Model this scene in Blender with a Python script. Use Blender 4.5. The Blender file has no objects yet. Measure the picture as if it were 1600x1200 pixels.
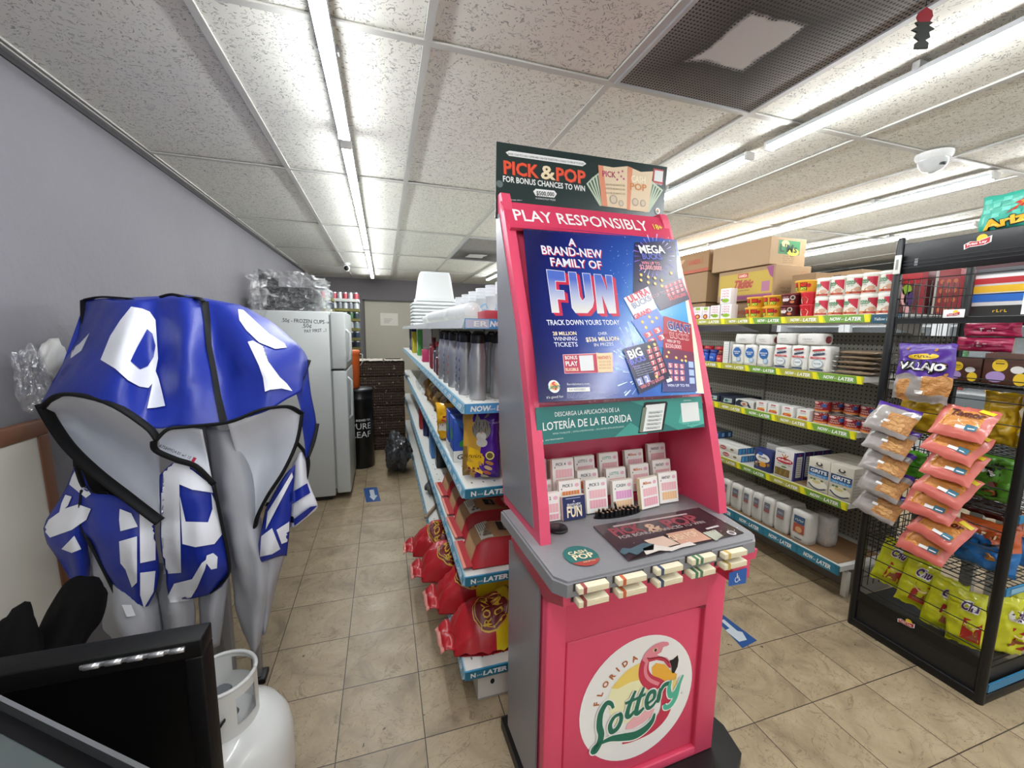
import bpy, bmesh, math, random
from mathutils import Matrix, Vector, noise
from mathutils.bvhtree import BVHTree
random.seed(7)
PI = math.pi
scene = bpy.context.scene
col = scene.collection

# ------------------------------------------------------------------ camera
CAM = Vector((0.0, 0.0, 1.49))
FPX = 637.0                                  # focal length in pixels of the 1600 x 1200 frame
RC = Matrix(((0.95389472, 0.02534116, -0.29906969),
             (-0.29980459, 0.12763958, -0.94542337),
             (0.01421501, 0.99149683, 0.12935211)))
cd = bpy.data.cameras.new('camera')
cam = bpy.data.objects.new('camera', cd)
col.objects.link(cam)
cam.matrix_world = Matrix.Translation(CAM) @ RC.to_4x4()
cd.sensor_fit = 'HORIZONTAL'
cd.sensor_width = 36.0
cd.lens = 36.0 * FPX / 1600.0
cd.clip_start = 0.02
scene.camera = cam

# ------------------------------------------------------------------ daylight through the open shop front, exposure
world = bpy.data.worlds.new('world')
scene.world = world
world.use_nodes = True
world.node_tree.nodes['Background'].inputs[0].default_value = (0.95, 0.97, 1.0, 1)
world.node_tree.nodes['Background'].inputs[1].default_value = 1.2
scene.view_settings.view_transform = 'Standard'
scene.view_settings.look = 'None'
scene.view_settings.gamma = 1.0
scene.view_settings.use_curve_mapping = False
scene.view_settings.exposure = 0.0
TUBE_POWER = 62.0

# ------------------------------------------------------------------ photo point -> place
def ray(px, py):
    return RC @ Vector(((px - 800.0) / FPX, -(py - 600.0) / FPX, -1.0))
def aty(px, py, y):
    d = ray(px, py); return CAM + d * (y / d.y)
def atx(px, py, x):
    d = ray(px, py); return CAM + d * (x / d.x)
def atz(px, py, z):
    d = ray(px, py); return CAM + d * ((z - CAM.z) / d.z)
def on_plane(px, py, M):
    """2-D point, in the frame M, where the sight line meets the frame's own plane"""
    d = ray(px, py); n = M.col[2].xyz; o = M.col[3].xyz
    t = (o - CAM).dot(n) / d.dot(n)
    q = CAM + d * t - o
    return Vector((q.dot(M.col[0].xyz), q.dot(M.col[1].xyz)))
def frame(o, xa, ya):
    x = Vector(xa).normalized(); y = Vector(ya); y = (y - x * y.dot(x)).normalized(); z = x.cross(y)
    m = Matrix.Identity(4)
    for i in range(3):
        m[i][0] = x[i]; m[i][1] = y[i]; m[i][2] = z[i]; m[i][3] = o[i]
    return m

# ------------------------------------------------------------------ materials
def lin(h):
    h = h.lstrip('#')
    o = []
    for i in (0, 2, 4):
        c = int(h[i:i + 2], 16) / 255.0
        o.append(c / 12.92 if c <= 0.04045 else ((c + 0.055) / 1.055) ** 2.4)
    return (o[0], o[1], o[2], 1.0)
_mats = {}
def mat(hexcol, rough=0.5, metal=0.0, coat=0.0, bump=0.0, bscale=60.0, var=0.0, vscale=8.0, alpha=None, spec=0.5):
    key = (hexcol, rough, metal, coat, bump, bscale, var, vscale, alpha, spec)
    if key in _mats: return _mats[key]
    m = bpy.data.materials.new('surface_' + hexcol.strip('#')); m.use_nodes = True
    nt = m.node_tree; b = nt.nodes['Principled BSDF']
    b.inputs['Base Color'].default_value = lin(hexcol)
    b.inputs['Roughness'].default_value = rough
    b.inputs['Metallic'].default_value = metal
    b.inputs['Coat Weight'].default_value = coat
    b.inputs['Specular IOR Level'].default_value = spec
    m.diffuse_color = lin(hexcol)
    if alpha is not None: b.inputs['Alpha'].default_value = alpha
    if bump or var:
        tc = nt.nodes.new('ShaderNodeTexCoord')
    if var:
        n = nt.nodes.new('ShaderNodeTexNoise'); n.inputs['Scale'].default_value = vscale; n.inputs['Detail'].default_value = 5
        nt.links.new(tc.outputs['Object'], n.inputs['Vector'])
        mx = nt.nodes.new('ShaderNodeMix'); mx.data_type = 'RGBA'
        c = lin(hexcol)
        mx.inputs[6].default_value = tuple(x * (1 - var) for x in c[:3]) + (1,)
        mx.inputs[7].default_value = tuple(min(1, x * (1 + var)) for x in c[:3]) + (1,)
        nt.links.new(n.outputs[0], mx.inputs[0]); nt.links.new(mx.outputs[2], b.inputs['Base Color'])
    if bump:
        n2 = nt.nodes.new('ShaderNodeTexNoise'); n2.inputs['Scale'].default_value = bscale; n2.inputs['Detail'].default_value = 4
        nt.links.new(tc.outputs['Object'], n2.inputs['Vector'])
        bp = nt.nodes.new('ShaderNodeBump'); bp.inputs['Strength'].default_value = bump; bp.inputs['Distance'].default_value = 0.01
        nt.links.new(n2.outputs[0], bp.inputs['Height']); nt.links.new(bp.outputs[0], b.inputs['Normal'])
    _mats[key] = m
    return m
class G:
    """small node-graph writer"""
    def __init__(s, name):
        s.m = bpy.data.materials.new(name); s.m.use_nodes = True; s.nt = s.m.node_tree; s.b = s.nt.nodes['Principled BSDF']
    def n(s, t, **kw):
        x = s.nt.nodes.new('ShaderNode' + t)
        for k, v in kw.items():
            if k.startswith('i_'):
                k = k[2:]; k = int(k) if k.isdigit() else k.replace('_', ' ')
                if hasattr(v, 'is_output'): s.nt.links.new(v, x.inputs[k])
                else: x.inputs[k].default_value = v
            else: setattr(x, k, v)
        return x
    def math(s, op, a, b=0.0, c=0.0):
        return s.n('Math', operation=op, i_0=a, i_1=b, i_2=c).outputs[0]
    def ramp(s, f, stops):
        r = s.n('ValToRGB', i_0=f); e = r.color_ramp.elements
        e[0].position, e[0].color = stops[0]; e[1].position, e[1].color = stops[-1]
        for p, c in stops[1:-1]:
            q = e.new(p); q.color = c
        return r.outputs[0]
    def mix(s, f, a, b, mode='MIX'):
        x = s.n('Mix', data_type='RGBA', blend_type=mode)
        for k, v in ((0, f), (6, a), (7, b)):
            if hasattr(v, 'is_output'): s.nt.links.new(v, x.inputs[k])
            else: x.inputs[k].default_value = v
        return x.outputs[2]
    def set(s, k, v):
        if hasattr(v, 'is_output'): s.nt.links.new(v, s.b.inputs[k])
        else: s.b.inputs[k].default_value = v
    def bump(s, h, st=0.3, d=0.01):
        s.set('Normal', s.n('Bump', i_Strength=st, i_Distance=d, i_Height=h).outputs[0])

def floor_material():
    g = G('beige_floor_tile'); pos = g.n('NewGeometry').outputs['Position']
    sp = g.n('SeparateXYZ', i_0=pos)
    T = 0.3055
    fx = g.math('DIVIDE', g.math('SUBTRACT', sp.outputs[0], 0.111), T); fy = g.math('DIVIDE', g.math('SUBTRACT', sp.outputs[1], 1.348), T)
    def edge(f):
        a = g.math('FRACT', f); return g.math('MINIMUM', a, g.math('SUBTRACT', 1.0, a))
    e = g.math('MINIMUM', edge(fx), edge(fy))
    grout = g.math('LESS_THAN', e, 0.0062)
    cell = g.n('CombineXYZ', i_0=g.math('FLOOR', fx), i_1=g.math('FLOOR', fy))
    wn = g.n('TexWhiteNoise', noise_dimensions='3D', i_Vector=cell.outputs[0])
    off = g.n('VectorMath', operation='MULTIPLY_ADD', i_0=wn.outputs['Color'], i_1=(9, 9, 9), i_2=pos)
    n1 = g.n('TexNoise', i_Vector=off.outputs[0], i_Scale=4.0, i_Detail=6.0, i_Roughness=0.62, i_Distortion=1.2)
    base = g.ramp(n1.outputs[0], [(0.3, lin('80705A')), (0.5, lin('A08E72')), (0.72, lin('AF9E82'))])
    n2 = g.n('TexNoise', i_Vector=off.outputs[0], i_Scale=5.5, i_Detail=5.0, i_Distortion=2.2)
    vein = g.math('ABSOLUTE', g.math('SUBTRACT', n2.outputs[0], 0.5))
    n6 = g.n('TexNoise', i_Vector=off.outputs[0], i_Scale=11.0, i_Detail=4.0, i_Distortion=3.0)
    vb = g.math('MULTIPLY', g.math('LESS_THAN', g.math('ABSOLUTE', g.math('SUBTRACT', n6.outputs[0], 0.5)), 0.007), g.math('GREATER_THAN', n1.outputs[0], 0.5))
    vm = g.math('MULTIPLY', g.math('MAXIMUM', g.math('LESS_THAN', vein, 0.007), vb), 0.45)
    c = g.mix(vm, base, lin('5C4D3A'))
    n3 = g.n('TexNoise', i_Vector=pos, i_Scale=1.1, i_Detail=6.0, i_Roughness=0.7)
    dirt = g.ramp(n3.outputs[0], [(0.52, (0, 0, 0, 1)), (0.75, (0.4, 0.4, 0.4, 1))])
    c = g.mix(dirt, c, lin('7A6A55'))
    n5 = g.n('TexNoise', i_Vector=pos, i_Scale=22.0, i_Detail=3.0)
    c = g.mix(g.math('MULTIPLY', g.math('GREATER_THAN', n5.outputs[0], 0.735), 0.8), c, lin('2E261E'))
    c = g.mix(grout, c, lin('3A3027'))
    g.set('Base Color', c)
    n4 = g.n('TexNoise', i_Vector=pos, i_Scale=9.0, i_Detail=4.0)
    g.set('Roughness', g.math('MULTIPLY_ADD', n4.outputs[0], 0.3, 0.24))
    g.bump(g.math('SUBTRACT', n2.outputs[0], g.math('MULTIPLY', grout, 1.0)), 0.12, 0.004)
    return g.m
def ceiling_material():
    g = G('fissured_ceiling_tile'); pos = g.n('NewGeometry').outputs['Position']
    w = g.n('TexNoise', i_Vector=pos, i_Scale=17.0, i_Detail=2.0)
    p2 = g.n('VectorMath', operation='MULTIPLY_ADD', i_0=w.outputs['Color'], i_1=(0.12, 0.12, 0.12), i_2=pos)
    v = g.n('TexVoronoi', feature='F1', i_Vector=g.n('Mapping', i_0=p2.outputs[0], i_Scale=(58, 150, 1)).outputs[0], i_Scale=1.0)
    v2 = g.n('TexVoronoi', feature='F1', i_Vector=g.n('Mapping', i_0=p2.outputs[0], i_Scale=(170, 70, 1)).outputs[0], i_Scale=1.0)
    n = g.n('TexNoise', i_Vector=pos, i_Scale=60.0)
    a = g.math('LESS_THAN', v.outputs[0], 0.30); b = g.math('LESS_THAN', v2.outputs[0], 0.27)
    h = g.math('MULTIPLY', g.math('MAXIMUM', a, b), g.math('GREATER_THAN', n.outputs[0], 0.47))
    st = g.n('TexNoise', i_Vector=pos, i_Scale=0.8, i_Detail=3.0)
    c = g.mix(st.outputs[0], lin('EDECE2'), lin('E2E0D5'))
    c = g.mix(g.math('MULTIPLY', h, 0.6), c, lin('5E5C58'))
    g.set('Base Color', c); g.set('Roughness', 0.95); g.bump(g.math('MULTIPLY', h, -1.0), 0.5, 0.004)
    return g.m
def stucco_material(hexcol, nm, sc=26.0, st=0.35):
    g = G(nm); pos = g.n('NewGeometry').outputs['Position']
    n = g.n('TexNoise', i_Vector=pos, i_Scale=sc, i_Detail=7.0, i_Roughness=0.6)
    n2 = g.n('TexNoise', i_Vector=pos, i_Scale=1.5, i_Detail=4.0)
    c = lin(hexcol)
    g.set('Base Color', g.mix(n2.outputs[0], tuple(x * 0.86 for x in c[:3]) + (1,), tuple(min(1, x * 1.1) for x in c[:3]) + (1,)))
    g.set('Roughness', 0.85); g.bump(n.outputs[0], st, 0.015)
    return g.m
def grille_material():
    g = G('dusty_perforated_grille'); pos = g.n('NewGeometry').outputs['Position']; sp = g.n('SeparateXYZ', i_0=pos)
    k = 0.0115
    def cell(o):
        f = g.math('FRACT', g.math('DIVIDE', o, k)); return g.math('SUBTRACT', f, 0.5)
    hx, hy = cell(sp.outputs[0]), cell(sp.outputs[1])
    hole = g.math('LESS_THAN', g.math('ADD', g.math('MULTIPLY', hx, hx), g.math('MULTIPLY', hy, hy)), 0.085)
    n = g.n('TexNoise', i_Vector=pos, i_Scale=7.0, i_Detail=4.0)
    dx = g.math('ABSOLUTE', g.math('SUBTRACT', sp.outputs[0], 1.03)); dy = g.math('ABSOLUTE', g.math('SUBTRACT', g.math('MODULO', sp.outputs[1], 3.66), 1.04))
    d = g.math('ADD', g.math('MAXIMUM', g.math('SUBTRACT', dx, 0.085), g.math('SUBTRACT', dy, 0.095)), g.math('MULTIPLY', g.math('SUBTRACT', n.outputs[0], 0.5), 0.09))
    soot = g.ramp(d, [(0.0, lin('C9C8C6')), (0.018, lin('3A3633')), (0.10, lin('67625D')), (0.3, lin('A5A19C'))])
    clean = g.math('LESS_THAN', d, 0.006)
    c = g.mix(g.math('MULTIPLY', hole, g.math('SUBTRACT', 1.0, clean)), soot, lin('12100F'))
    g.set('Base Color', c); g.set('Roughness', 0.7)
    return g.m
def peg_material():
    g = G('pegboard_panel'); pos = g.n('NewGeometry').outputs['Position']; sp = g.n('SeparateXYZ', i_0=pos)
    k = 0.0254
    def cell(o): return g.math('SUBTRACT', g.math('FRACT', g.math('DIVIDE', o, k)), 0.5)
    hx, hy = cell(sp.outputs[1]), cell(sp.outputs[2])
    hole = g.math('LESS_THAN', g.math('ADD', g.math('MULTIPLY', hx, hx), g.math('MULTIPLY', hy, hy)), 0.032)
    n = g.n('TexNoise', i_Vector=pos, i_Scale=3.0, i_Detail=4.0)
    c = g.mix(n.outputs[0], lin('8D8A7E'), lin('A19E92'))
    g.set('Base Color', g.mix(hole, c, lin('161412'))); g.set('Roughness', 0.6)
    return g.m
def emit_material(nm, c, st):
    g = G(nm); g.set('Base Color', (1, 1, 1, 1)); g.set('Emission Color', c); g.set('Emission Strength', st); return g.m
def film_material(nm, tint, op):
    """thin clear plastic: mostly see-through, with glossy crinkles"""
    g = G(nm); tr = g.n('BsdfTransparent'); mx = g.n('MixShader'); gl = g.n('BsdfGlossy', i_Color=tint, i_Roughness=0.12); df = g.n('BsdfDiffuse', i_Color=tint); m2 = g.n('MixShader', i_0=0.22)
    n = g.n('TexNoise', i_Vector=g.n('TexCoord').outputs['Object'], i_Scale=24.0, i_Detail=4.0, i_Distortion=1.5)
    bp = g.n('Bump', i_Strength=0.8, i_Distance=0.01, i_Height=n.outputs[0])
    g.nt.links.new(bp.outputs[0], gl.inputs['Normal']); g.nt.links.new(gl.outputs[0], m2.inputs[1]); g.nt.links.new(df.outputs[0], m2.inputs[2])
    f = g.math('MULTIPLY', g.math('POWER', n.outputs[0], 2.0), op)
    g.nt.links.new(f, mx.inputs[0]); g.nt.links.new(tr.outputs[0], mx.inputs[1]); g.nt.links.new(m2.outputs[0], mx.inputs[2])
    g.nt.links.new(mx.outputs[0], g.nt.nodes['Material Output'].inputs[0]); return g.m

# ------------------------------------------------------------------ object helpers
WM = {}; KIDS = {}
def _props(o, label=None, cat=None, group=None, kind=None):
    if label: o['label'] = label
    if cat: o['category'] = cat
    if group: o['group'] = group
    if kind: o['kind'] = kind
def thing(name, label, cat, loc=(0, 0, 0), rot=0.0, group=None):
    o = bpy.data.objects.new(name, None); col.objects.link(o)
    if not isinstance(rot, (tuple, list)): rot = (0, 0, rot)
    o.location = loc; o.rotation_euler = rot; o.empty_display_size = 0.05
    _props(o, label, cat, group)
    from mathutils import Euler
    WM[o.name] = Matrix.Translation(Vector(loc)) @ Euler(rot).to_matrix().to_4x4(); KIDS[o.name] = []
    return o
def dup(root, loc, rot=None, label=None, group=None):
    r = root.copy(); col.objects.link(r); r.location = loc
    if rot is not None: r.rotation_euler = rot if isinstance(rot, (tuple, list)) else (0, 0, rot)
    if label: r['label'] = label
    if group: r['group'] = group
    KIDS[r.name] = []; WM[r.name] = Matrix.Translation(Vector(loc))
    for ch in KIDS.get(root.name, []):
        c = ch.copy(); col.objects.link(c); c.parent = r; KIDS[r.name].append(c); KIDS[c.name] = []; WM[c.name] = WM[r.name]
        for g2 in KIDS.get(ch.name, []):
            d = g2.copy(); col.objects.link(d); d.parent = c; KIDS[c.name].append(d)
    return r
_text = {}
def text_mesh(s, bold=0.0):
    k = (s, bold)
    if k in _text: return _text[k]
    cu = bpy.data.curves.new('t', 'FONT'); cu.body = s; cu.size = 1.0; cu.offset = bold; cu.resolution_u = 2; cu.fill_mode = 'FRONT'
    o = bpy.data.objects.new('t', cu); col.objects.link(o)
    dg = bpy.context.evaluated_depsgraph_get(); dg.update()
    me = o.evaluated_get(dg).to_mesh()
    v = [p.co.copy() for p in me.vertices]; f = [tuple(q.vertices) for q in me.polygons]
    o.evaluated_get(dg).to_mesh_clear(); bpy.data.objects.remove(o); bpy.data.curves.remove(cu)
    if v:
        x0 = min(p.x for p in v); x1 = max(p.x for p in v); y1 = max(p.y for p in v)
        v = [((p.x - x0), p.y) for p in v]; w = x1 - x0
    else: w = 1; y1 = 1
    _text[k] = (v, f, w); return _text[k]
CAPH = 0.70                                   # cap height of the built-in font at size 1
class MB:
    """gathers faces of one part; build() links them as ONE mesh object"""
    def __init__(s): s.v = []; s.f = []; s.mi = []; s.sm = []; s.mats = []; s.M = None; s.warp = None
    def add(s, vs, fs, m, smooth=False):
        if m not in s.mats: s.mats.append(m)
        k = s.mats.index(m); b = len(s.v)
        for p in vs:
            p = Vector(p)
            if s.warp: p = Vector(s.warp(p.x, p.y, p.z))
            if s.M is not None: p = s.M @ p
            s.v.append(p)
        for q in fs:
            s.f.append(tuple(b + i for i in q)); s.mi.append(k); s.sm.append(smooth)
        return s
    def box(s, c, d, m, bev=0.0, seg=2, smooth=None):
        if bev:
            bm = bmesh.new(); bmesh.ops.create_cube(bm, size=1)
            for v in bm.verts: v.co = Vector((v.co.x * d[0] + c[0], v.co.y * d[1] + c[1], v.co.z * d[2] + c[2]))
            bmesh.ops.bevel(bm, geom=bm.edges[:], offset=min(bev, min(d) * 0.49), segments=seg, affect='EDGES', profile=0.5)
            bm.verts.index_update(); s.add([v.co for v in bm.verts], [[v.index for v in f.verts] for f in bm.faces], m, seg > 1 if smooth is None else smooth); bm.free(); return s
        x, y, z = c; a, b, e = d[0] / 2, d[1] / 2, d[2] / 2
        vs = [(x + i * a, y + j * b, z + k * e) for k in (-1, 1) for j in (-1, 1) for i in (-1, 1)]
        return s.add(vs, [(0, 2, 3, 1), (4, 5, 7, 6), (0, 1, 5, 4), (2, 6, 7, 3), (0, 4, 6, 2), (1, 3, 7, 5)], m)
    def prism(s, poly, h0, h1, m, axis='z', smooth=False):
        n = len(poly)
        def P(p, h): return {'z': (p[0], p[1], h), 'x': (h, p[0], p[1]), 'y': (p[0], h, p[1])}[axis]
        vs = [P(p, h0) for p in poly] + [P(p, h1) for p in poly]
        fs = [tuple(range(n))[::-1], tuple(range(n, 2 * n))] + [(i, (i + 1) % n, n + (i + 1) % n, n + i) for i in range(n)]
        return s.add(vs, fs, m, smooth)
    def hull(s, pts, m):
        bm = bmesh.new()
        for p in pts: bm.verts.new(p)
        bmesh.ops.convex_hull(bm, input=bm.verts[:]); bm.verts.index_update()
        s.add([v.co for v in bm.verts], [[v.index for v in f.verts] for f in bm.faces], m); bm.free(); return s
    def lathe(s, prof, m, n=20, c=(0, 0, 0), cap=True, ms=None, smooth=True):
        vs = []; fs = {}
        for r, z in prof:
            for i in range(n):
                a = 2 * PI * i / n; vs.append((c[0] + r * math.cos(a), c[1] + r * math.sin(a), c[2] + z))
        for j in range(len(prof) - 1):
            mm = ms[j] if ms else m
            fs.setdefault(mm, [])
            for i in range(n):
                k = (i + 1) % n; fs[mm].append((j * n + i, j * n + k, (j + 1) * n + k, (j + 1) * n + i))
        b = list(vs)
        for mm, q in fs.items(): s.add(b, q, mm, smooth)
        if cap:
            s.add(b[:n], [tuple(range(n))[::-1]], ms[0] if ms else m); s.add(b[-n:], [tuple(range(n))], ms[-1] if ms else m)
        return s
    def tube(s, path, r, m, n=8, flat=None, cap=True):
        P = [Vector(p) for p in path]; vs = []; up = None
        for i, p in enumerate(P):
            t = (P[min(i + 1, len(P) - 1)] - P[max(i - 1, 0)]).normalized()
            if up is None: up = Vector((0, 0, 1)) if abs(t.z) < 0.9 else Vector((1, 0, 0))
            a = t.cross(up).normalized(); up = a.cross(t).normalized()
            rr = r[i] if isinstance(r, (list, tuple)) else r
            for k in range(n):
                an = 2 * PI * k / n; vs.append(p + a * (math.cos(an) * rr) + up * (math.sin(an) * (rr if flat is None else flat)))
        fs = [(i * n + k, i * n + (k + 1) % n, (i + 1) * n + (k + 1) % n, (i + 1) * n + k) for i in range(len(P) - 1) for k in range(n)]
        if cap: fs += [tuple(range(n))[::-1], tuple(range((len(P) - 1) * n, len(P) * n))]
        return s.add(vs, fs, m, n > 4)
    def bar(s, a, b, w, h, m):
        """rectangular bar from a to b; w across, h upward"""
        a = Vector(a); b = Vector(b); t = (b - a).normalized(); up = Vector((0, 0, 1)) if abs(t.z) < 0.95 else Vector((0, 1, 0))
        x = t.cross(up).normalized() * w / 2; u = x.normalized().cross(t) * h / 2
        vs = [p + i * x + j * u for p in (a, b) for i, j in ((-1, -1), (1, -1), (1, 1), (-1, 1))]
        return s.add(vs, [(3, 2, 1, 0), (4, 5, 6, 7)] + [(i, (i + 1) % 4, 4 + (i + 1) % 4, 4 + i) for i in range(4)], m)
    def grid(s, rows, mf, smooth=True, closed=False):
        nr, nc = len(rows), len(rows[0]); vs = [p for r in rows for p in r]; by = {}
        for i in range(nr - 1):
            for j in range(nc if closed else nc - 1):
                k = (j + 1) % nc; mm = mf(i, j) if callable(mf) else mf
                by.setdefault(mm, []).append((i * nc + j, i * nc + k, (i + 1) * nc + k, (i + 1) * nc + j))
        for mm, q in by.items(): s.add(vs, q, mm, smooth)
        return s
    # flat drawing in the x-y plane of the current frame / warp
    def poly(s, pts, m, l=1):
        pts = [Vector((p[0], p[1])) for p in pts]
        from mathutils.geometry import tessellate_polygon
        tri = tessellate_polygon([[Vector((p.x, p.y, 0)) for p in pts]])
        fs = []
        for t in tri:
            a, b, c = (pts[i] for i in t)
            fs.append(tuple(t) if (b - a).cross(c - a) > 0 else tuple(t)[::-1])
        return s.add([(p.x, p.y, l * 0.0006) for p in pts], fs, m)
    def rect(s, x0, y0, x1, y1, m, l=1, n=1):
        k = max(1, n); vs = []
        for i in range(k + 1):
            x = x0 + (x1 - x0) * i / k; vs += [(x, y0, l * 0.0006), (x, y1, l * 0.0006)]
        return s.add(vs, [(2 * i, 2 * i + 2, 2 * i + 3, 2 * i + 1) for i in range(k)], m)
    def disc(s, cx, cy, rx, ry, m, l=1, n=20, rot=0.0):
        c, q = math.cos(rot), math.sin(rot)
        if s.warp and max(rx, ry) > .015:          # on curved surfaces the disc is built of rings, so that it hugs them
            K = 7; vs = [(cx, cy, l * 0.0006)]
            for k in range(1, K + 1):
                for i in range(n):
                    a, e = rx * k / K * math.cos(2 * PI * i / n), ry * k / K * math.sin(2 * PI * i / n); vs.append((cx + c * a - q * e, cy + q * a + c * e, l * 0.0006))
            fs = [(0, 1 + i, 1 + (i + 1) % n) for i in range(n)]
            for k in range(K - 1): o = 1 + k * n; fs += [(o + i, o + n + i, o + n + (i + 1) % n, o + (i + 1) % n) for i in range(n)]
            return s.add(vs, fs, m, True)
        return s.poly([(cx + c * rx * math.cos(2 * PI * i / n) - q * ry * math.sin(2 * PI * i / n), cy + q * rx * math.cos(2 * PI * i / n) + c * ry * math.sin(2 * PI * i / n)) for i in range(n)], m, l)
    def stroke(s, pts, w, m, l=1, sub=5):
        P = spline([Vector((p[0], p[1], 0)) for p in pts], sub) if sub > 1 else [Vector((p[0], p[1], 0)) for p in pts]
        n = len(P); vs = []
        for i, p in enumerate(P):
            t = (P[min(i + 1, n - 1)] - P[max(i - 1, 0)]); t = t.normalized() if t.length > 1e-9 else Vector((1, 0, 0))
            ww = w if not isinstance(w, (list, tuple)) else w[0] + (w[1] - w[0]) * (math.sin(PI * i / (n - 1)))
            nn = Vector((-t.y, t.x, 0)) * ww / 2
            vs += [(p.x - nn.x, p.y - nn.y, l * 0.0006), (p.x + nn.x, p.y + nn.y, l * 0.0006)]
        return s.add(vs, [(2 * i, 2 * i + 2, 2 * i + 3, 2 * i + 1) for i in range(n - 1)], m)
    def text(s, t, x, y, h, m, w=None, l=2, bold=0.0, al='c', shear=0.0, rot=0.0, h2=None):
        """text with cap height h; baseline at y; fitted to width w when given"""
        v, f, tw = text_mesh(t, bold)
        k = h / CAPH; kx = (w / tw) if w else k; W = tw * kx
        x0 = {'c': x - W / 2, 'l': x, 'r': x - W}[al]
        c, q = math.cos(rot), math.sin(rot); out = []
        for a, b in v:
            lx = x0 - x + a * kx + b * k * shear; ly = b * (k if h2 is None else (h + (h2 - h) * a / tw) / CAPH)
            out.append((x + c * lx - q * ly, y + q * lx + c * ly, l * 0.0006))
        return s.add(out, f, m)
    def scrib(s, t, x, y, h, m, w=None, l=2, bold=0.0, al='c', shear=0.0, rot=0.0):
        """print too small or blurred to read: one short stroke or ring per letter"""
        W = w or t * h * .7; st = W / max(1, t); x0 = {'c': -W / 2, 'l': 0, 'r': -W}[al]; c, q = math.cos(rot), math.sin(rot)
        for i in range(t):
            if t > 9 and i % 6 == 5: continue
            a = x0 + st * i + st * .12; e = a + st * .7; hh = h * (.7, 1, .78, .9)[i % 4]; k = hh * shear + .0
            for P in ([(a, 0), (a + st * .25, 0), (a + st * .25 + k, hh), (a + k, hh)], [(a, 0), (e, 0), (e, h * .24), (a, h * .24)] if i % 2 else [(a + k, hh * .76), (e + k, hh * .76), (e + k, hh), (a + k, hh)]):
                s.add([(x + c * u - q * v, y + q * u + c * v, l * 0.0006) for u, v in P], [(0, 1, 2, 3)], m)
        return s
    def ptext(s, t, p0, p1, hpx, m, l=2, bold=0.0, shear=0.0):
        """text whose baseline runs from photo point p0 to p1 in the current frame's plane"""
        a = on_plane(*p0, s.M); b = on_plane(*p1, s.M); u = on_plane(p0[0], p0[1] - hpx, s.M); u2 = on_plane(p1[0], p1[1] - hpx, s.M)
        d = b - a
        return s.text(t, a.x, a.y, (u - a).length, m, w=d.length, l=l, bold=bold, al='l', rot=math.atan2(d.y, d.x), shear=shear)
    def ppoly(s, pts, m, l=1):
        return s.poly([on_plane(*p, s.M) for p in pts], m, l)
    def build(s, name, parent=None, loc=None, label=None, cat=None, group=None, kind=None, local=False, solid=0.0):
        me = bpy.data.meshes.new(name)
        inv = None
        if not local:
            if parent is not None: inv = WM[parent.name].inverted()
            elif loc is not None: inv = Matrix.Translation(-Vector(loc))
        vs = [(inv @ p) if inv is not None else p for p in s.v]
        me.from_pydata([tuple(p) for p in vs], [], s.f)
        for m in s.mats: me.materials.append(m)
        me.polygons.foreach_set('material_index', s.mi); me.polygons.foreach_set('use_smooth', s.sm)
        me.update()
        o = bpy.data.objects.new(name, me); col.objects.link(o); KIDS[o.name] = []
        if parent is not None:
            o.parent = parent; KIDS[parent.name].append(o); WM[o.name] = WM[parent.name]
        else:
            o.location = loc or (0, 0, 0); WM[o.name] = Matrix.Translation(Vector(loc or (0, 0, 0)))
        if solid:
            md = o.modifiers.new('thickness', 'SOLIDIFY'); md.thickness = solid; md.offset = -1
        _props(o, label, cat, group, kind)
        return o
def spline(P, sub):
    P = [Vector(p) for p in P]
    if len(P) < 3: return [P[0].lerp(P[-1], i / sub) for i in range(sub + 1)]
    out = []
    for i in range(len(P) - 1):
        a = P[max(i - 1, 0)]; b = P[i]; c = P[i + 1]; d = P[min(i + 2, len(P) - 1)]
        for k in range(sub):
            t = k / sub
            out.append(0.5 * ((2 * b) + (c - a) * t + (2 * a - 5 * b + 4 * c - d) * t * t + (3 * b - a - 3 * c + d) * t ** 3))
    out.append(P[-1]); return out
def patch(rows, su=5, sv=5):
    """smooth grid through control rows"""
    R = [spline(r, su) for r in rows]; C = [spline([r[j] for r in R], sv) for j in range(len(R[0]))]
    return [[C[j][i] for j in range(len(C))] for i in range(len(C[0]))]
FR = frame((0, 0, 0), (1, 0, 0), (0, 0, 1))    # front face frame: x right, y up, looking along +y
def front(mb, d): mb.M = Matrix.Translation((0, -d / 2, 0)) @ FR; return mb
def side_r(mb, w): mb.M = Matrix.Translation((w / 2, 0, 0)) @ frame((0, 0, 0), (0, 1, 0), (0, 0, 1)); return mb
def topf(mb, h): mb.M = Matrix.Translation((0, 0, h)); return mb
def wrap(mb, r):
    """drawing wraps a can of radius r, centred on its front"""
    mb.M = None
    mb.warp = lambda x, y, z: ((r + z) * math.sin(x / r), -(r + z) * math.cos(x / r), y)
    return mb
ORD = ['nearest', 'second nearest', 'third nearest', 'fourth nearest', 'fifth nearest', 'sixth nearest', 'seventh nearest', 'eighth nearest', 'ninth nearest', 'tenth nearest', 'eleventh nearest', 'twelfth nearest']
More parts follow.
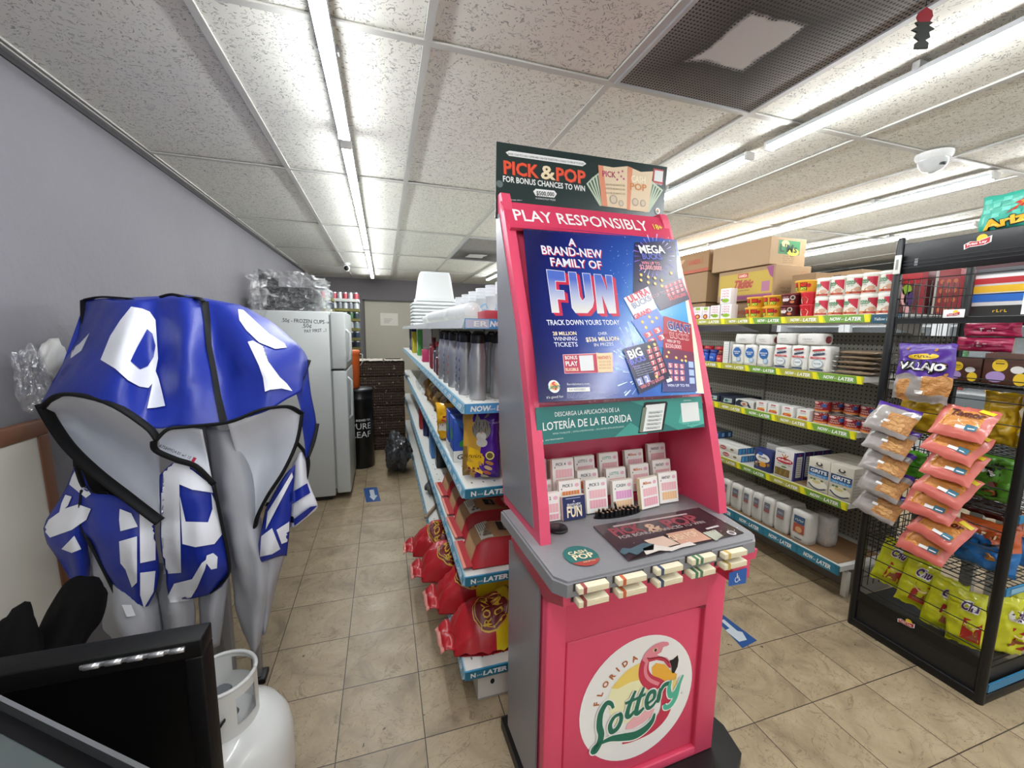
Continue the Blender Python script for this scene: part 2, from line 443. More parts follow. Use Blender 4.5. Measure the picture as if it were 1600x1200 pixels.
def pillow(mb, w, h, t, mf, seed=0, n=(12, 16), crump=0.12, px=4.0, pz=4.0, seal=0.06, pinch=0.0):
    """filled bag standing on z=0, front towards -y; returns depth of its front face"""
    def dep(x, z):
        a = max(0.0, 1 - abs(2 * x / w) ** px); b = max(0.0, 1 - abs(2 * z / h - 1) ** pz)
        s0 = Vector((x * 9 / max(w, h) + seed * 7.3, z * 9 / max(w, h), seed))
        return t / 2 * math.sqrt(a * b) * (1 + crump * 2.2 * noise.noise(s0)) + t * crump * 0.5 * abs(noise.noise(s0 * 2.3)) * min(1, 6 * a * b)
    def P(i, j, sgn):
        u = i / n[0]; v = j / n[1]; z = h * v
        ww = w * (1 - pinch * math.sin(PI * v) * 0.5)
        x = ww * (u - 0.5)
        xe = x + 0.012 * noise.noise(Vector((z * 14, seed * 3.1, u * 3))) * (w / 0.2)
        y = sgn * dep(x, z)
        if v < seal or v > 1 - seal: y = sgn * 0.0015 + 0.003 * math.sin(u * 40)
        return Vector((xe, y, z + 0.012 * (h / 0.25) * noise.noise(Vector((u * 5, seed * 1.7, v * 3)))))
    for sgn in (-1, 1):
        g = [[P(i, j, sgn) for i in range(n[0] + 1)] for j in range(n[1] + 1)]
        if sgn == 1: g = [r[::-1] for r in g]
        mb.grid(g, (lambda j, i: mf((i + .5) / n[0], (j + .5) / n[1])))
    return dep
def bagfront(mb, dep):
    mb.M = None
    mb.warp = lambda x, y, z: (x, -dep(x, y) - 0.001 - 2.0 * z, y)
    return mb
def bagbox(mb, w, d, h, m, rnd=0.01, seed=0, amp=0.004, n=5, mtop=None):
    """soft paper bag: a rounded block with bulging faces"""
    bm = bmesh.new(); bmesh.ops.create_cube(bm, size=1)
    bmesh.ops.subdivide_edges(bm, edges=bm.edges[:], cuts=n, use_grid_fill=True)
    for v in bm.verts:
        p = v.co * 2; q = Vector((p.x * math.sqrt(max(0, 1 - .12 * (p.y ** 2 + p.z ** 2) + .04)), p.y * math.sqrt(max(0, 1 - .12 * (p.x ** 2 + p.z ** 2) + .04)), p.z * math.sqrt(max(0, 1 - .06 * (p.x ** 2 + p.y ** 2) + .02))))
        k = noise.noise(p * 2.1 + Vector((seed * 5.3, 0, 0)))
        v.co = Vector((q.x * w / 2 * 1.02, q.y * d / 2 * 1.02, (q.z + 1) * h / 2)) + p.normalized() * k * amp
        v.co.z = max(0, v.co.z)
    bm.verts.index_update()
    s = [[v.index for v in f.verts] for f in bm.faces]
    mb.add([v.co for v in bm.verts], s, m, True); bm.free(); return mb
# ------------------------------------------------------------------ colours
WHITE = mat('#E9EAE8', 0.5); PAPER = mat('#EDEBE4', 0.7); BLACK = mat('#0B0B0C', 0.45); BLKM = mat('#151617', 0.4, 0.3)
CEIL = 2.335; XL = -1.09; XR = 6.4; YB = 7.45; YF = -3.6
# ------------------------------------------------------------------ the room
m = MB(); m.box(((XL + XR) / 2, (YB + YF) / 2, -0.05), (XR - XL + 0.3, YB - YF + 0.3, 0.1), floor_material()); m.build('floor', kind='structure')
CM = ceiling_material()
m = MB()
gx = [XL] + [0.148 + 0.61 * k for k in range(-2, 11)] + [XR]
gx = [x for x in gx if XL <= x <= XR]
gy = [1.345 + 1.22 * k for k in range(-4, 6)]
gy = [YF] + [y for y in gy if y > YF] 
if gy[-1] < YB - 0.05: gy.append(YB)
m.box(((XL + XR) / 2, (YB + YF) / 2, CEIL + 0.06), (XR - XL, YB - YF, 0.04), CM)
for i in range(len(gx) - 1):
    for j in range(len(gy) - 1):
        x0, x1, y0, y1 = gx[i], gx[i + 1], gy[j], gy[j + 1]
        tl = random.uniform(-0.004, 0.006); sg = random.uniform(0.0, 0.008); rows = []
        for a in range(7):
            v = a / 6; rows.append([Vector((x0 + (x1 - x0) * b / 4, y0 + (y1 - y0) * v, CEIL + 0.004 + tl * (b / 4 - .5) - sg * math.sin(PI * v) * math.sin(PI * b / 4))) for b in range(5)][::-1])
        m.grid(rows, CM)
m.build('ceiling', kind='structure')
BARM = mat('#BDBCB5', 0.5, var=0.1, vscale=3)
m = MB()
for x in gx: m.box((x, (YB + YF) / 2, CEIL - 0.002), (0.024, YB - YF, 0.007), BARM)
for y in gy: m.box(((XL + XR) / 2, y, CEIL - 0.003), (XR - XL, 0.024, 0.006), BARM)
m.build('trim_1', kind='structure')
WALLM = stucco_material('#78767A', 'grey_painted_stucco')
BACKM = stucco_material('#6E6A6C', 'dark_grey_back_wall', 18, 0.12)
# left wall with a dark recess above the fridge
m = MB()
wy0, wy1, wz0, wz1 = 4.42, 5.22, 1.72, 2.03
def wallx(y0, y1, z0, z1): m.box((XL - 0.1, (y0 + y1) / 2, (z0 + z1) / 2), (0.2, y1 - y0, z1 - z0), WALLM)
wallx(YF, wy0, 0, CEIL + .05); wallx(wy1, YB + .1, 0, CEIL + .05); wallx(wy0, wy1, 0, wz0); wallx(wy0, wy1, wz1, CEIL + .05)
m.build('wall_left', kind='structure')
m = MB(); m.box((XL - 0.21, (wy0 + wy1) / 2, (wz0 + wz1) / 2), (0.02, wy1 - wy0 + .05, wz1 - wz0 + .05), mat('#0A0A0B', 0.6))
for z in (wz0 + .01, wz1 - .01): m.box((XL - 0.1, (wy0 + wy1) / 2, z), (0.19, wy1 - wy0, 0.02), mat('#18181A', 0.6))
for y in (wy0 + .01, wy1 - .01): m.box((XL - 0.1, y, (wz0 + wz1) / 2), (0.19, 0.02, wz1 - wz0 - .04), mat('#18181A', 0.6))
m.build('window_1', kind='structure')
m = MB(); m.box((XL + 0.012, (YB + YF) / 2, CEIL - 0.014), (0.024, YB - YF, 0.006), mat('#A9A8A3', 0.5)); m.box((XL + 0.003, (YB + YF) / 2, CEIL - 0.026), (0.008, YB - YF, 0.02), mat('#3A383A', 0.6)); m.build('trim_2', kind='structure')
# back wall round the door
dx0, dx1, dz = -0.305, 0.62, 1.985
m = MB()
m.box(((XL + dx0) / 2, YB + .1, CEIL / 2), (dx0 - XL, .2, CEIL + .1), BACKM); m.box(((dx1 + XR) / 2, YB + .1, CEIL / 2), (XR - dx1, .2, CEIL + .1), BACKM)
m.box(((dx0 + dx1) / 2, YB + .1, (dz + CEIL) / 2), (dx1 - dx0, .2, CEIL - dz + .05), BACKM); m.build('wall_back', kind='structure')
m = MB(); m.box((XR + .1, (YB + YF) / 2, CEIL / 2), (.2, YB - YF, CEIL + .1), stucco_material('#77747A', 'grey_far_wall')); m.build('wall_right', kind='structure')
m = MB(); m.box(((dx0 + dx1) / 2, YB + .04, dz / 2), (dx1 - dx0, .04, dz), mat('#A9A595', 0.55, var=0.06, vscale=2)); d1 = m.build('door_1', kind='structure')
m = MB()
for x in (dx0 + .012, dx1 - .012): m.box((x, YB + .01, dz / 2), (.024, .05, dz), mat('#5B584F', 0.6))
m.box(((dx0 + dx1) / 2, YB + .01, dz - .012), (dx1 - dx0, .05, .024), mat('#4B4842', 0.6)); m.build('door_frame', parent=d1)
p0 = aty(594, 489, YB + .018); p1 = aty(622, 509, YB + .018)
m = MB(); m.box(((p0.x + p1.x) / 2, YB + .0165, (p0.z + p1.z) / 2), (p1.x - p0.x, .003, p0.z - p1.z), mat('#CFCBC0', 0.7))
m.M = frame((p0.x, YB + .015, p1.z), (1, 0, 0), (0, 0, 1))
for i in range(4): m.rect(.06, .11 - i * .022, .2 - .02 * i, .117 - i * .022, mat('#8A8880', .8))
m.build('paper_notice', loc=((p0.x + p1.x) / 2, YB + .018, (p0.z + p1.z) / 2), label='white paper notice taped to the beige back door', cat='notice')

# ------------------------------------------------------------------ lights on the ceiling
TUBE = emit_material('led_tube_light', (0.93, 0.97, 1.0, 1), TUBE_POWER)
ALU = mat('#B9BBBD', 0.35, 0.6)
DIODE = mat('#C3C6CA', 0.4)
def led(x, y0, y1, label, grp):
    L = y1 - y0; yc = (y0 + y1) / 2; z = CEIL - 0.026
    t = thing('led_tube_light', label, 'light', (x, yc, CEIL - 0.006), group=grp)
    m = MB(); pr = [(-0.0215, -0.014), (-0.024, 0.0), (0.024, 0.0), (0.0215, -0.014)]
    m.prism([(x + a, z + 0.006 + b - 0.004) for a, b in pr], y0, y1, ALU, 'y'); m.build('housing', t)
    m = MB(); n = 12; rows = []
    for yy in (y0 + .012, y1 - .012): rows.append([Vector((x - 0.021 * math.cos(.13 + (PI - .26) * k / n), yy, z - 0.011 - 0.021 * math.sin(.13 + (PI - .26) * k / n))) for k in range(n + 1)])
    m.grid(rows, TUBE); m.build('lens', t)
    for yy in (y0 + .006, y1 - .006):
        m = MB(); m.box((x, yy, z - 0.014), (0.05, 0.014, 0.036), WHITE, 0.004); m.build('end_cap', t)
    for q in (0.22, 0.78):
        m = MB(); yy = y0 + L * q; m.box((x, yy, CEIL - 0.016), (0.062, 0.02, 0.02), ALU); m.build('bracket', t)
    return t
G1 = 'LED tube lights on the ceiling'
for y0, y1, lb in ((-2.9, -0.48, None), (-0.44, 1.98, 'LED tube light on the left ceiling row, nearest the camera'), (2.05, 4.47, 'middle LED tube light on the left ceiling row above the aisle'), (4.54, 6.96, 'LED tube light on the left ceiling row by the back door')):
    led(-0.135, y0, y1, lb or 'LED tube light of the left row overhead and behind the camera', G1)
for y0, y1, lb in ((-2.4, -1.0, 'LED tube light of the row past the vent, behind the camera'), (-0.95, 1.47, 'long LED tube light beside the large sooty vent, upper right'), (1.56, 3.98, 'LED tube light whose end shows above the pink stand'), (4.06, 6.48, 'far LED tube light of the row past the vent, behind the pink stand')):
    led(1.615, y0, y1, lb, G1)
for y0, y1, lb in ((-1.2, 1.22, 'LED tube light ending beside the white dome camera, far right'), (1.33, 3.75, 'LED tube light running above the stacked cartons on the right'), (3.84, 6.26, 'far LED tube light of the row above the right shelving')):
    led(2.945, y0, y1, lb, G1)
for y0, y1, lb in ((-0.6, 1.82, 'LED tube light above the black snack rack'), (1.9, 4.32, 'LED tube light low on the right between cartons and snack rack'), (4.4, 6.8, 'far LED tube light of the row behind the cartons')):
    led(4.07, y0, y1, lb, G1)
GM = grille_material()
def vent(x0, x1, y0, y1, label):
    t = thing('ceiling_vent', label, 'vent', ((x0 + x1) / 2, (y0 + y1) / 2, CEIL - .006))
    m = MB(); m.box(((x0 + x1) / 2, (y0 + y1) / 2, CEIL - .0055), (x1 - x0 - .026, y1 - y0 - .026, .005), GM); m.build('grille', t)
    m = MB()
    for x in (x0 + .017, x1 - .017): m.box((x, (y0 + y1) / 2, CEIL - .008), (.012, y1 - y0 - .024, .01), ALU)
    for y in (y0 + .017, y1 - .017): m.box(((x0 + x1) / 2, y, CEIL - .008), (x1 - x0 - .048, .012, .01), ALU)
    m.build('rim', t)
vent(0.758, 1.368, 0.125, 1.345, 'large soot-stained perforated return air vent at the top of the photo')
vent(0.758, 1.368, 3.785, 5.005, 'small looking stained ceiling vent far back above the left shelving')
# dome camera
p = atz(1460, 240, CEIL - .006); t = thing('dome_camera', 'white dome security camera on the ceiling at the right', 'camera', p)
m = MB(); m.lathe([(.066, 0), (.066, -.014), (.058, -.03)], WHITE, 24, p); m.build('mount', t)
m = MB(); m.lathe([(.056, -.03), (.052, -.05), (.036, -.072), (.012, -.082)], mat('#D9DCDC', .15, coat=.6), 24, p); m.disc
m.build('dome', t)
m = MB(); m.lathe([(.014, -.0), (.013, -.008)], BLACK, 12, p + Vector((-.012, -.04, -.055))); m.build('lens', t)
# bullet camera
p = atz(541, 411, CEIL - .003); t = thing('bullet_camera', 'small white security camera on the ceiling near the back door', 'camera', p)
m = MB(); m.lathe([(.045, 0), (.045, -.02)], WHITE, 16, p); m.lathe([(.018, -.02), (.018, -.045)], WHITE, 10, p); m.build('mount', t)
m = MB(); q = p + Vector((0, 0, -.065)); d = (CAM - q).normalized(); m.tube([q - d * .06, q + d * .05, q + d * .06], .042, WHITE, 16); m.build('housing', t)
m = MB(); m.tube([q + d * .061, q + d * .066], .03, BLACK, 16); m.build('lens', t)
# rose-shaped hanging freshener
p = atz(1452, -30, CEIL - .007)
t = thing('hanging_ornament', 'red rose and black vase ornament hanging on a thread by the vent', 'ornament', p)
q0 = p + Vector((0, 0, 0)); u = (atz(1450, 0, CEIL) - p)
m = MB(); m.tube([p - Vector((0, 0, .004)), p - Vector((0, 0, .055))], .0012, BLACK, 5); m.build('thread', t)
F = frame(p - Vector((0, 0, .055)), (0.93, -0.36, 0), (0, 0, 1))
m = MB(); m.M = F
rd = mat('#8E1522', .5); gr = mat('#20261E', .6)
m.prism([(-.014, -.012), (.0, -.002), (.014, -.01), (.018, -.022), (.012, -.034), (-.012, -.034), (-.018, -.022)], -.002, .002, rd); m.build('rose', t)
m = MB(); m.M = F
m.prism([(-.006, -.03), (.006, -.03), (.02, -.036), (.012, -.042), (.026, -.05), (.014, -.056), (.018, -.068), (.008, -.074), (.016, -.08), (.016, -.092), (-.014, -.092), (-.014, -.08), (-.006, -.074), (-.018, -.066), (-.012, -.056), (-.026, -.05), (-.012, -.042), (-.02, -.034)], -.0025, .0015, gr); m.build('vase', t)
# ------------------------------------------------------------------ lottery play stand
PINK = mat('#DA4A6A', 0.38, bump=0.05, bscale=220, var=0.05, vscale=6)
PINKD = mat('#CC4262', 0.42)
GREY = mat('#858588', 0.42, bump=0.08, bscale=160, var=0.14, vscale=9)
GREYS = mat('#7E7D82', 0.3, var=0.1, vscale=5)
CLEAR = film_material('clear_acrylic', (0.9, 0.92, 0.95, 1), 0.07)
SA = math.radians(2.4); SO = Vector((0.46, 1.06, 0.0))
SU = Vector((math.cos(SA), math.sin(SA), 0)); SV = Vector((-math.sin(SA), math.cos(SA), 0))
def S(u, v, z): return SO + SU * u + SV * v + Vector((0, 0, z))
SM = frame(SO, SU, SV)                                     # stand frame: u, v, z
stand = thing('lottery_stand', 'tall pink and grey lottery play stand with a big blue poster', 'display stand', tuple(SO), SA)
UL, UR = -0.05, 0.605
m = MB(); m.M = SM
m.prism([(-.062, -.12), (-.05, -.15), (.62, -.19), (.69, -.15), (.715, -.05), (.66, .25), (-.06, .25)], 0, .042, BLACK); m.build('base', stand)
# lower cabinet: pink shell with a recessed front panel
m = MB(); m.M = SM
F0, FI = -0.095, -0.084
m.box(((UL + UR) / 2, (FI + .22) / 2, .43), (UR - UL - .012, .22 - FI, .79), PINK, .008)
def fr(u0, u1, z0, z1): m.box(((u0 + u1) / 2, (F0 + FI) / 2 + .004, (z0 + z1) / 2), (u1 - u0, FI - F0 + .02, z1 - z0), PINK, .004)
fr(UL, .012, .042, .80); fr(.525, UR, .042, .80); fr(.008, .53, .607, .80); fr(.008, .53, .042, .075)
m.build('cabinet', stand)
m = MB(); m.M = SM
m.box((.268, -.0845, .34), (.494, .012, .515), PINK, .005); 
m.build('front_panel', stand)
m = MB(); m.M = SM @ frame((.516, F0 - .003, .612), (1, 0, 0), (0, 0, 1)); m.disc(0, 0, .017, .017, mat('#7A1830', .5), 2, 18); m.build('lock_hole', stand)
for u, nm in ((UL - .002, -1), (UR + .002, 1)):
    m = MB(); m.M = SM
    m.prism([(-.055, .07), (.19, .07), (.205, .775), (-.055, .775)], u - .003, u + .003, GREYS, 'x'); m.build('lower_side_panel', stand)
# pink skirt and grey counter
m = MB(); m.M = SM
m.hull([(-.075, -.237, .862), (.57, -.226, .862), (-.075, .15, .862), (.60, .15, .862), (-.072, -.235, .832), (.568, -.224, .832), (-.05, -.09, .745), (.60, -.09, .745), (-.05, .15, .745), (.60, .15, .745)], PINK)
m.box((.545, -.165, .80), (.075, .07, .10), PINK, .006)
m.build('skirt', stand)
m = MB(); m.M = SM; bm = bmesh.new()
pl = [(-.094, .18), (-.094, -.215), (-.07, -.247), (.545, -.236), (.578, -.205), (.61, .0), (.61, .18)]
m.prism([(a, b) for a, b in pl], .862, .895, GREY); m.prism([(a * .985 + .004, b * .975) for a, b in pl], .895, .9005, GREY)
m.build('counter', stand)
# slots moulded in the counter front
SLOTD = mat('#3A383A', .6)
# tower sides
def vfront(z):
    P = [(.90, -.072), (1.0, -.052), (1.25, .020), (1.48, .098), (1.92, .298), (1.945, .315)]
    for (a, b), (c, d) in zip(P, P[1:]):
        if z <= c: return b + (d - b) * (z - a) / (c - a)
    return P[-1][1]
prof = [(vfront(z), z) for z in (.90, 1.0, 1.1, 1.25, 1.36, 1.48, 1.6, 1.75, 1.92, 1.945)]
back = [(.366, 1.945), (.30, 1.1), (.24, .90)]
for u0, u1 in ((UL - .012, UL + .02), (UR - .022, UR + .01)):
    m = MB(); m.M = SM; m.prism(prof + back, u0, u1, PINK, 'x'); sp_ = m.build('side_panel', stand)
    m = MB(); m.M = SM
    o = u0 - .0015 if u0 < .2 else u1 + .0015
    gp = [(vfront(z) + .042, z) for z in (.93, 1.1, 1.25, 1.48, 1.7, 1.88)] + [(.355, 1.88), (.288, 1.1), (.232, .93)]
    m.prism(gp, o - .0015, o + .0015, GREYS, 'x'); m.build('grey_inset', sp_)
# back and niche
m = MB(); m.M = SM
m.hull([(UL, .22, .90), (UR, .22, .90), (UL, .24, .90), (UR, .24, .90), (UL, .27, 1.3), (UR, .27, 1.3), (UL, .29, 1.3), (UR, .29, 1.3)], PINK)
m.build('niche_back', stand)
m = MB(); m.M = SM
m.hull([(UL + .02, .03, 1.255), (UR - .02, .03, 1.255), (UL + .02, .26, 1.275), (UR - .02, .26, 1.275), (UL + .02, .05, 1.30), (UR - .02, .05, 1.30), (UL + .02, .26, 1.30), (UR - .02, .26, 1.30)], PINK)
m.build('niche_hood', stand)
m = MB(); m.M = SM
m.hull([(UL, .045, 1.3), (UR, .045, 1.3), (UL, .29, 1.3), (UR, .29, 1.3), (UL, .31, 1.9), (UR, .31, 1.9), (UL, .362, 1.925), (UR, .362, 1.925), (UL, .325, 1.915), (UR, .325, 1.915)], PINK)
m.build('back_board', stand)
# sloping slip rack steps inside the niche (grey)
m = MB(); m.M = SM
m.box(((UL + UR) / 2, .125, .913), (UR - UL - .044, .05, .026), PINKD, .002); m.build('rack_step', stand)
m = MB(); m.M = SM; m.box(((UL + UR) / 2, .187, .925), (UR - UL - .044, .07, .05), PINKD, .002); m.build('rack_step', stand)
NAVY = mat('#141C5E', .16, coat=.5); NAVYT = mat('#141C5E', .2)
# -------- header strip
def quad_frame(tl, tr, bl, v0z0, v1z1):
    """frame on the stand's tilted plane through (v0,z0) low and (v1,z1) high"""
    (v0, z0), (v1, z1) = v0z0, v1z1
    return frame(S(0, v0, z0), SU, SV * (v1 - v0) + Vector((0, 0, z1 - z0)))
HF = quad_frame(0, 0, 0, (.262, 1.855), (.322, 1.945))
def slab(M, q, m, th, l=0):
    """thin plate whose outline is given by photo points on the plane M"""
    P = [on_plane(*p, M) for p in q]; mm = MB(); mm.M = M
    cx = sum(p.x for p in P) / len(P); s = 0
    A = sum(P[i].cross(P[(i + 1) % len(P)]) for i in range(len(P)))
    if A < 0: P = P[::-1]
    mm.prism([(p.x, p.y) for p in P], -th, 0, m); return mm
m = slab(HF, [(782, 314), (1041, 341), (1050, 374), (798, 355)], mat('#CF3C5D', .25), .012)
m.ptext('PLAY RESPONSIBLY', (805, 344), (1015, 361), 16.5, WHITE, 1, .012)
c = on_plane(1029, 355, HF); m.disc(c.x, c.y, .0125, .0125, mat('#7E2038', .4), 1); m.disc(c.x, c.y, .0105, .0105, mat('#C83A5A', .4), 2)
m.ptext('18+', (1022, 358.5), (1036, 360), 7, mat('#E8D43C', .5), 3, .015)
m.build('header_strip', stand)
m = slab(HF, [(794, 350), (1050, 371), (1051, 378), (796, 357)], CLEAR, .002); m.build('strip_holder', stand)
# -------- topper sign
TF = quad_frame(0, 0, 0, (.342, 1.90), (.362, 2.15))
DG = mat('#223331', .3); ORG = mat('#E2502F', .5); CRM = mat('#E9D9B4', .6)
m = slab(TF, [(776, 221), (1042.5, 261), (1036, 338), (774, 341)], DG, .004)
m.ppoly([(790, 238), (796, 235.5), (911, 252), (916, 256), (910, 260), (795, 243.5)], WHITE)
m.ptext('ENTER YOUR PICK DAILY GAMES AND CASH POP TICKETS FOR A CHANCE TO WIN UP TO $10,000', (794, 242), (912, 258), 3.3, DG, 2)
def sh(t, a, b, h, c1, c2, bold=.03, d=(1.1, .9)):
    m.ptext(t, (a[0] + d[0], a[1] + d[1]), (b[0] + d[0], b[1] + d[1]), h, c2, 1, bold); m.ptext(t, a, b, h, c1, 2, bold)
sh('PICK', (787, 271), (842, 278), 20, ORG, mat('#7C241B', .5)); sh('&', (845, 279), (868, 281), 21, CRM, mat('#7C5A30', .5), .02); sh('POP', (869, 282), (915, 287), 20, ORG, mat('#7C241B', .5))
m.ptext('FOR BONUS CHANCES TO WIN', (786, 283.5), (914, 299), 9, WHITE, 1, .02)
m.ppoly([(833, 299), (837, 295), (866, 298), (870, 303), (866, 309), (837, 306)], WHITE); m.ptext('$500,000', (838, 305), (866, 307), 6.5, mat('#23302E', .5), 2, .02)
m.ptext('IN BONUS PLAY PRIZES', (837, 311), (868, 314), 2.6, WHITE, 1)
m.ptext('BOXING 1 — DAILY', (778, 308), (798, 309), 2.6, WHITE, 1)
m.ptext('PROMOTION RULES APPLY', (778, 312), (816, 314), 1.6, WHITE, 1)
BILL = mat('#B9C7AE', .6); BILD = mat('#40564A', .6)
def tri(p, c1, l=1): m.ppoly(p, c1, l)
for k in range(5):
    tri([(916 + 4.5 * k, 287 - 4 * k), (927 + 4 * k, 276 - 3 * k), (941 + 1 * k, 322), (937 + 1 * k, 322)], BILL, 1 + .3 * k); tri([(919 + 4.5 * k, 287 - 4 * k), (925 + 4 * k, 280 - 3 * k), (938 + k, 316), (937 + k, 318)], BILD, 1.15 + .3 * k)
    tri([(1036 - 4 * k, 297 - 3 * k), (1027 - 3.5 * k, 290 - 3 * k), (1010 - k, 332), (1014 - k, 332)], BILL, 1 + .3 * k); tri([(1033 - 4 * k, 298 - 3 * k), (1027 - 3.5 * k, 294 - 3 * k), (1012 - k, 326), (1013 - k, 327)], BILD, 1.15 + .3 * k)
TK = mat('#DDC7A6', .6); TK2 = mat('#CDB69A', .6)
tri([(934, 258), (958, 262), (980, 260), (979, 327), (940, 322)], TK, 3); tri([(980, 260), (1001, 269), (1020, 268), (1012, 332), (979, 328)], TK, 3)
tri([(934, 258), (942, 259.5), (949, 322.5), (940, 322)], mat('#D98B6A', .6), 3.4); tri([(980, 260), (988, 263), (984, 328), (979, 328)], mat('#D98B6A', .6), 3.4)
m.ptext('PICK', (941, 276), (962, 278), 9, mat('#A8325C', .5), 4, .02)
for q in ((966, 270), (970, 276), (964, 281), (972, 268), (974, 280)): c = on_plane(*q, TF); m.disc(c.x, c.y, .004, .004, mat('#B64A78', .5), 4, 10)
m.ptext('CASH', (986, 284), (1008, 287), 10, mat('#EFE3C2', .5), 4, .02); m.ptext('POP', (984, 296), (1010, 299), 10, mat('#C77E3C', .5), 4, .03)
for y in (290, 296, 303): m.ptext('GOOD FOR ONE DRAW 02 21 18 06', (946, y), (976, y + 2), 3, mat('#7C6A52', .6), 4)
for q, r in (((958, 312), 9), ((992, 316), 8), ((970, 318), 6), ((1004, 318), 7)): c = on_plane(*q, TF); m.disc(c.x, c.y, r * .0019, r * .0019, mat('#A79888', .6), 4, 14); m.disc(c.x, c.y, r * .0014, r * .0014, mat('#CDBDA4', .6), 4.5, 14)
m.ppoly([(1021, 263), (1037, 266), (1035.5, 289), (1019.5, 286)], mat('#B23A3A', .5)); m.ppoly([(1023, 266), (1036, 268), (1034.5, 285), (1021.5, 282.5)], mat('#D7DAD8', .5), 2)
m.ptext('SCAN HERE', (1021, 288), (1034, 290), 2.6, WHITE, 2)
c = on_plane(1027, 330, TF); m.disc(c.x, c.y, .011, .012, WHITE, 4); m.disc(c.x, c.y, .006, .007, mat('#D8742E', .5), 5); m.disc(c.x - .002, c.y - .003, .006, .003, mat('#2E8A6A', .5), 6)
c = on_plane(778, 287, TF); m.disc(c.x + .006, c.y, .012, .012, mat('#5C6B68', .5), 1)
m.build('topper_sign', stand)
# -------- big poster
PF = quad_frame(0, 0, 0, (-.012, 1.27), (.262, 1.865))
g = G('poster_blue_print'); pos = g.n('NewGeometry').outputs['Position']; sp = g.n('SeparateXYZ', i_0=pos)
dxx = g.math('SUBTRACT', sp.outputs[0], 0.98); dzz = g.math('SUBTRACT', sp.outputs[2], 1.50)
rr = g.math('SQRT', g.math('ADD', g.math('MULTIPLY', dxx, dxx), g.math('MULTIPLY', dzz, dzz)))
nn = g.n('TexNoise', i_Vector=pos, i_Scale=60.0, i_Detail=2.0); 
cb = g.ramp(rr, [(0.10, lin('4FA6DE')), (0.26, lin('2C5FB8')), (0.42, lin('1B2B7E')), (0.56, lin('121750'))])
cb = g.mix(g.math('MULTIPLY', g.math('GREATER_THAN', nn.outputs[0], 0.73), g.math('SUBTRACT', 1.0, g.math('MULTIPLY', rr, 2.6))), cb, lin('DDEBF5'))
g.set('Base Color', cb); g.set('Roughness', 0.22); g.set('Coat Weight', 0.35); g.set('Coat Roughness', 0.16); POST = g.m
nb = g.n('TexNoise', i_Vector=pos, i_Scale=260.0); g.bump(nb.outputs[0], 0.12, 0.002)
m = slab(PF, [(817, 351), (1057, 375), (1073, 455), (1089, 540), (1100, 615), (842, 629)], POST, .002)
m.ppoly([(1057, 375), (1073, 455), (1089, 540), (1100, 615), (1087, 614), (1084, 560)], mat('#E4E0C8', .5), .5)
RD = mat('#C41F45', .4); PW = mat('#E6E9F2', .35); PC = mat('#F3E3C0', .35)
def tri(p, c1, l=1): m.ppoly(p, c1, l)
D = (1.6, 1.2)
sh('A', (888, 383.5), (900, 385.5), 11, PW, RD, .03, D)
sh('BRAND-NEW', (847, 397), (942, 403.5), 13, PW, RD, .02, D); sh('FAMILY OF', (861, 415.5), (941, 420.5), 12.5, PW, RD, .02, D)
# FUN, hand-set heavy block letters with a pale outline and crimson drop
FU = {'F': [(853, 421), (882, 424), (884, 441), (868, 440), (869, 453), (881, 454), (883, 469), (871, 468), (874, 489), (862, 489)],
      'U': [(887, 424.5), (900, 425.5), (906, 464), (910, 470), (914, 465), (909, 426.5), (922, 427.5), (928, 470), (926, 480), (918, 489.5), (899, 489.5), (893, 481)],
      'N': [(927, 428), (939, 429), (949, 456), (945, 429.5), (956, 430.5), (963, 490), (951, 490), (940, 461), (944, 490), (933, 490)]}
lo = mat('#E7DFC4', .3); hi = mat('#6F86CE', .3)
for k in 'FUN':
    tri([(x + 5.5, y + 4.5) for x, y in FU[k]], RD, 1); tri([(x + 3, y + 2.5) for x, y in FU[k]], RD, 1.3); tri(FU[k], PW, 2)
    cx = sum(p[0] for p in FU[k]) / len(FU[k]); cy = sum(p[1] for p in FU[k]) / len(FU[k])
g2 = G('letter_blend'); sp2 = g2.n('SeparateXYZ', i_0=g2.n('NewGeometry').outputs['Position'])
g2.set('Base Color', g2.ramp(g2.math('MULTIPLY', g2.math('SUBTRACT', sp2.outputs[2], 1.50), 6.0), [(0.15, lin('F4EAD0')), (0.5, lin('C9CBD8')), (0.95, lin('4F6AC0'))])); g2.set('Roughness', .3)
for k in 'FUN':
    P = FU[k]; n = len(P); q = []
    A = sum(P[i][0] * P[(i + 1) % n][1] - P[(i + 1) % n][0] * P[i][1] for i in range(n)); sg = 1 if A > 0 else -1
    for i in range(n):
        a = Vector(P[i - 1]); b = Vector(P[i]); c = Vector(P[(i + 1) % n]); e1 = (b - a).normalized(); e2 = (c - b).normalized()
        n1 = Vector((-e1.y, e1.x)) * sg; n2 = Vector((-e2.y, e2.x)) * sg; nn_ = (n1 + n2); nn_ = nn_ / max(.5, nn_.length_squared / 2)
        q.append(tuple(b + nn_ * .9))
    tri(q, g2.m, 3)
m.ptext('TRACK DOWN YOURS TODAY', (855, 508), (969, 507.5), 8, PW, 1, .015)
m.ptext('28 MILLION', (864, 524), (901, 523.5), 5.5, PC, 1, .02); m.ptext('WINNING', (865.5, 532.5), (902, 532), 6, PW, 1, .005); m.ptext('TICKETS', (866.5, 542), (903, 541.5), 7, PW, 1, .005)
m.ptext('OVER', (935, 524), (949, 523), 4.5, PW, 1); m.ptext('$536 MILLION', (916, 534), (967, 532), 6.5, PC, 1, .02); m.ptext('IN PRIZES', (929, 541.5), (959, 540), 5, PW, 1)
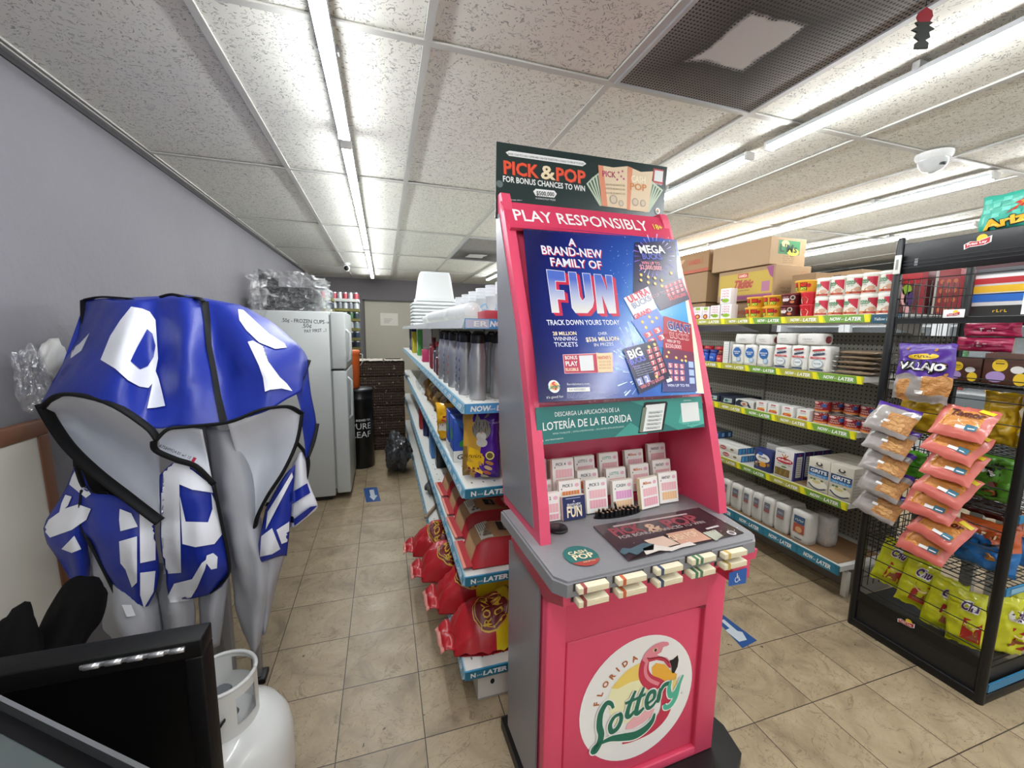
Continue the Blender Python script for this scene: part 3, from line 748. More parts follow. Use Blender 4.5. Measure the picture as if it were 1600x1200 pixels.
tri([(879, 554), (957, 551), (958, 582), (882, 584)], mat('#E9B7BE', .4), 1); tri([(880, 555), (935, 553), (937, 582), (883, 583)], mat('#B32446', .4), 2)
m.ptext('BONUS', (883, 562), (902, 561.5), 5.5, WHITE, 3, .02); m.ptext('PLAY', (884, 572), (903, 571.5), 7, WHITE, 3, .03); m.ptext('ELIGIBLE', (884, 580), (904, 579.5), 4.5, PC, 3, .02)
tri([(904, 556), (926, 555), (928, 579), (907, 580)], mat('#D9DADA', .4), 3)
tri([(931, 551), (939, 553), (955, 551), (957, 581), (934, 582)], mat('#EBD0A6', .5), 3); m.ptext('FANTASY 5', (934, 562), (954, 561), 5, mat('#C4473A', .5), 4, .01)
for y in (567, 572, 577): m.ptext('08 22 28 31 35 QP', (936, y), (954, y - .5), 2.6, mat('#A8774C', .5), 4)
c = on_plane(865.5, 604, PF); m.disc(c.x, c.y, .0185, .0195, WHITE, 2); m.disc(c.x + .001, c.y + .001, .013, .013, mat('#F0B85A', .4), 3); m.stroke([(c.x + .004, c.y + .013), (c.x - .004, c.y + .008), (c.x + .006, c.y), (c.x + .002, c.y - .011)], .005, mat('#D6354F', .4), 4)
m.ptext('Lottery', (856, 609), (875, 606), 6, mat('#1F7F68', .4), 5, .02, .25); m.ptext("it's good fun", (854, 623), (880, 621), 3.6, WHITE, 2)
m.ptext('floridalottery.com', (886, 602), (921, 601), 3.2, WHITE, 1); tri([(886, 606), (921, 605), (922, 611.5), (886, 612.5)], PAPER, 1); m.ptext('PLAY RESPONSIBLY', (889, 610.5), (915, 609.5), 3, NAVYT, 2)
for i in range(4): m.ptext('Must be 18 or older to play. Odds of winning vary by game. Florida Lottery', (886, 616 + i * 2), (964 - 6 * i, 615 + i * 2), 1.3, mat('#A9B4DA', .4), 1)
# fireworks burst
c = on_plane(1010, 585, PF); random.seed(3)
for i in range(60):
    a = random.uniform(PI * .45, PI * 1.35); r0 = random.uniform(.06, .16); r1 = r0 + random.uniform(.008, .045); w = random.uniform(.001, .0028)
    d = Vector((math.cos(a), math.sin(a))); n_ = Vector((-d.y, d.x)) * w; A_ = c + d * r0; B_ = c + d * r1
    if B_.x < .22 or min(A_.y, B_.y) < on_plane(960, 619, PF).y: continue
    m.poly([A_ - n_ * .4, B_ - n_, B_ + n_, A_ + n_ * .4], mat(random.choice(['#BFE2EA', '#D9EEF2', '#9CCBE0']), .3), 1)
for i in range(70):
    p = on_plane(random.uniform(945, 1055), random.uniform(375, 470), PF); m.disc(p.x, p.y, random.uniform(.0006, .0018), random.uniform(.0006, .0018), mat('#C9DDF0', .3), 1, 6)
GLD = mat('#E3B64E', .35)
def cells(q, nx, ny, x0, x1, y0, y1, col_, l, txt='5', tc=WHITE):
    """little printed boxes laid out inside the ticket quad q (photo points tl,tr,br,bl)"""
    def at(u, v):
        a = Vector(q[0]).lerp(Vector(q[1]), u); b = Vector(q[3]).lerp(Vector(q[2]), u); return a.lerp(b, v)
    for i in range(nx):
        for j in range(ny):
            u0 = x0 + (x1 - x0) * (i + .12) / nx; u1 = x0 + (x1 - x0) * (i + .88) / nx; v0 = y0 + (y1 - y0) * (j + .12) / ny; v1 = y0 + (y1 - y0) * (j + .88) / ny
            tri([at(u0, v0), at(u1, v0), at(u1, v1), at(u0, v1)], col_, l)
            if txt: m.ptext(txt, at(u0 + (u1 - u0) * .25, v1 - (v1 - v0) * .12), at(u1 - (u1 - u0) * .25, v1 - (v1 - v0) * .12), (at(u0, v0) - at(u0, v1)).length * .7, tc, l + 1, .02)
def coins(q, pts, l, r=.0062):
    for u, v in pts:
        a = Vector(q[0]).lerp(Vector(q[1]), u); b = Vector(q[3]).lerp(Vector(q[2]), u); c = on_plane(*a.lerp(b, v), PF); m.disc(c.x, c.y, r, r, GLD, l, 12); m.disc(c.x, c.y, r * .6, r * .6, mat('#F1D98A', .35), l + .4, 10)
def onq(q, u, v): return tuple(Vector(q[0]).lerp(Vector(q[1]), u).lerp(Vector(q[3]).lerp(Vector(q[2]), u), v))
def qt(t, q, u0, u1, v, h, c_, l, bold=.02): m.ptext(t, onq(q, u0, v), onq(q, u1, v), h, c_, l, bold)
Q = [(991, 379), (1055, 377), (1062, 470), (989, 460)]; tri(Q, mat('#1A1742', .3), 2)
for i in range(26):
    a = 2 * PI * i / 26; p = Vector(onq(Q, .48, .26)); d = Vector((math.cos(a), math.sin(a) * 1.1)); q0 = p + d * 20; q1 = p + d * random.uniform(26, 34); n_ = Vector((-d.y, d.x)) * .8
    tri([q0, q1 + n_, q1 - n_], mat(random.choice(['#8E6FE0', '#C9BDF4', '#5B45B8']), .3), 3)
qt('MEGA', Q, .14, .74, .21, 11.5, WHITE, 5, .03); qt('BUCKS', Q, .2, .66, .32, 8, mat('#5F69C4', .3), 5, .03); qt('WIN UP TO', Q, .18, .6, .42, 4.5, mat('#E58A9C', .3), 5); qt('$2,000,000!', Q, .14, .64, .51, 6.5, mat('#EAA0A8', .3), 5, .02)
coins(Q, [(.16, .62), (.16, .72), (.32, .65), (.32, .75), (.47, .66), (.47, .76), (.62, .69), (.62, .79), (.84, .55)], 5)
Q = [(976, 468), (1064, 432), (1076, 470), (1000, 500)]; tri([(974, 466), (1012, 448), (1030, 490), (998, 510)], mat('#E6DDE0', .35), 3); tri([(1010, 449), (1064, 435), (1077, 468), (1031, 486)], mat('#3E3048', .3), 3)
m.ptext('ULTRA', (984, 474), (1015, 459), 10, mat('#C9354E', .35), 4, .03); m.ptext('BUCKS', (990, 483), (1018, 469), 8, mat('#8E9AB0', .35), 4, .03)
cells([(1036, 447), (1064, 436), (1070, 455), (1042, 466)], 4, 3, 0, 1, 0, 1, mat('#D65A68', .35), 4, '7'); m.ptext('WIN UP TO', (1012, 470), (1040, 459), 5, mat('#C9A8B0', .35), 4); m.ptext('$5,000,000', (1046, 470), (1072, 462), 5, mat('#E0646E', .35), 4, .02)
Q = [(985, 500), (1022, 480), (1050, 535), (1010, 540)]; tri([(986, 502), (1026, 482), (1048, 520), (1042, 545), (1012, 541)], mat('#4C6FC0', .3), 4); m.ptext('GRAND', (992, 500), (1018, 488), 7, mat('#D8405A', .35), 5, .03)
coins([(986, 502), (1026, 482), (1048, 520), (1012, 541)], [(.3, .2), (.3, .42), (.6, .35), (.8, .3), (.6, .15)], 5); cells([(1002, 522), (1030, 508), (1044, 530), (1014, 541)], 2, 2, 0, 1, 0, 1, mat('#C74452', .35), 5, '3')
Q = [(1036, 494), (1079, 507), (1088, 612), (1034, 613)]; tri(Q, mat('#A81C30', .3), 5)
tri([onq(Q, 0, .55), onq(Q, 1, .55), onq(Q, 1, 1), onq(Q, 0, 1)], mat('#3A3E78', .3), 5.3); tri([onq(Q, 0, .42), onq(Q, 1, .42), onq(Q, 1, .56), onq(Q, 0, .56)], mat('#6F2A4C', .3), 5.4)
m.ptext('GIANT', (1042, 515), (1079, 522), 12.5, WHITE, 6, .06); m.ptext('GIANT', (1042.5, 514), (1078.5, 521), 11.5, mat('#2B2D86', .3), 7, .03); m.ptext('BUCKS', (1046, 528), (1076, 532.5), 8, mat('#F2D5D2', .3), 6, .06); m.ptext('BUCKS', (1046.5, 527.5), (1075.5, 532), 7.2, mat('#B3202E', .3), 7, .02)
m.ptext('WIN UP TO', (1041, 535), (1062, 538), 4.5, mat('#F2DDE0', .3), 6, .02); m.ptext('$250,000!', (1039, 543), (1064, 546), 6, mat('#F0C4C8', .3), 6, .02)
coins(Q, [(.12, .53), (.18, .47), (.42, .53), (.6, .56), (.72, .5), (.72, .56)], 6, .005); cells(Q, 3, 3, .14, .68, .6, .86, mat('#C96A78', .35), 6, '5'); cells(Q, 1, 3, .78, .98, .55, .9, mat('#A9BCE0', .35), 6, None); qt('WIN UP TO 9X', Q, .15, .8, .93, 4, mat('#D9DCF0', .3), 6)
Q = [(972, 546), (1023, 532), (1048, 591), (998, 616)]; tri(Q, mat('#15163E', .3), 7)
for i in range(20):
    a = PI * (.5 + i / 20); p = Vector(onq(Q, .38, .22)); d = Vector((math.cos(a), math.sin(a))); q0 = p + d * 15; q1 = p + d * random.uniform(19, 24); n_ = Vector((-d.y, d.x)) * .6; tri([q0, q1 + n_, q1 - n_], mat('#8D6FD6', .3), 8)
m.ptext('BIG', (983, 562), (1004, 555), 12, WHITE, 9, .04); m.ptext('BUCKS', (985, 571), (1008, 563), 8, mat('#6E76D8', .3), 9, .03)
for k in range(5): m.ptext('Match any of your numbers to win prize', (989 + 1.5 * k, 575 + 3.4 * k), (1014 + 1.5 * k, 568 + 3.4 * k), 1.7, mat('#CFD0E8', .3), 8)
cells([(1007, 547), (1027, 540), (1042, 582), (1022, 592)], 2, 5, 0, 1, 0, 1, mat('#C0565E', .35), 8, '7'); coins(Q, [(.74, .12), (.92, .1), (.62, .82)], 8, .006)
cells([(990, 592), (1012, 583), (1018, 598), (996, 606)], 2, 1, 0, 1, 0, 1, mat('#8B93C9', .35), 8, '2'); m.ptext('WIN UP TO $30,000!', (1001, 609), (1037, 592), 5, mat('#E88A94', .3), 8, .02); tri([(1039, 594), (1047, 591), (1049, 596), (1041, 599)], WHITE, 9)
m.build('poster', stand)
m = slab(PF, [(835, 628), (1101, 616), (1102, 620), (836, 634)], CLEAR, .003); m.build('poster_clip', stand)
# -------- green app banner
BF = quad_frame(0, 0, 0, (.0, 1.16), (.018, 1.27))
TEAL = mat('#23706B', .3); TEAL2 = mat('#3D9488', .3)
m = slab(BF, [(837, 637), (1096, 619), (1101, 667), (840, 696)], TEAL, .004)
tri([(985, 627), (1096, 620), (1100, 660), (1060, 672), (1035, 660), (1020, 640)], TEAL2, .6); tri([(960, 683), (985, 660), (1012, 678)], TEAL2, .6); tri([(1060, 660), (1065, 640), (1080, 632), (1097, 640), (1100, 662), (1080, 668)], mat('#5BB3A4', .3), .8)
m.ptext('DESCARGA LA APLICACIÓN DE LA', (867, 651), (968, 643), 7, WHITE, 1, .005); m.ptext('LOTERÍA DE LA FLORIDA', (848.5, 673), (987, 658), 12.5, WHITE, 1, .012)
m.ptext('REVISA TUS BILLETES  |  ENTRA A PROMOCIONES  |  ENCUENTRA DETALLES DE JUEGOS', (864, 679), (975, 667.5), 2.6, mat('#C9E0DA', .4), 1)
m.ptext('your brand experts', (852, 689), (880, 685.5), 2.6, WHITE, 1); c = on_plane(846, 689, BF); m.disc(c.x, c.y, .0055, .0055, WHITE, 1, 14); m.disc(c.x, c.y, .003, .003, mat('#D65A4A', .4), 2, 10)
tri([(1006, 630), (1009, 628.5), (1041, 627), (1043, 630), (1036, 672), (997, 677)], BLACK, 2); tri([(1009, 633), (1039, 630), (1033, 671), (1000, 675)], mat('#E8E9E6', .4), 3); tri([(1004, 637), (1010, 636.5), (1004, 674), (998, 675)], mat('#77806F', .4), 4)
for k in range(5): tri([(1013 - k * 1.2, 643 + 6 * k), (1035 - k, 641 + 6 * k), (1034.5 - k, 645 + 6 * k), (1012.5 - k, 647 + 6 * k)], mat('#C3C7C4', .5), 4); m.ptext('Bonus Play', (1015 - k, 646 + 6 * k), (1030 - k, 645 + 6 * k), 2, mat('#55595A', .5), 5)
tri([(1063, 630), (1090, 628), (1093, 657), (1066, 660)], mat('#E2E5E1', .4), 2); m.ptext('DESCARGA', (1068, 627), (1080, 626.4), 2.2, WHITE, 1); m.ptext('LA APP HOY', (1070, 665), (1092, 662), 2.4, mat('#153B3B', .4), 1)
m.build('app_banner', stand)
# -------- counter mat with the PICK & POP sheet
CF = SM @ frame((0, 0, .9045), (1, 0, 0), (0, 1, 0))
m = slab(CF, [(927, 822), (1092, 793), (1162, 832), (982, 876)], mat('#3B2F35', .3, coat=.4), .003)
OR2 = mat('#93404A', .45)
m.ptext('PICK', (962, 838), (1010, 829), 11, OR2, 1, .04); m.ptext('&', (1018, 832), (1040, 827), 11, mat('#C9A489', .45), 1, .03); m.ptext('POP', (1046, 825), (1098, 814), 10.5, OR2, 1, .04)
tri([(957, 822), (1072, 802), (1074, 804), (959, 824)], mat('#B8A6A2', .5), 1); m.ptext('FOR BONUS CHANCES TO WIN', (970, 842.5), (1103, 817), 4, mat('#B9ABA8', .5), 1, .01)
tri([(1006, 845), (1036, 838), (1062, 850), (1030, 858)], mat('#CFB3A0', .5), 2); tri([(1040, 835), (1084, 826), (1112, 843), (1066, 852)], mat('#C99A82', .5), 2); m.ptext('CASH POP', (1052, 846), (1094, 837), 7, mat('#E2C6A8', .5), 3, .02)
tri([(968, 864), (972, 857), (985, 858), (1005, 849), (1022, 851), (1021, 860), (1004, 862), (996, 868), (982, 864), (976, 868)], mat('#47606B', .5), 3); tri([(1004, 858), (1020, 852), (1048, 856), (1078, 847), (1088, 852), (1066, 856), (1050, 862), (1030, 861), (1010, 868)], mat('#D8CFC6', .5), 3)
for k in range(5): tri([(1098 + 4 * k, 833 - k), (1101 + 4 * k, 832 - k), (1122 + 2 * k, 844 - k * 1.5), (1118 + 2 * k, 845 - k * 1.5)], mat('#B5BAA8', .5), 2)
tri([(1102, 826), (1121, 821), (1124, 823), (1105, 828)], mat('#C4BFC0', .5), 2); c = on_plane(1143, 833, CF); m.disc(c.x, c.y, .013, .013, mat('#CFCACB', .5), 2); m.disc(c.x, c.y, .008, .008, mat('#6A5A5E', .5), 3)
m.build('counter_mat', stand)
m = slab(CF, [(922, 819), (1090, 789), (1167, 831), (980, 879)], CLEAR, -.004); m.build('mat_cover', stand)
c = on_plane(908, 867, CF)
m = MB(); m.M = CF; m.disc(c.x, c.y, .047, .049, mat('#2F6E6A', .4), -3, 30)
m.poly([(c.x + .047 * math.cos(a), c.y + .049 * math.sin(a)) for a in [PI + .55 + k * (PI - 1.1) / 14 for k in range(15)]], mat('#A6463E', .4), -2)
m.text('CASH', c.x - .002, c.y + .01, .014, CRM, .055, -2, .02, 'c'); m.text('POP', c.x + .004, c.y - .016, .022, CRM, .06, -1.5, .03, 'c'); m.text('WIN UP TO $', c.x + .006, c.y - .034, .005, CRM, .035, -1, .01)
m.build('round_sticker', stand)
c = on_plane(1152, 902, SM @ frame((0, -.2005, 0), (1, 0, 0), (0, 0, 1)))
m = MB(); m.M = SM @ frame((0, -.2015, 0), (1, 0, 0), (0, 0, 1)); BL = mat('#1E5AA8', .4)
q = [on_plane(*p, m.M) for p in [(1139, 895), (1167, 887), (1165, 911), (1138, 916)]]; m.poly(q[::-1], BL, 1)
cx, cy = on_plane(1151.5, 903, m.M); k = .0145
m.disc(cx - .1 * k, cy + .95 * k, .15 * k, .15 * k, WHITE, 2, 10); m.stroke([(cx - .1 * k, cy + .75 * k), (cx, cy + .05 * k), (cx + .45 * k, cy + .02 * k), (cx + .7 * k, cy - .65 * k), (cx + .95 * k, cy - .55 * k)], .2 * k, WHITE, 2, 1); m.stroke([(cx - .05 * k, cy + .4 * k), (cx + .4 * k, cy + .38 * k)], .16 * k, WHITE, 2, 1)
m.stroke([(cx - .3 * k, cy + .25 * k), (cx - .6 * k, cy - .2 * k), (cx - .35 * k, cy - .75 * k), (cx + .15 * k, cy - .8 * k), (cx + .5 * k, cy - .4 * k)], .16 * k, WHITE, 2, 4)
m.build('access_sticker', stand)
# -------- round flamingo emblem on the cabinet front
EC = S(.285, -.0915, .335); EM = frame(EC, SU, (0, 0, 1)); ER = .214
m = MB(); m.M = EM
m.disc(0, 0, ER, ER * 1.0, mat('#F1F0EC', .4, var=.03, vscale=20), 1, 56)
def ep(p, q=None):
    px, py = p; return ((px - 815) / 325 * ER, -((py - 722) + .285 * (px - 815)) / 352 * ER)
def epoly(pts, c_, l): m.poly([ep(p) for p in pts], c_, l)
def estr(pts, w, c_, l, sub=6): m.stroke([ep(p) for p in pts], tuple(x / 325 * ER for x in w) if isinstance(w, tuple) else w / 325 * ER, c_, l, sub)
sun = [(640, 705)] + [(640 + 6, 680), (665, 640), (700, 595), (740, 555), (790, 525), (830, 512)] + [(860, 640), (900, 700), (860, 800), (760, 860), (690, 880), (650, 790)]
epoly(sun, mat('#F3EFC0', .45), 2); epoly([(655, 655), (665, 640), (700, 595), (740, 555), (790, 525), (830, 512), (850, 600), (840, 610), (760, 625), (690, 660)], mat('#F2D36A', .45), 2.5)
epoly([(880, 545), (905, 520), (960, 530), (1000, 570), (1040, 590), (1035, 620), (990, 640), (930, 640), (890, 600)], mat('#F0B23C', .45), 2.5); epoly([(990, 640), (1040, 600), (1045, 700), (1010, 740), (985, 700)], mat('#EFD98A', .45), 2.5)
FP = mat('#C6354F', .45); FP2 = mat('#E58A96', .45); FP3 = mat('#F0B4B8', .45)
neck = [(858, 470), (836, 520), (836, 580), (866, 625), (925, 655), (975, 700), (988, 765), (965, 840), (900, 905), (800, 948), (735, 962)]
estr(neck, (44, 74), FP, 3); estr([(852, 500), (842, 545), (850, 590), (880, 622), (930, 645)], 18, FP2, 3.4)
epoly([(745, 900), (760, 860), (800, 825), (860, 800), (915, 790), (900, 830), (850, 870), (790, 900)], FP3, 3.2)
epoly([(820, 500), (832, 465), (858, 435), (895, 408), (935, 396), (968, 398), (976, 412), (966, 420), (945, 424), (940, 445), (960, 470), (980, 492), (1000, 545), (985, 540), (950, 505), (905, 495), (870, 505), (845, 520)], FP2, 4)
epoly([(850, 492), (880, 484), (925, 480), (955, 492), (980, 515), (1000, 548), (985, 550), (950, 510), (905, 500), (860, 512)], FP, 4.5)
epoly([(940, 425), (970, 432), (1008, 452), (1030, 478), (1000, 500), (985, 505), (965, 488), (920, 478), (905, 470), (930, 455)], mat('#F2EFEA', .45), 5); epoly([(983, 505), (1005, 500), (1033, 474), (1041, 505), (1037, 545), (1020, 582), (1005, 580), (1000, 545)], BLACK, 5.2)
estr([(846, 488), (880, 491), (925, 483), (960, 497), (985, 520)], 5, mat('#7A1B30', .5), 5.5); m.disc(*ep((893, 442)), .0085, .007, mat('#F4D9B0', .4), 5); m.disc(*ep((894, 442)), .005, .0055, BLACK, 6)
GRN = mat('#1E6E58', .4); GR2 = mat('#4FB79A', .4); WO = mat('#F4F3EC', .4)
LL = [([(668, 765), (655, 738), (628, 735), (600, 790), (596, 860), (608, 910), (600, 960), (580, 1003), (566, 1000), (580, 975), (620, 952)], (14, 34), GRN), ([(600, 965), (660, 942), (730, 940), (800, 936), (860, 905), (900, 860), (912, 815)], (10, 44), GRN),
      ([(715, 800), (678, 815), (655, 860), (665, 900), (695, 885), (715, 840), (712, 805), (700, 800)], (14, 26), GRN), ([(790, 672), (762, 745), (748, 810), (765, 820), (790, 790)], (14, 26), GRN), ([(838, 655), (815, 720), (800, 795), (815, 805), (845, 775)], (14, 26), GRN),
      ([(735, 742), (790, 722), (850, 695)], 15, GRN), ([(862, 755), (900, 725), (902, 685), (875, 690), (858, 735), (868, 778), (895, 770), (920, 735)], (12, 24), GRN), ([(938, 665), (932, 720), (928, 752)], (14, 26), GRN), ([(932, 705), (955, 655), (985, 640), (990, 655)], (10, 24), GRN),
      ([(1000, 622), (992, 670), (1005, 715), (1035, 690), (1075, 592)], (12, 28), GR2), ([(1056, 640), (1040, 720), (1010, 772), (978, 785), (970, 765)], (14, 28), GR2)]
for P_, w, c_ in LL:
    ww = tuple(x + 14 for x in w) if isinstance(w, tuple) else w + 14
    estr(P_, ww, WO, 6.5)
for i, (P_, w, c_) in enumerate(LL): estr(P_, w, c_, 7.2 + .05 * i)
BRN = mat('#B5622F', .5)
for ch, p, a in zip('FLORIDA', [(592, 730), (608, 680), (634, 629), (668, 588), (694, 553), (732, 523), (782, 497)], [92, 80, 70, 58, 52, 42, 36]):
    x, y = ep(p); m.text(ch, x, y - .004, .0195, BRN, None, 3, .03, 'c', rot=math.radians(a - 12))
m.text('®', *ep((1078, 712)), .007, mat('#77736C', .5), None, 3)
m.build('emblem', stand)

# -------- loose things on the stand
SLIPW = .079
def slip_stack(lab, u, v, z, h, tilt=.2, th=.016, word='PICK 4', wc='#2B3A44', tone='#EFB9BE', tone2='#E9A7B4', edge='#EFE8DA', dark=False, grp='lottery play slip stacks in the pink niche', w=SLIPW, yaw=0.0):
    base = S(u, v, z)
    t = thing('play_slip_stack', lab, 'slips', tuple(base), (-tilt, 0, SA + yaw), grp)
    m = MB(); m.box((0, th / 2, h / 2), (w, th, h), mat(edge, .7)); 
    for k in range(1, 5): m.box((random.uniform(-.0015, .0015), th * k / 5, h / 2 + random.uniform(0, .003)), (w, .0012, h), mat('#D8CFBE' if k % 2 else '#F2EEE4', .7))
    m.build('stack', t, local=True)
    m = MB(); m.M = frame((-w / 2, -.0006, 0), (1, 0, 0), (0, 0, 1))
    m.rect(0, 0, w, h, mat('#F4F0EA' if not dark else '#1C2358', .6), 0)
    if dark:
        m.text('A', w / 2, h * .74, .006, WHITE, None, 1, .02); m.text('BRAND-NEW', w / 2, h * .6, .007, WHITE, w * .6, 1, .02); m.text('FAMILY OF', w / 2, h * .47, .007, WHITE, w * .52, 1, .02); m.text('FUN', w / 2, h * .12, .033, PC, w * .66, 1, .03); m.rect(w * .15, h * .9, w * .8, h * .93, mat('#AEB4D0', .5), 1)
    else:
        m.text(word, w * .4, h - .021, .0095, mat(wc, .5), w * .46, 1, .015); m.disc(w * .82, h - .017, w * .1, .006, mat('#E7B3C2', .5), 1, 12); m.rect(w * .1, h - .028, w * .14, h - .024, BLACK, 1)
        y = h - .032
        k = 0
        while y > .02:
            y1 = max(y - .028, .004); m.rect(w * .14, y1, w * .92, y - .002, mat(tone if k % 2 == 0 else tone2, .6), 1)
            for c_ in range(1, 6): m.rect(w * (.14 + .78 * c_ / 6) - .0006, y1, w * (.14 + .78 * c_ / 6) + .0006, y - .002, mat('#F4E4E0', .6), 2)
            y = y1 - .004; k += 1
    m.build('top_slip', t, local=True)
    return t
def px_slip(lab, pb, z, v, ptop, word, **kw):
    """place by its photo position on the plane v = const"""
    M = SM @ frame((0, v, 0), (1, 0, 0), (0, 0, 1)); a = on_plane(*pb, M); b = on_plane(*ptop, M)
    return slip_stack(lab, max(a.x, -.03 + kw.get('w', SLIPW) / 2 + .004), v, z + .0035, max(.05, b.y - z), word=word, **kw)
L3 = [  # top tier
 ('cream PICK 4 slip stack at the top left of the pink niche', (875, 745), .165, (872, 722), 'PICK 4', {'edge': '#E9DDBE', 'w': .07}), ('slip stack half hidden by the left post in the top tier', (847, 748), .165, (846, 722), 'PICK 3', {'w': .045}),
 ('lotto 5 slip stack standing in the middle of the top tier', (916, 742), .165, (917, 716), 'LOTTO 5', {}), ('green LOTTO slip stack in the top tier', (954, 735), .165, (955, 711), 'LOTTO', {'wc': '#2E9A78'}), ('orange MILLIONS slip stack in the top tier', (994, 730), .165, (993, 706), 'Millions', {'wc': '#D06A2C'}), ('FANTASY slip stack at the top right end of the niche', (1030, 724), .165, (1029, 697), 'FANTASY', {})]
L2 = [('PICK 4 slip stack in the middle tier, left part of the niche', (883, 775), .135, (880, 722), 'PICK 4', {}), ('low orange-banded slip stack in the middle tier', (921, 765), .13, (922, 738), 'PICK 2', {'tone': '#D9653C'}), ('green LOTTO slip stack in the middle tier', (965, 760), .13, (966, 735), 'LOTTO', {'wc': '#2E9A78'}), ('orange MILLIONS slip stack in the middle tier', (1002, 755), .13, (1001, 729), 'Millions', {'wc': '#D06A2C'}), ('FANTASY slip stack in the middle tier by the right side wall', (1037, 745), .13, (1036, 722), 'FANTASY', {}), ('narrow slip stack behind the left post in the middle tier', (852, 790), .125, (853, 755), 'PICK 2', {'w': .05})]
L1 = [('PICK 2 slip stack at the front left corner of the niche', (858, 820), .045, (859, 775), 'PICK 2', {}), ('PICK 5 slip stack standing right behind the navy leaflets', (893, 800), .068, (892, 755), 'PICK 5', {'tone': '#E08A4A'}), ('navy A BRAND-NEW FAMILY OF FUN leaflet stack', (898, 815), .034, (897, 779), '', {'dark': True}), ('tall PICK 5 slip stack left of the golf pencils', (934, 805), .055, (936, 753), 'PICK 5', {}),
      ('pink and peach slip stack right behind the golf pencils', (975, 797), .055, (977, 754), 'CASH', {'tone': '#E6A2D0', 'tone2': '#F0C79A'}), ('fanned yellow-topped slip stack right of the golf pencils', (1017, 792), .03, (1019, 750), 'Millions', {'wc': '#D06A2C', 'edge': '#E8D9A0', 'yaw': .12}), ('pink FANTASY slip stack at the front right corner of the niche', (1046, 785), .045, (1047, 742), 'FANTASY', {'tone2': '#F1C48E'})]
for L, z in ((L3, .953), (L2, .929), (L1, .902)):
    for lab, pb, v, pt, wd, kw in L:
        px_slip(lab, pb, z, .165 if L is L3 else (.112 if L is L2 else v), pt, wd, **kw)
# slip packs pushed into the two rows of front slots
names = ['leftmost', 'second from the left', 'middle', 'second from the right', 'rightmost']
for i, px in enumerate((927, 988, 1047, 1101, 1152)):
    for r in (0, 1):
        M = SM @ frame((0, -.262, 0), (1, 0, 0), (0, 0, 1)); py = (919, 907, 892, 877, 869)[i] + (18, 19, 15, 13, 12)[i] * r - 1
        a = on_plane(px, py, M); z = a.y
        w = .082; vf = -.247 + .011 * (a.x + .07) / .615; v0, dp = (vf - .0016, .02) if r == 0 else (vf + .0085, .03); z = max(z, .8712) if r == 0 else min(z, .8522); base = S(a.x, v0, z - .008)
        t = thing('play_slip_pack', f'{names[i]} cream slip pack in the {"upper" if r == 0 else "lower"} row of counter slots', 'slips', tuple(base), (0.0, 0, SA), 'cream slip packs in the counter slots')
        mm = MB(); mm.box((0, -dp / 2, .008), (w, dp, .0165), mat('#E6DCC0', .75), .002)
        for k in range(4): mm.box((0, -dp, .002 + .004 * k), (w * .995, .001, .0012), mat('#CFC2A0', .8))
        mm.build('paper_block', t, local=True)
        mm = MB(); c_ = ['#9E4A4A', '#C9653C', '#3C4A66', '#4E7A5A', '#C8A85A'][i]
        mm.box((-w * .3, -dp / 2 - .0005, .0083), (.009, dp, .017), mat(c_, .7))
        if i == 3: mm.box((-w * .1, -dp / 2 - .0005, .0083), (.009, dp, .017), mat(c_, .7))
        mm.build('colour_band', t, local=True)
        mm = MB(); mm.M = SM; mm.box((a.x, v0 + .001, z - .001), (w + .010, .001, .020), SLOTD); mm.build('slot', stand)
# black puck
c = on_plane(871, 826, CF); p = S(c.x, c.y, .9005)
t = MB(); t.lathe([(.028, 0), (.031, .002), (.031, .007), (.029, .009), (.001, .0095)], mat('#141417', .35), 28, p); t.build('round_cap', loc=tuple(p), label='black round plastic cap on the grey counter of the pink stand', cat='cap')
# golf pencils in the oblong cup
m = MB(); m.M = CF
c0 = on_plane(930, 808, CF); c1 = on_plane(998, 797, CF); cc = (c0 + c1) / 2; d = (c1 - c0).normalized(); L = (c1 - c0).length
path = []
for k in range(24):
    a = 2 * PI * k / 24; path.append((cc.x + d.x * math.cos(a) * L * .53 - d.y * math.sin(a) * .021, cc.y + d.y * math.cos(a) * L * .53 + d.x * math.sin(a) * .021))
m.prism(path, -.0035, -.0015, BLACK); m.build('pencil_cup', stand)
PB = mat('#17171A', .35); PT = mat('#9C7B62', .6)
proto = None; kk = 0
for a_ in range(11):
    for b_ in range(3):
        u = (a_ - 5) / 5.2 * L * .49; vv = (b_ - 1) * .0115 + random.uniform(-.002, .002)
        if abs(a_ - 5) > 4 and b_ != 1: continue
        q = cc + d * u + Vector((-d.y, d.x)) * vv; p = S(q.x, q.y, .9035); hgt = random.uniform(.9, 1.15); kk += 1
        if proto is None:
            proto = thing('golf_pencil', 'short black golf pencil, sharpened end down, in the counter cup', 'pencil', tuple(p), (0, 0, 0), 'golf pencils in the counter cup')
            mb = MB(); mb.lathe([(.0043, 0), (.0043, .017)], PB, 6, smooth=False); mb.build('shaft', proto, local=True)
            mb = MB(); mb.lathe([(.0040, .017), (.0040, .0182)], PT, 6, smooth=False); mb.build('bare_end', proto, local=True)
        else:
            r_ = (random.uniform(-.06, .06), random.uniform(-.06, .06), random.uniform(0, 1))
            o = dup(proto, tuple(p), r_); o.scale = (1, 1, hgt)
            if a_ == 5 and b_ == 1: o.location.z += .003; o.scale = (1, 1, 2.3); o.rotation_euler = (.1, -.35, 0); o['label'] = 'tallest black golf pencil sticking up slanted from the cup'; del o['group']
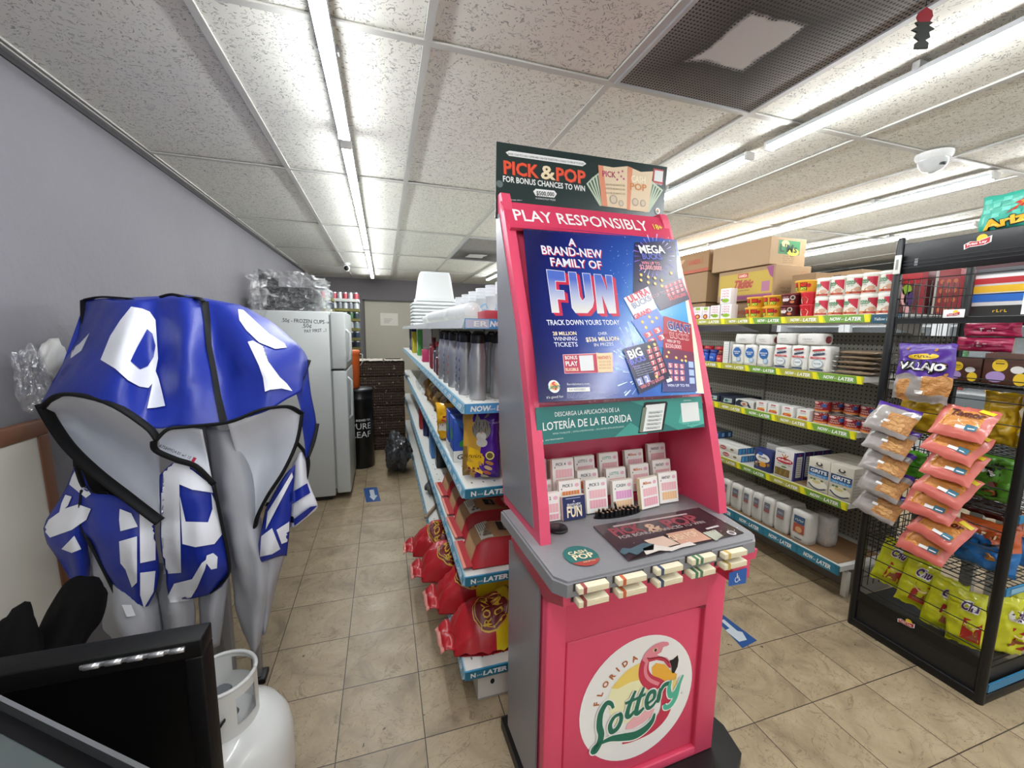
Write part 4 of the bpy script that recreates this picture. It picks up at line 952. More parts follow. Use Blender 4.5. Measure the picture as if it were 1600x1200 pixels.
# ------------------------------------------------------------------ folded canopy in blue and white cloth
BLUE = mat('#152C94', 0.42, bump=0.12, bscale=30, var=0.06, vscale=3)
LIN = mat('#D2D5DD', 0.6, bump=0.2, bscale=14)
CWHT = mat('#E6E8F0', 0.5)
HEM = mat('#08090B', 0.7, spec=.3)
GCLO = mat('#A9ABB2', 0.6, bump=0.3, bscale=11)
canopy = thing('folded_canopy', 'folded pop-up canopy with blue cloth and white letters by the left wall', 'canopy', (-.62, 1.72, 0))
A3 = lambda p: aty(p[0], p[1], p[2])
bvh_v = []; bvh_f = []
def cloth(nm, rows, m, su=5, sv=5, amp=.006, lab=None, keep=True):
    g = patch([[A3(p) for p in r] for r in rows], su, sv)
    for r in g:
        for p in r:
            k = noise.noise(p * 11) * amp + noise.noise(p * 27) * amp * .4 + noise.noise(Vector((p.x * 22, p.y * 8, p.z * 4.5))) * amp * 1.3
            p.y += k; p.z += k * .5
    b = MB(); b.grid(g, m)
    nc = len(g[0]); o = len(bvh_v); bvh_v.extend(p for r in g for p in r)
    for i in range(len(g) - 1):
        for j in range(nc - 1): bvh_f.append((o + i * nc + j, o + i * nc + j + 1, o + (i + 1) * nc + j + 1, o + (i + 1) * nc + j))
    o_ = b.build(nm, canopy, solid=.0016, label=lab); o_.modifiers[0].offset = 0
    return g
def hem(pts, w=.013, nm='hem'):
    P = spline([A3(p) for p in pts], 5); b = MB(); b.tube(P, w, HEM, 8, flat=w * .45); b.build(nm, canopy, label='black hem binding')
# grey legs bundled in the middle
POLE = mat('#9A9CA0', .35, .3)
for (x, y), sz in (((-.70, 1.88), .035), ((-.545, 1.81), .035), ((-.60, 1.70), .03), ((-.66, 1.78), .03)):
    b = MB(); b.box((x, y, .76), (sz, sz, 1.5), POLE, .004); b.box((x, y, .012), (.07, .07, .024), BLKM, .004); b.build('leg', canopy)
# crown
F = [[(133, 470, 1.85), (163, 467, 1.72), (205, 470, 1.62), (245, 467, 1.60), (285, 466, 1.58), (322, 471, 1.58), (352, 474, 1.62), (372, 475, 1.68), (384, 482, 1.78)],
     [(124, 520, 1.76), (150, 520, 1.60), (195, 530, 1.49), (243, 535, 1.46), (290, 540, 1.45), (338, 540, 1.45), (388, 528, 1.49), (428, 515, 1.57), (438, 514, 1.66)],
     [(98, 568, 1.66), (127, 572, 1.49), (185, 590, 1.38), (238, 605, 1.37), (292, 607, 1.38), (349, 606, 1.37), (415, 585, 1.41), (462, 552, 1.49), (482, 563, 1.56)],
     [(64, 630, 1.56), (100, 617, 1.43), (168, 628, 1.33), (228, 664, 1.31), (290, 668, 1.33), (356, 660, 1.33), (425, 638, 1.36), (470, 612, 1.42), (466, 600, 1.50)]]
for r_, kf in ((0, .5), (1, 1.0), (2, 1.0), (3, .35)):
    F[r_] = [(p[0], p[1], p[2] + kf * dy) for p, dy in zip(F[r_], (0, .0, -.035, .055, -.02, .04, -.035, .0, 0))]
G0 = cloth('crown_cloth', F, BLUE, 7, 8, .010)
# back of the crown and its top
bk = []
for i in (0, 2, 3):
    r = F[i]; P = [A3(p) for p in r]; a, c = P[-1], P[0]
    q = [a] + [Vector((p.x * .92 - .06, 3.5 - p.y, p.z)) for p in (P[6], P[4], P[2])] + [c]
    q = [Vector((max(p.x, XL + .03), p.y, p.z)) for p in q]; bk.append(spline(q, 4))
b = MB(); b.grid(bk, BLUE)
b.grid([[p for p in G0[0]], [Vector((-.66, 1.75, 1.60))] * len(G0[0])], BLUE); b.grid([[Vector((-.66, 1.75, 1.60))] * len(bk[0]), bk[0]], BLUE)
b.build('crown_back', canopy)
# right lower blue flap
cloth('blue_flap', [[(480, 562, 1.56), (466, 600, 1.48), (462, 612, 1.43)], [(486, 615, 1.53), (478, 630, 1.47), (470, 640, 1.42)], [(494, 660, 1.5), (482, 664, 1.46), (471, 655, 1.42)], [(488, 690, 1.47), (483, 692, 1.45), (476, 690, 1.43)], [(481, 714, 1.45), (480, 714, 1.44), (478, 712, 1.43)]], BLUE, 3, 3, .004)
# pale linings
cloth('lining', [[(70, 636, 1.54), (100, 619, 1.43), (168, 630, 1.335), (228, 666, 1.315), (250, 688, 1.315)], [(80, 655, 1.58), (125, 662, 1.60), (180, 690, 1.56), (228, 715, 1.50), (250, 735, 1.45)], [(90, 672, 1.54), (130, 705, 1.55), (180, 740, 1.50), (225, 768, 1.46), (250, 780, 1.42)], [(98, 684, 1.50), (132, 722, 1.42), (172, 757, 1.38), (215, 788, 1.35), (250, 812, 1.34)]], LIN, 6, 5, .006)
cloth('lining', [[(242, 690, 1.315), (262, 672, 1.32), (290, 668, 1.335), (316, 671, 1.335)], [(242, 697, 1.36), (268, 700, 1.40), (298, 700, 1.40), (324, 712, 1.37)], [(243, 704, 1.33), (275, 718, 1.33), (305, 729, 1.33), (332, 754, 1.34)]], LIN, 5, 4, .004)
cloth('lining', [[(356, 664, 1.335), (398, 646, 1.345), (436, 636, 1.37), (472, 646, 1.42)], [(372, 715, 1.42), (402, 702, 1.46), (432, 692, 1.45), (463, 690, 1.41)], [(386, 762, 1.44), (402, 748, 1.46), (421, 740, 1.44), (443, 736, 1.39)], [(398, 815, 1.42), (403, 806, 1.41), (407, 800, 1.40), (412, 792, 1.38)]], LIN, 5, 5, .006)
# hanging cloth, pale
cloth('hanging_cloth', [[(322, 668, 1.42), (345, 668, 1.40), (366, 668, 1.42), (382, 690, 1.46)], [(333, 740, 1.46), (350, 740, 1.40), (378, 745, 1.40), (396, 760, 1.45)], [(345, 830, 1.46), (362, 825, 1.40), (388, 825, 1.39), (412, 830, 1.44)], [(362, 900, 1.48), (378, 895, 1.42), (405, 900, 1.40), (428, 890, 1.45)], [(372, 960, 1.50), (385, 962, 1.44), (402, 965, 1.43), (418, 955, 1.47)], [(388, 1008, 1.52), (393, 1015, 1.48), (400, 1015, 1.47), (408, 1000, 1.5)]], GCLO, 5, 5, .012)
cloth('hanging_cloth', [[(396, 845, 1.46), (420, 850, 1.42), (448, 850, 1.45)], [(402, 890, 1.46), (422, 895, 1.42), (440, 885, 1.46)], [(406, 930, 1.48), (418, 940, 1.44), (430, 920, 1.48)], [(408, 985, 1.5), (414, 990, 1.47), (420, 965, 1.5)]], GCLO, 4, 4, .01)
cloth('hanging_cloth', [[(138, 840, 1.50), (165, 840, 1.48), (200, 860, 1.46), (240, 880, 1.48)], [(146, 890, 1.46), (175, 900, 1.40), (210, 920, 1.38), (248, 925, 1.45)], [(158, 945, 1.45), (185, 960, 1.36), (222, 965, 1.36), (252, 965, 1.44)], [(160, 985, 1.48), (190, 1000, 1.40), (225, 1005, 1.40), (254, 1000, 1.47)], [(172, 1000, 1.55), (195, 1012, 1.48), (225, 1014, 1.48), (252, 1010, 1.52)]], GCLO, 5, 4, .014)
cloth('hanging_cloth', [[(240, 880, 1.46), (262, 890, 1.40), (284, 900, 1.42), (304, 905, 1.47)], [(246, 940, 1.46), (266, 945, 1.38), (288, 950, 1.40), (306, 945, 1.47)], [(252, 1000, 1.48), (268, 1005, 1.42), (290, 1005, 1.44), (304, 1000, 1.49)]], GCLO, 5, 5, .012)
cloth('hanging_cloth', [[(312, 925, 1.48), (335, 900, 1.44), (360, 890, 1.47)], [(312, 960, 1.47), (332, 950, 1.42), (352, 945, 1.47)], [(314, 1010, 1.49), (328, 1012, 1.46), (344, 1005, 1.5)]], GCLO, 4, 5, .01)
# hanging printed flaps
cloth('printed_flap', [[(117, 728, 1.50), (130, 740, 1.47), (150, 775, 1.45), (165, 770, 1.46)], [(100, 770, 1.50), (120, 780, 1.45), (138, 790, 1.42), (150, 800, 1.45)], [(68, 826, 1.50), (95, 830, 1.44), (118, 830, 1.42), (140, 840, 1.45)], [(90, 868, 1.49), (110, 870, 1.44), (128, 870, 1.43), (142, 872, 1.46)], [(112, 912, 1.48), (122, 916, 1.45), (132, 915, 1.45), (140, 905, 1.47)]], BLUE, 4, 4, .008)
cloth('printed_flap', [[(130, 760, 1.44), (165, 768, 1.40), (205, 785, 1.38), (240, 802, 1.37)], [(122, 815, 1.43), (160, 820, 1.38), (205, 830, 1.35), (244, 840, 1.37)], [(140, 850, 1.42), (170, 865, 1.37), (210, 880, 1.34), (247, 880, 1.37)], [(165, 905, 1.41), (185, 915, 1.37), (215, 920, 1.35), (244, 920, 1.38)], [(192, 955, 1.40), (202, 962, 1.38), (215, 962, 1.37), (232, 945, 1.39)]], BLUE, 5, 4, .01)
cloth('printed_flap', [[(251, 740, 1.37), (275, 722, 1.355), (305, 732, 1.35), (333, 756, 1.35)], [(250, 800, 1.36), (278, 800, 1.33), (312, 800, 1.32), (345, 815, 1.35)], [(252, 860, 1.36), (284, 865, 1.32), (322, 865, 1.31), (356, 870, 1.34)], [(258, 905, 1.37), (288, 910, 1.34), (325, 910, 1.33), (360, 895, 1.35)], [(264, 938, 1.39), (285, 938, 1.37), (318, 932, 1.37), (346, 918, 1.38)]], BLUE, 5, 5, .01)
cloth('printed_flap', [[(415, 795, 1.42), (440, 750, 1.40), (462, 722, 1.42)], [(408, 830, 1.41), (430, 815, 1.38), (455, 800, 1.41)], [(402, 862, 1.41), (425, 850, 1.38), (452, 835, 1.42)], [(396, 884, 1.42), (420, 872, 1.40), (448, 868, 1.43)]], BLUE, 4, 4, .008)
cloth('printed_flap', [[(458, 722, 1.45), (470, 705, 1.44), (478, 714, 1.46)], [(455, 760, 1.45), (470, 755, 1.43), (482, 752, 1.46)], [(452, 795, 1.45), (472, 792, 1.43), (496, 785, 1.46)], [(455, 824, 1.46), (468, 818, 1.45), (494, 796, 1.47)]], CWHT, 4, 4, .006)
cloth('dark_lining', [[(112, 690, 1.56), (150, 740, 1.54), (200, 780, 1.52)], [(120, 740, 1.56), (155, 775, 1.55), (205, 810, 1.52)], [(150, 800, 1.56), (190, 850, 1.54), (240, 850, 1.52)]], HEM, 4, 4, .008)
# black binding along the edges
hem([(70, 636, 1.545), (98, 616, 1.42), (168, 628, 1.325), (228, 665, 1.305), (246, 686, 1.305)])
hem([(66, 632, 1.55), (84, 664, 1.52), (110, 700, 1.44), (150, 738, 1.39), (195, 773, 1.355), (226, 797, 1.34), (250, 815, 1.335)], .017)
hem([(244, 688, 1.305), (262, 671, 1.31), (290, 667, 1.325), (356, 660, 1.32), (400, 643, 1.335), (425, 637, 1.35), (452, 636, 1.38), (471, 646, 1.415)], .011)
hem([(240, 690, 1.31), (244, 704, 1.325), (275, 718, 1.325), (306, 729, 1.325), (334, 757, 1.335)], .008)
hem([(472, 647, 1.415), (464, 690, 1.40), (444, 735, 1.38), (420, 772, 1.375), (404, 803, 1.39), (399, 822, 1.41)], .012)
hem([(482, 563, 1.55), (474, 585, 1.52), (464, 606, 1.48)], .010)
hem([(495, 662, 1.495), (489, 690, 1.465), (480, 714, 1.44)], .009)
hem([(462, 690, 1.42), (480, 714, 1.45), (478, 745, 1.46), (466, 780, 1.45), (455, 815, 1.45)], .010)
hem([(120, 730, 1.46), (130, 758, 1.45), (146, 772, 1.44), (166, 772, 1.44), (150, 800, 1.43), (138, 830, 1.43)], .010)
hem([(130, 765, 1.435), (128, 815, 1.425), (150, 862, 1.41), (175, 912, 1.40), (192, 950, 1.395)], .011)
hem([(334, 757, 1.335), (346, 815, 1.34), (357, 870, 1.335), (356, 900, 1.345), (330, 925, 1.37)], .008)
hem([(133, 470, 1.84), (134, 495, 1.79), (137, 520, 1.75)], .013)
hem([(134, 468, 1.84), (160, 464, 1.75), (205, 467, 1.63)], .008)
hem([(250, 464, 1.66), (270, 460, 1.66), (296, 467, 1.62)], .010, 'strap'); hem([(292, 466, 1.62), (310, 466, 1.58), (318, 471, 1.575)], .010, 'strap')
# letters and straps laid on the cloth, following its folds
tree = BVHTree.FromPolygons(bvh_v, bvh_f)
def decal(b, pts, m, off=.0075, step=6):
    bm = bmesh.new(); vs = [bm.verts.new((p[0], p[1], 0)) for p in pts]; bm.faces.new(vs); bmesh.ops.triangulate(bm, faces=bm.faces[:])
    for _ in range(6):
        e = [e for e in bm.edges if e.calc_length() > step]
        if not e: break
        bmesh.ops.subdivide_edges(bm, edges=e, cuts=1); bmesh.ops.triangulate(bm, faces=bm.faces[:])
    bm.verts.index_update(); P = []; ok = []
    for v in bm.verts:
        d = ray(v.co.x, v.co.y).normalized(); h = tree.ray_cast(CAM, d)
        ok.append(h[0] is not None); P.append(h[0] - d * off if h[0] is not None else Vector((0, 0, 0)))
    fs = [[v.index for v in f.verts] for f in bm.faces if all(ok[v.index] for v in f.verts) and max((P[e.verts[0].index] - P[e.verts[1].index]).length for e in f.edges) < .12]
    b.add(P, fs, m, True); bm.free()
b = MB()
decal(b, [(205, 479), (222, 482), (234, 487), (243, 500), (245, 530), (247, 560), (243, 580), (240, 597), (232, 606), (218, 604), (200, 594), (180, 576), (157, 562), (172, 525), (188, 500)], CWHT)
decal(b, [(230, 514), (238, 521), (243, 540), (240, 558), (231, 572), (219, 577), (204, 564), (214, 543)], BLUE, .0105); decal(b, [(242, 577), (248, 592), (253, 612), (258, 634), (243, 637), (230, 638), (236, 610)], CWHT)
decal(b, [(372, 483), (380, 484), (395, 498), (420, 521), (445, 537), (448, 543), (430, 545), (405, 535), (385, 516), (374, 500)], CWHT)
decal(b, [(387, 534), (395, 532), (411, 541), (405, 548), (420, 566), (437, 589), (448, 599), (457, 611), (440, 607), (422, 609), (414, 612), (411, 590), (404, 570)], CWHT)
decal(b, [(113, 545), (124, 537), (140, 520), (127, 548), (110, 560)], CWHT); decal(b, [(90, 588), (104, 570), (112, 568), (100, 586)], mat('#16208A', .5))
b.build('white_lettering', canopy)
b = MB()
decal(b, [(119, 732), (130, 755), (142, 772), (134, 778), (108, 757), (112, 745)], CWHT); decal(b, [(102, 773), (112, 776), (106, 790), (92, 803), (96, 786)], CWHT)
decal(b, [(76, 812), (100, 795), (122, 788), (142, 795), (135, 812), (112, 828), (78, 840), (68, 828)], CWHT); decal(b, [(96, 858), (116, 837), (127, 858), (112, 864)], CWHT)
decal(b, [(187, 795), (205, 802), (214, 820), (215, 823), (188, 830), (186, 812)], CWHT); decal(b, [(186, 846), (214, 838), (214, 910), (206, 918), (196, 890), (188, 880)], CWHT)
decal(b, [(218, 800), (240, 805), (243, 830), (243, 875), (219, 880)], CWHT); decal(b, [(219, 895), (243, 892), (240, 925), (225, 950), (219, 930)], CWHT); decal(b, [(190, 945), (205, 945), (212, 962), (198, 964)], CWHT)
decal(b, [(255, 730), (272, 722), (280, 750), (282, 850), (283, 895), (256, 897), (254, 860), (278, 855), (276, 835), (252, 838), (252, 812), (277, 806)], CWHT)
decal(b, [(268, 722), (300, 730), (328, 752), (333, 770), (300, 765), (276, 755)], CWHT); decal(b, [(252, 770), (275, 765), (276, 795), (252, 805)], CWHT)
decal(b, [(281, 775), (290, 815), (325, 816), (332, 795), (330, 770), (344, 800), (347, 835), (335, 850), (305, 855), (285, 850)], CWHT)
decal(b, [(262, 932), (272, 912), (300, 905), (315, 880), (325, 872), (320, 890), (308, 918), (296, 938), (266, 942)], CWHT); decal(b, [(323, 868), (333, 864), (340, 870), (339, 888), (330, 890), (321, 878)], CWHT)
decal(b, [(418, 800), (440, 765), (456, 738), (458, 745), (432, 795), (415, 828)], CWHT); decal(b, [(408, 838), (425, 825), (438, 858), (425, 866), (406, 870)], CWHT); decal(b, [(432, 828), (452, 815), (452, 845), (440, 850)], CWHT)
decal(b, [(455, 770), (480, 755), (485, 770), (456, 788)], BLUE, .0105); decal(b, [(458, 812), (485, 792), (496, 790), (480, 806), (460, 822)], BLUE, .0105)
b.build('printed_pattern', canopy)
b = MB(); decal(b, [(314, 469), (326, 471), (329, 500), (331, 540), (338, 575), (345, 615), (355, 656), (343, 660), (336, 620), (330, 580), (322, 540), (319, 500)], HEM, .0095)
b.build('front_strap', canopy)
b = MB(); q = aty(244, 699, 1.318); q2 = aty(312, 726, 1.318); b.M = frame(q, q2 - q, (0, 0, 1)); L = (q2 - q).length
b.text('A75849924-01 w1 10', .004, .004, .009, BLACK, L * .72, 2, 0, 'l'); b.rect(L * .80, .0, L * .87, .014, mat('#B8204A', .5), 2); b.M = None; b.build('size_tag', canopy)

# ------------------------------------------------------------------ white gas cylinder
cx, cy = -.474, 1.262; t = thing('gas_cylinder', 'white steel gas cylinder with a cut-out collar on the floor', 'gas cylinder', (cx, cy, 0))
GW = mat('#DCDDDB', .28, coat=.3, var=.03, vscale=6)
b = MB(); b.lathe([(.115, .03), (.15, .045), (.171, .085), (.175, .12), (.175, .24), (.169, .278), (.15, .315), (.115, .34), (.06, .354), (.001, .357)], GW, 40, (cx, cy, 0)); b.build('tank', t)
b = MB(); b.lathe([(.10, 0), (.103, 0), (.108, .04), (.102, .04)], GW, 32, (cx, cy, 0)); b.build('foot_ring', t)
b = MB(); n = 72; r0 = .086; vs = []; z0, z1 = .33, .492
def hole(a, z):
    a = a % (2 * PI)
    for c, w, zl, zh in ((1.15, .42, .43, .473), (5.75, .34, .38, .455), (3.2, .5, .43, .473)):
        if abs((a - c + PI) % (2 * PI) - PI) < w and zl < z < zh: return True
    return False
zs = [z0 + (z1 - z0) * k / 10 for k in range(11)]
for r in (r0, r0 + .003):
    g = [[Vector((cx + r * math.cos(2 * PI * i / n), cy + r * math.sin(2 * PI * i / n), z)) for i in range(n)] for z in zs]; o = len(vs)
    fl = [p for row in g for p in row]; q = []
    for j in range(10):
        for i in range(n):
            if hole(2 * PI * (i + .5) / n, (zs[j] + zs[j + 1]) / 2): continue
            k = (i + 1) % n; f = (j * n + i, j * n + k, (j + 1) * n + k, (j + 1) * n + i); q.append(f if r > r0 else f[::-1])
    b.add(fl, q, GW, True)
b.tube([Vector((cx + (r0 + .0015) * math.cos(2 * PI * i / 40), cy + (r0 + .0015) * math.sin(2 * PI * i / 40), z1)) for i in range(41)], .0055, GW, 8)
b.build('collar', t)
b = MB(); b.lathe([(.018, .35), (.018, .39), (.012, .395), (.012, .42)], mat('#B4B6B8', .3, .8), 14, (cx, cy, 0)); b.tube([(cx, cy, .385), (cx + .04, cy - .03, .385)], .012, mat('#B4B6B8', .3, .8), 10); b.build('valve', t)
b = MB(); b.lathe([(.024, .42), (.026, .426), (.026, .437), (.022, .442)], mat('#6E7379', .4), 12, (cx, cy, 0)); b.build('hand_wheel', t)
b = MB(); b.tube([(cx + .0, cy - .094, .37), (cx + .018, cy - .093, .40), (cx + .034, cy - .09, .422)], .008, BLACK, 8, flat=.003); b.build('strap', t)
b = MB(); b.warp = lambda x, y, z: (cx + (.1755 + z) * math.sin(x / .1755), cy - (.1755 + z) * math.cos(x / .1755), y)
b.rect(.07, .07, .20, .19, mat('#CFC9BC', .5), 0, 12); b.scrib(7, .135, .155, .018, mat('#6B4A3E', .5), .1, 1, .02); b.rect(.08, .09, .19, .135, mat('#8E8478', .5), 1, 10); b.warp = None; b.build('label', t)

# ------------------------------------------------------------------ black framed panel and the glass counter corner, lower left
PY = .75
tl = aty(-60, 1053, PY); tr = aty(315, 997, PY)
t = thing('black_screen', 'large black framed screen standing on edge at the lower left', 'screen', ((tl.x + tr.x) / 2, PY, .28))
bx = tr - tl; ang = math.atan2(bx.z, bx.x)
FM = frame(tr, (1, 0, 0), (0, 0, 1)); W = .42; Hh = .66
BF1 = mat('#050506', .5, bump=.05, bscale=90, spec=.25); BF2 = mat('#030304', .3, spec=.3)
b = MB(); b.M = FM
for x0, x1, y0, y1 in ((-W, 0, -.032, 0), (-W, 0, -Hh, -Hh + .03), (-.026, 0, -Hh + .03, -.032), (-W, -W + .026, -Hh + .03, -.032)): b.box(((x0 + x1) / 2, (y0 + y1) / 2, -.02), (x1 - x0, y1 - y0, .045), BF1, .003)
b.build('frame', t)
b = MB(); b.M = FM; b.box((-W / 2, -Hh / 2, -.022), (W - .05, Hh - .06, .03), BF2); b.build('panel', t)
b = MB(); b.M = FM; b.box((-.098, -.011, .0035), (.125, .007, .004), mat('#B9BABD', .3, .8), .001)
for k in range(5): b.tube([(-.155 + k * .028, -.011, .005), (-.135 + k * .028, -.011, .005)], .0045, mat('#C9CACD', .3, .8), 8)
b.build('hinge', t)
# display counter corner: metal lip, black gap, broad metal band
e0 = atz(-40, 1066, 1.0); e1 = atz(245, 1205, 1.0); d = (e1 - e0).normalized(); nrm = Vector((d.y, -d.x, 0)); nrm = nrm if nrm.x < 0 else -nrm
if (CAM - e0).dot(nrm) < 0: nrm = -nrm
t = thing('display_counter', 'corner of a metal edged black glass display counter at bottom left', 'counter', tuple(Vector((e0.x, e0.y, 0))))
CMT = mat('#6F7877', .3, .7, var=.1, vscale=12); LIP = mat('#B5B8BA', .2, .9)
A_ = e0 - d * .05; B_ = e1 + d * .12
def strip(o0, o1, z0, z1, m, nm):
    b = MB(); q = []
    for p in (A_, B_):
        for o in (o0, o1):
            for z in (z0, z1): w = p + nrm * o; q.append((w.x, w.y, z))
    b.hull(q, m); b.build(nm, t)
strip(0, .005, .02, 1.0, LIP, 'lip'); strip(.005, .022, .02, .985, BF2, 'channel'); strip(.022, .05, .02, .984, CMT, 'frame'); strip(.05, .22, .02, .978, mat('#25262C', .12, coat=.5), 'glass_top')

# ------------------------------------------------------------------ framed board leaning on the left wall
q = [(-1.02, 1.70), (-1.02, 1.0)]
t = thing('framed_board', 'white board in a worn brown wooden frame leaning against the left wall', 'board', (-1.05, 1.35, 0))
BRW = mat('#7A4F36', .6, var=.15, vscale=8); BWH = stucco_material('#D8D4C8', 'stained_white_board', 6, .05)
BMx = frame((-1.045, 1.70, 0), (0, -1, 0), (-.02, 0, 1))
b = MB(); b.M = BMx; Hb = 1.185
for x0, x1, y0, y1 in ((0, .8, Hb - .05, Hb), (0, .045, 0, Hb - .05), (.755, .8, 0, Hb - .05), (.045, .755, 0, .05)): b.box(((x0 + x1) / 2, (y0 + y1) / 2, 0), (x1 - x0, y1 - y0, .03), BRW, .003)
b.build('frame', t)
b = MB(); b.M = BMx; b.box((.4, Hb / 2, -.002), (.72, Hb - .09, .018), BWH); b.build('panel', t)
# crumpled clear plastic bag stuck on the wall side
def crumple(nm, c, r, m, seed, lab, cat, sub=3, amp=.45, parent=None, sit=None):
    bm = bmesh.new(); bmesh.ops.create_icosphere(bm, subdivisions=sub, radius=1)
    b = MB(); vs = []
    for v in bm.verts:
        p = v.co.normalized(); k = 1 + amp * noise.noise(p * 1.7 + Vector((seed, 0, 0))) + amp * .6 * abs(noise.noise(p * 5 + Vector((0, seed, 0)))) + amp * .25 * noise.noise(p * 11)
        vs.append(Vector(c) + Vector((p.x * r[0], p.y * r[1], p.z * r[2])) * k)
    bm.verts.index_update(); b.add(vs, [[v.index for v in f.verts] for f in bm.faces], m, sub < 4); bm.free()
    if parent is not None: return b.build(nm, parent)
    lo = min(p.z for p in vs)
    if sit is not None:
        b.v = [p + Vector((0, 0, sit + .001 - lo)) for p in b.v]; lo = sit + .001
    return b.build(nm, loc=(c[0], c[1], lo), label=lab, cat=cat)
FILM = film_material('crinkled_clear_plastic', (.9, .91, .92, 1), .75)
p = atx(72, 592, -1.02); crumple('plastic_bag', (-1.035, p.y - .03, p.z), (.032, .04, .085), FILM, 3.3, 'crinkled clear plastic bag hanging on the wall left of the blue canopy', 'bag', 4)
p = atx(88, 575, -1.03); crumple('plastic_wrap', (-1.05, p.y + .03, p.z + .03), (.022, .045, .06), mat('#C9C8C4', .4), 5.1, 'whitish crumpled wrap on the wall at the canopy edge', 'wrap', 3)
# dark stool and black cloth behind the screen
t = thing('folding_stool', 'dark folding stool under black cloth at the left, behind the screen', 'stool', (-.93, 1.12, 0))
b = MB()
for a_, c_ in (((-.99, 1.0, .0), (-.84, 1.02, .46)), ((-.84, 1.0, .0), (-.99, 1.02, .46)), ((-.99, 1.24, .0), (-.84, 1.22, .46)), ((-.84, 1.24, .0), (-.99, 1.22, .46))): b.tube([a_, c_], .012, BLKM, 8)
for x in (-.84, -.99): b.tube([(x, 1.0, .46), (x, 1.24, .46)], .012, BLKM, 8)
b.build('frame', t)
b = MB(); b.box((-.915, 1.12, .47), (.17, .24, .012), mat('#101012', .8), .004); b.build('seat', t)
BCL = mat('#050506', .9, bump=.5, bscale=16, spec=.15)
rows = [[(-20, 1000, 1.10), (20, 965, 1.12), (36, 945, 1.14), (46, 975, 1.17), (60, 1000, 1.18), (88, 945, 1.22), (110, 912, 1.25), (128, 902, 1.27), (150, 915, 1.29), (157, 935, 1.30)],
        [(-20, 1030, 1.06), (20, 1000, 1.06), (38, 985, 1.08), (50, 1000, 1.12), (62, 1020, 1.12), (90, 985, 1.14), (112, 950, 1.17), (130, 938, 1.2), (146, 945, 1.24), (152, 965, 1.26)],
        [(-20, 1060, 1.05), (20, 1040, 1.03), (38, 1030, 1.04), (52, 1040, 1.08), (64, 1050, 1.08), (90, 1025, 1.10), (108, 1000, 1.14), (118, 990, 1.17), (124, 990, 1.2), (126, 1000, 1.22)],
        [(-20, 1100, 1.06), (20, 1085, 1.06), (38, 1080, 1.06), (52, 1080, 1.09), (64, 1080, 1.10), (88, 1070, 1.12), (98, 1060, 1.15), (104, 1050, 1.17), (108, 1045, 1.2), (110, 1040, 1.22)]]
g = patch([[aty(*p) for p in r] for r in rows], 4, 5)
for r in g:
    for p in r: k = noise.noise(p * 13) * .016 + noise.noise(p * 31) * .009; p.y += k; p.z += k * .8
b = MB(); b.grid(g, BCL); lo = min(p.z for r in g for p in r); o = b.build('black_cloth', loc=(g[0][5].x, g[0][5].y, lo), label='bundled black cloth draped beside the white board and canopy', cat='cloth', solid=.012)
# ------------------------------------------------------------------ shelving
SHW = mat('#D9D8D2', .45, var=.05, vscale=4); PEG = peg_material(); UPR = mat('#8E8C84', .5)
STB = mat('#2F86AC', .35); STY = mat('#C9CC2A', .4); STG = mat('#6F9A3A', .4); STD = mat('#1E6E86', .35); STN = mat('#234E63', .4)
def strip_text(b, L, h, period, c1, c2):
    n = int(L / period)
    for i in range(n):
        x = L * (i + .5) / n
        b.text('NOW', x - period * .27, h * .25, h * .5, WHITE, period * .26, 2, .03, shear=.15); b.text('and', x - period * .06, h * .3, h * .2, WHITE, period * .08, 2); b.text('LATER', x + period * .2, h * .25, h * .5, WHITE, period * .36, 2, .03, shear=.15)
        b.rect(x + period * .42, h * .08, x + period * .5, h * .92, c2, 1)
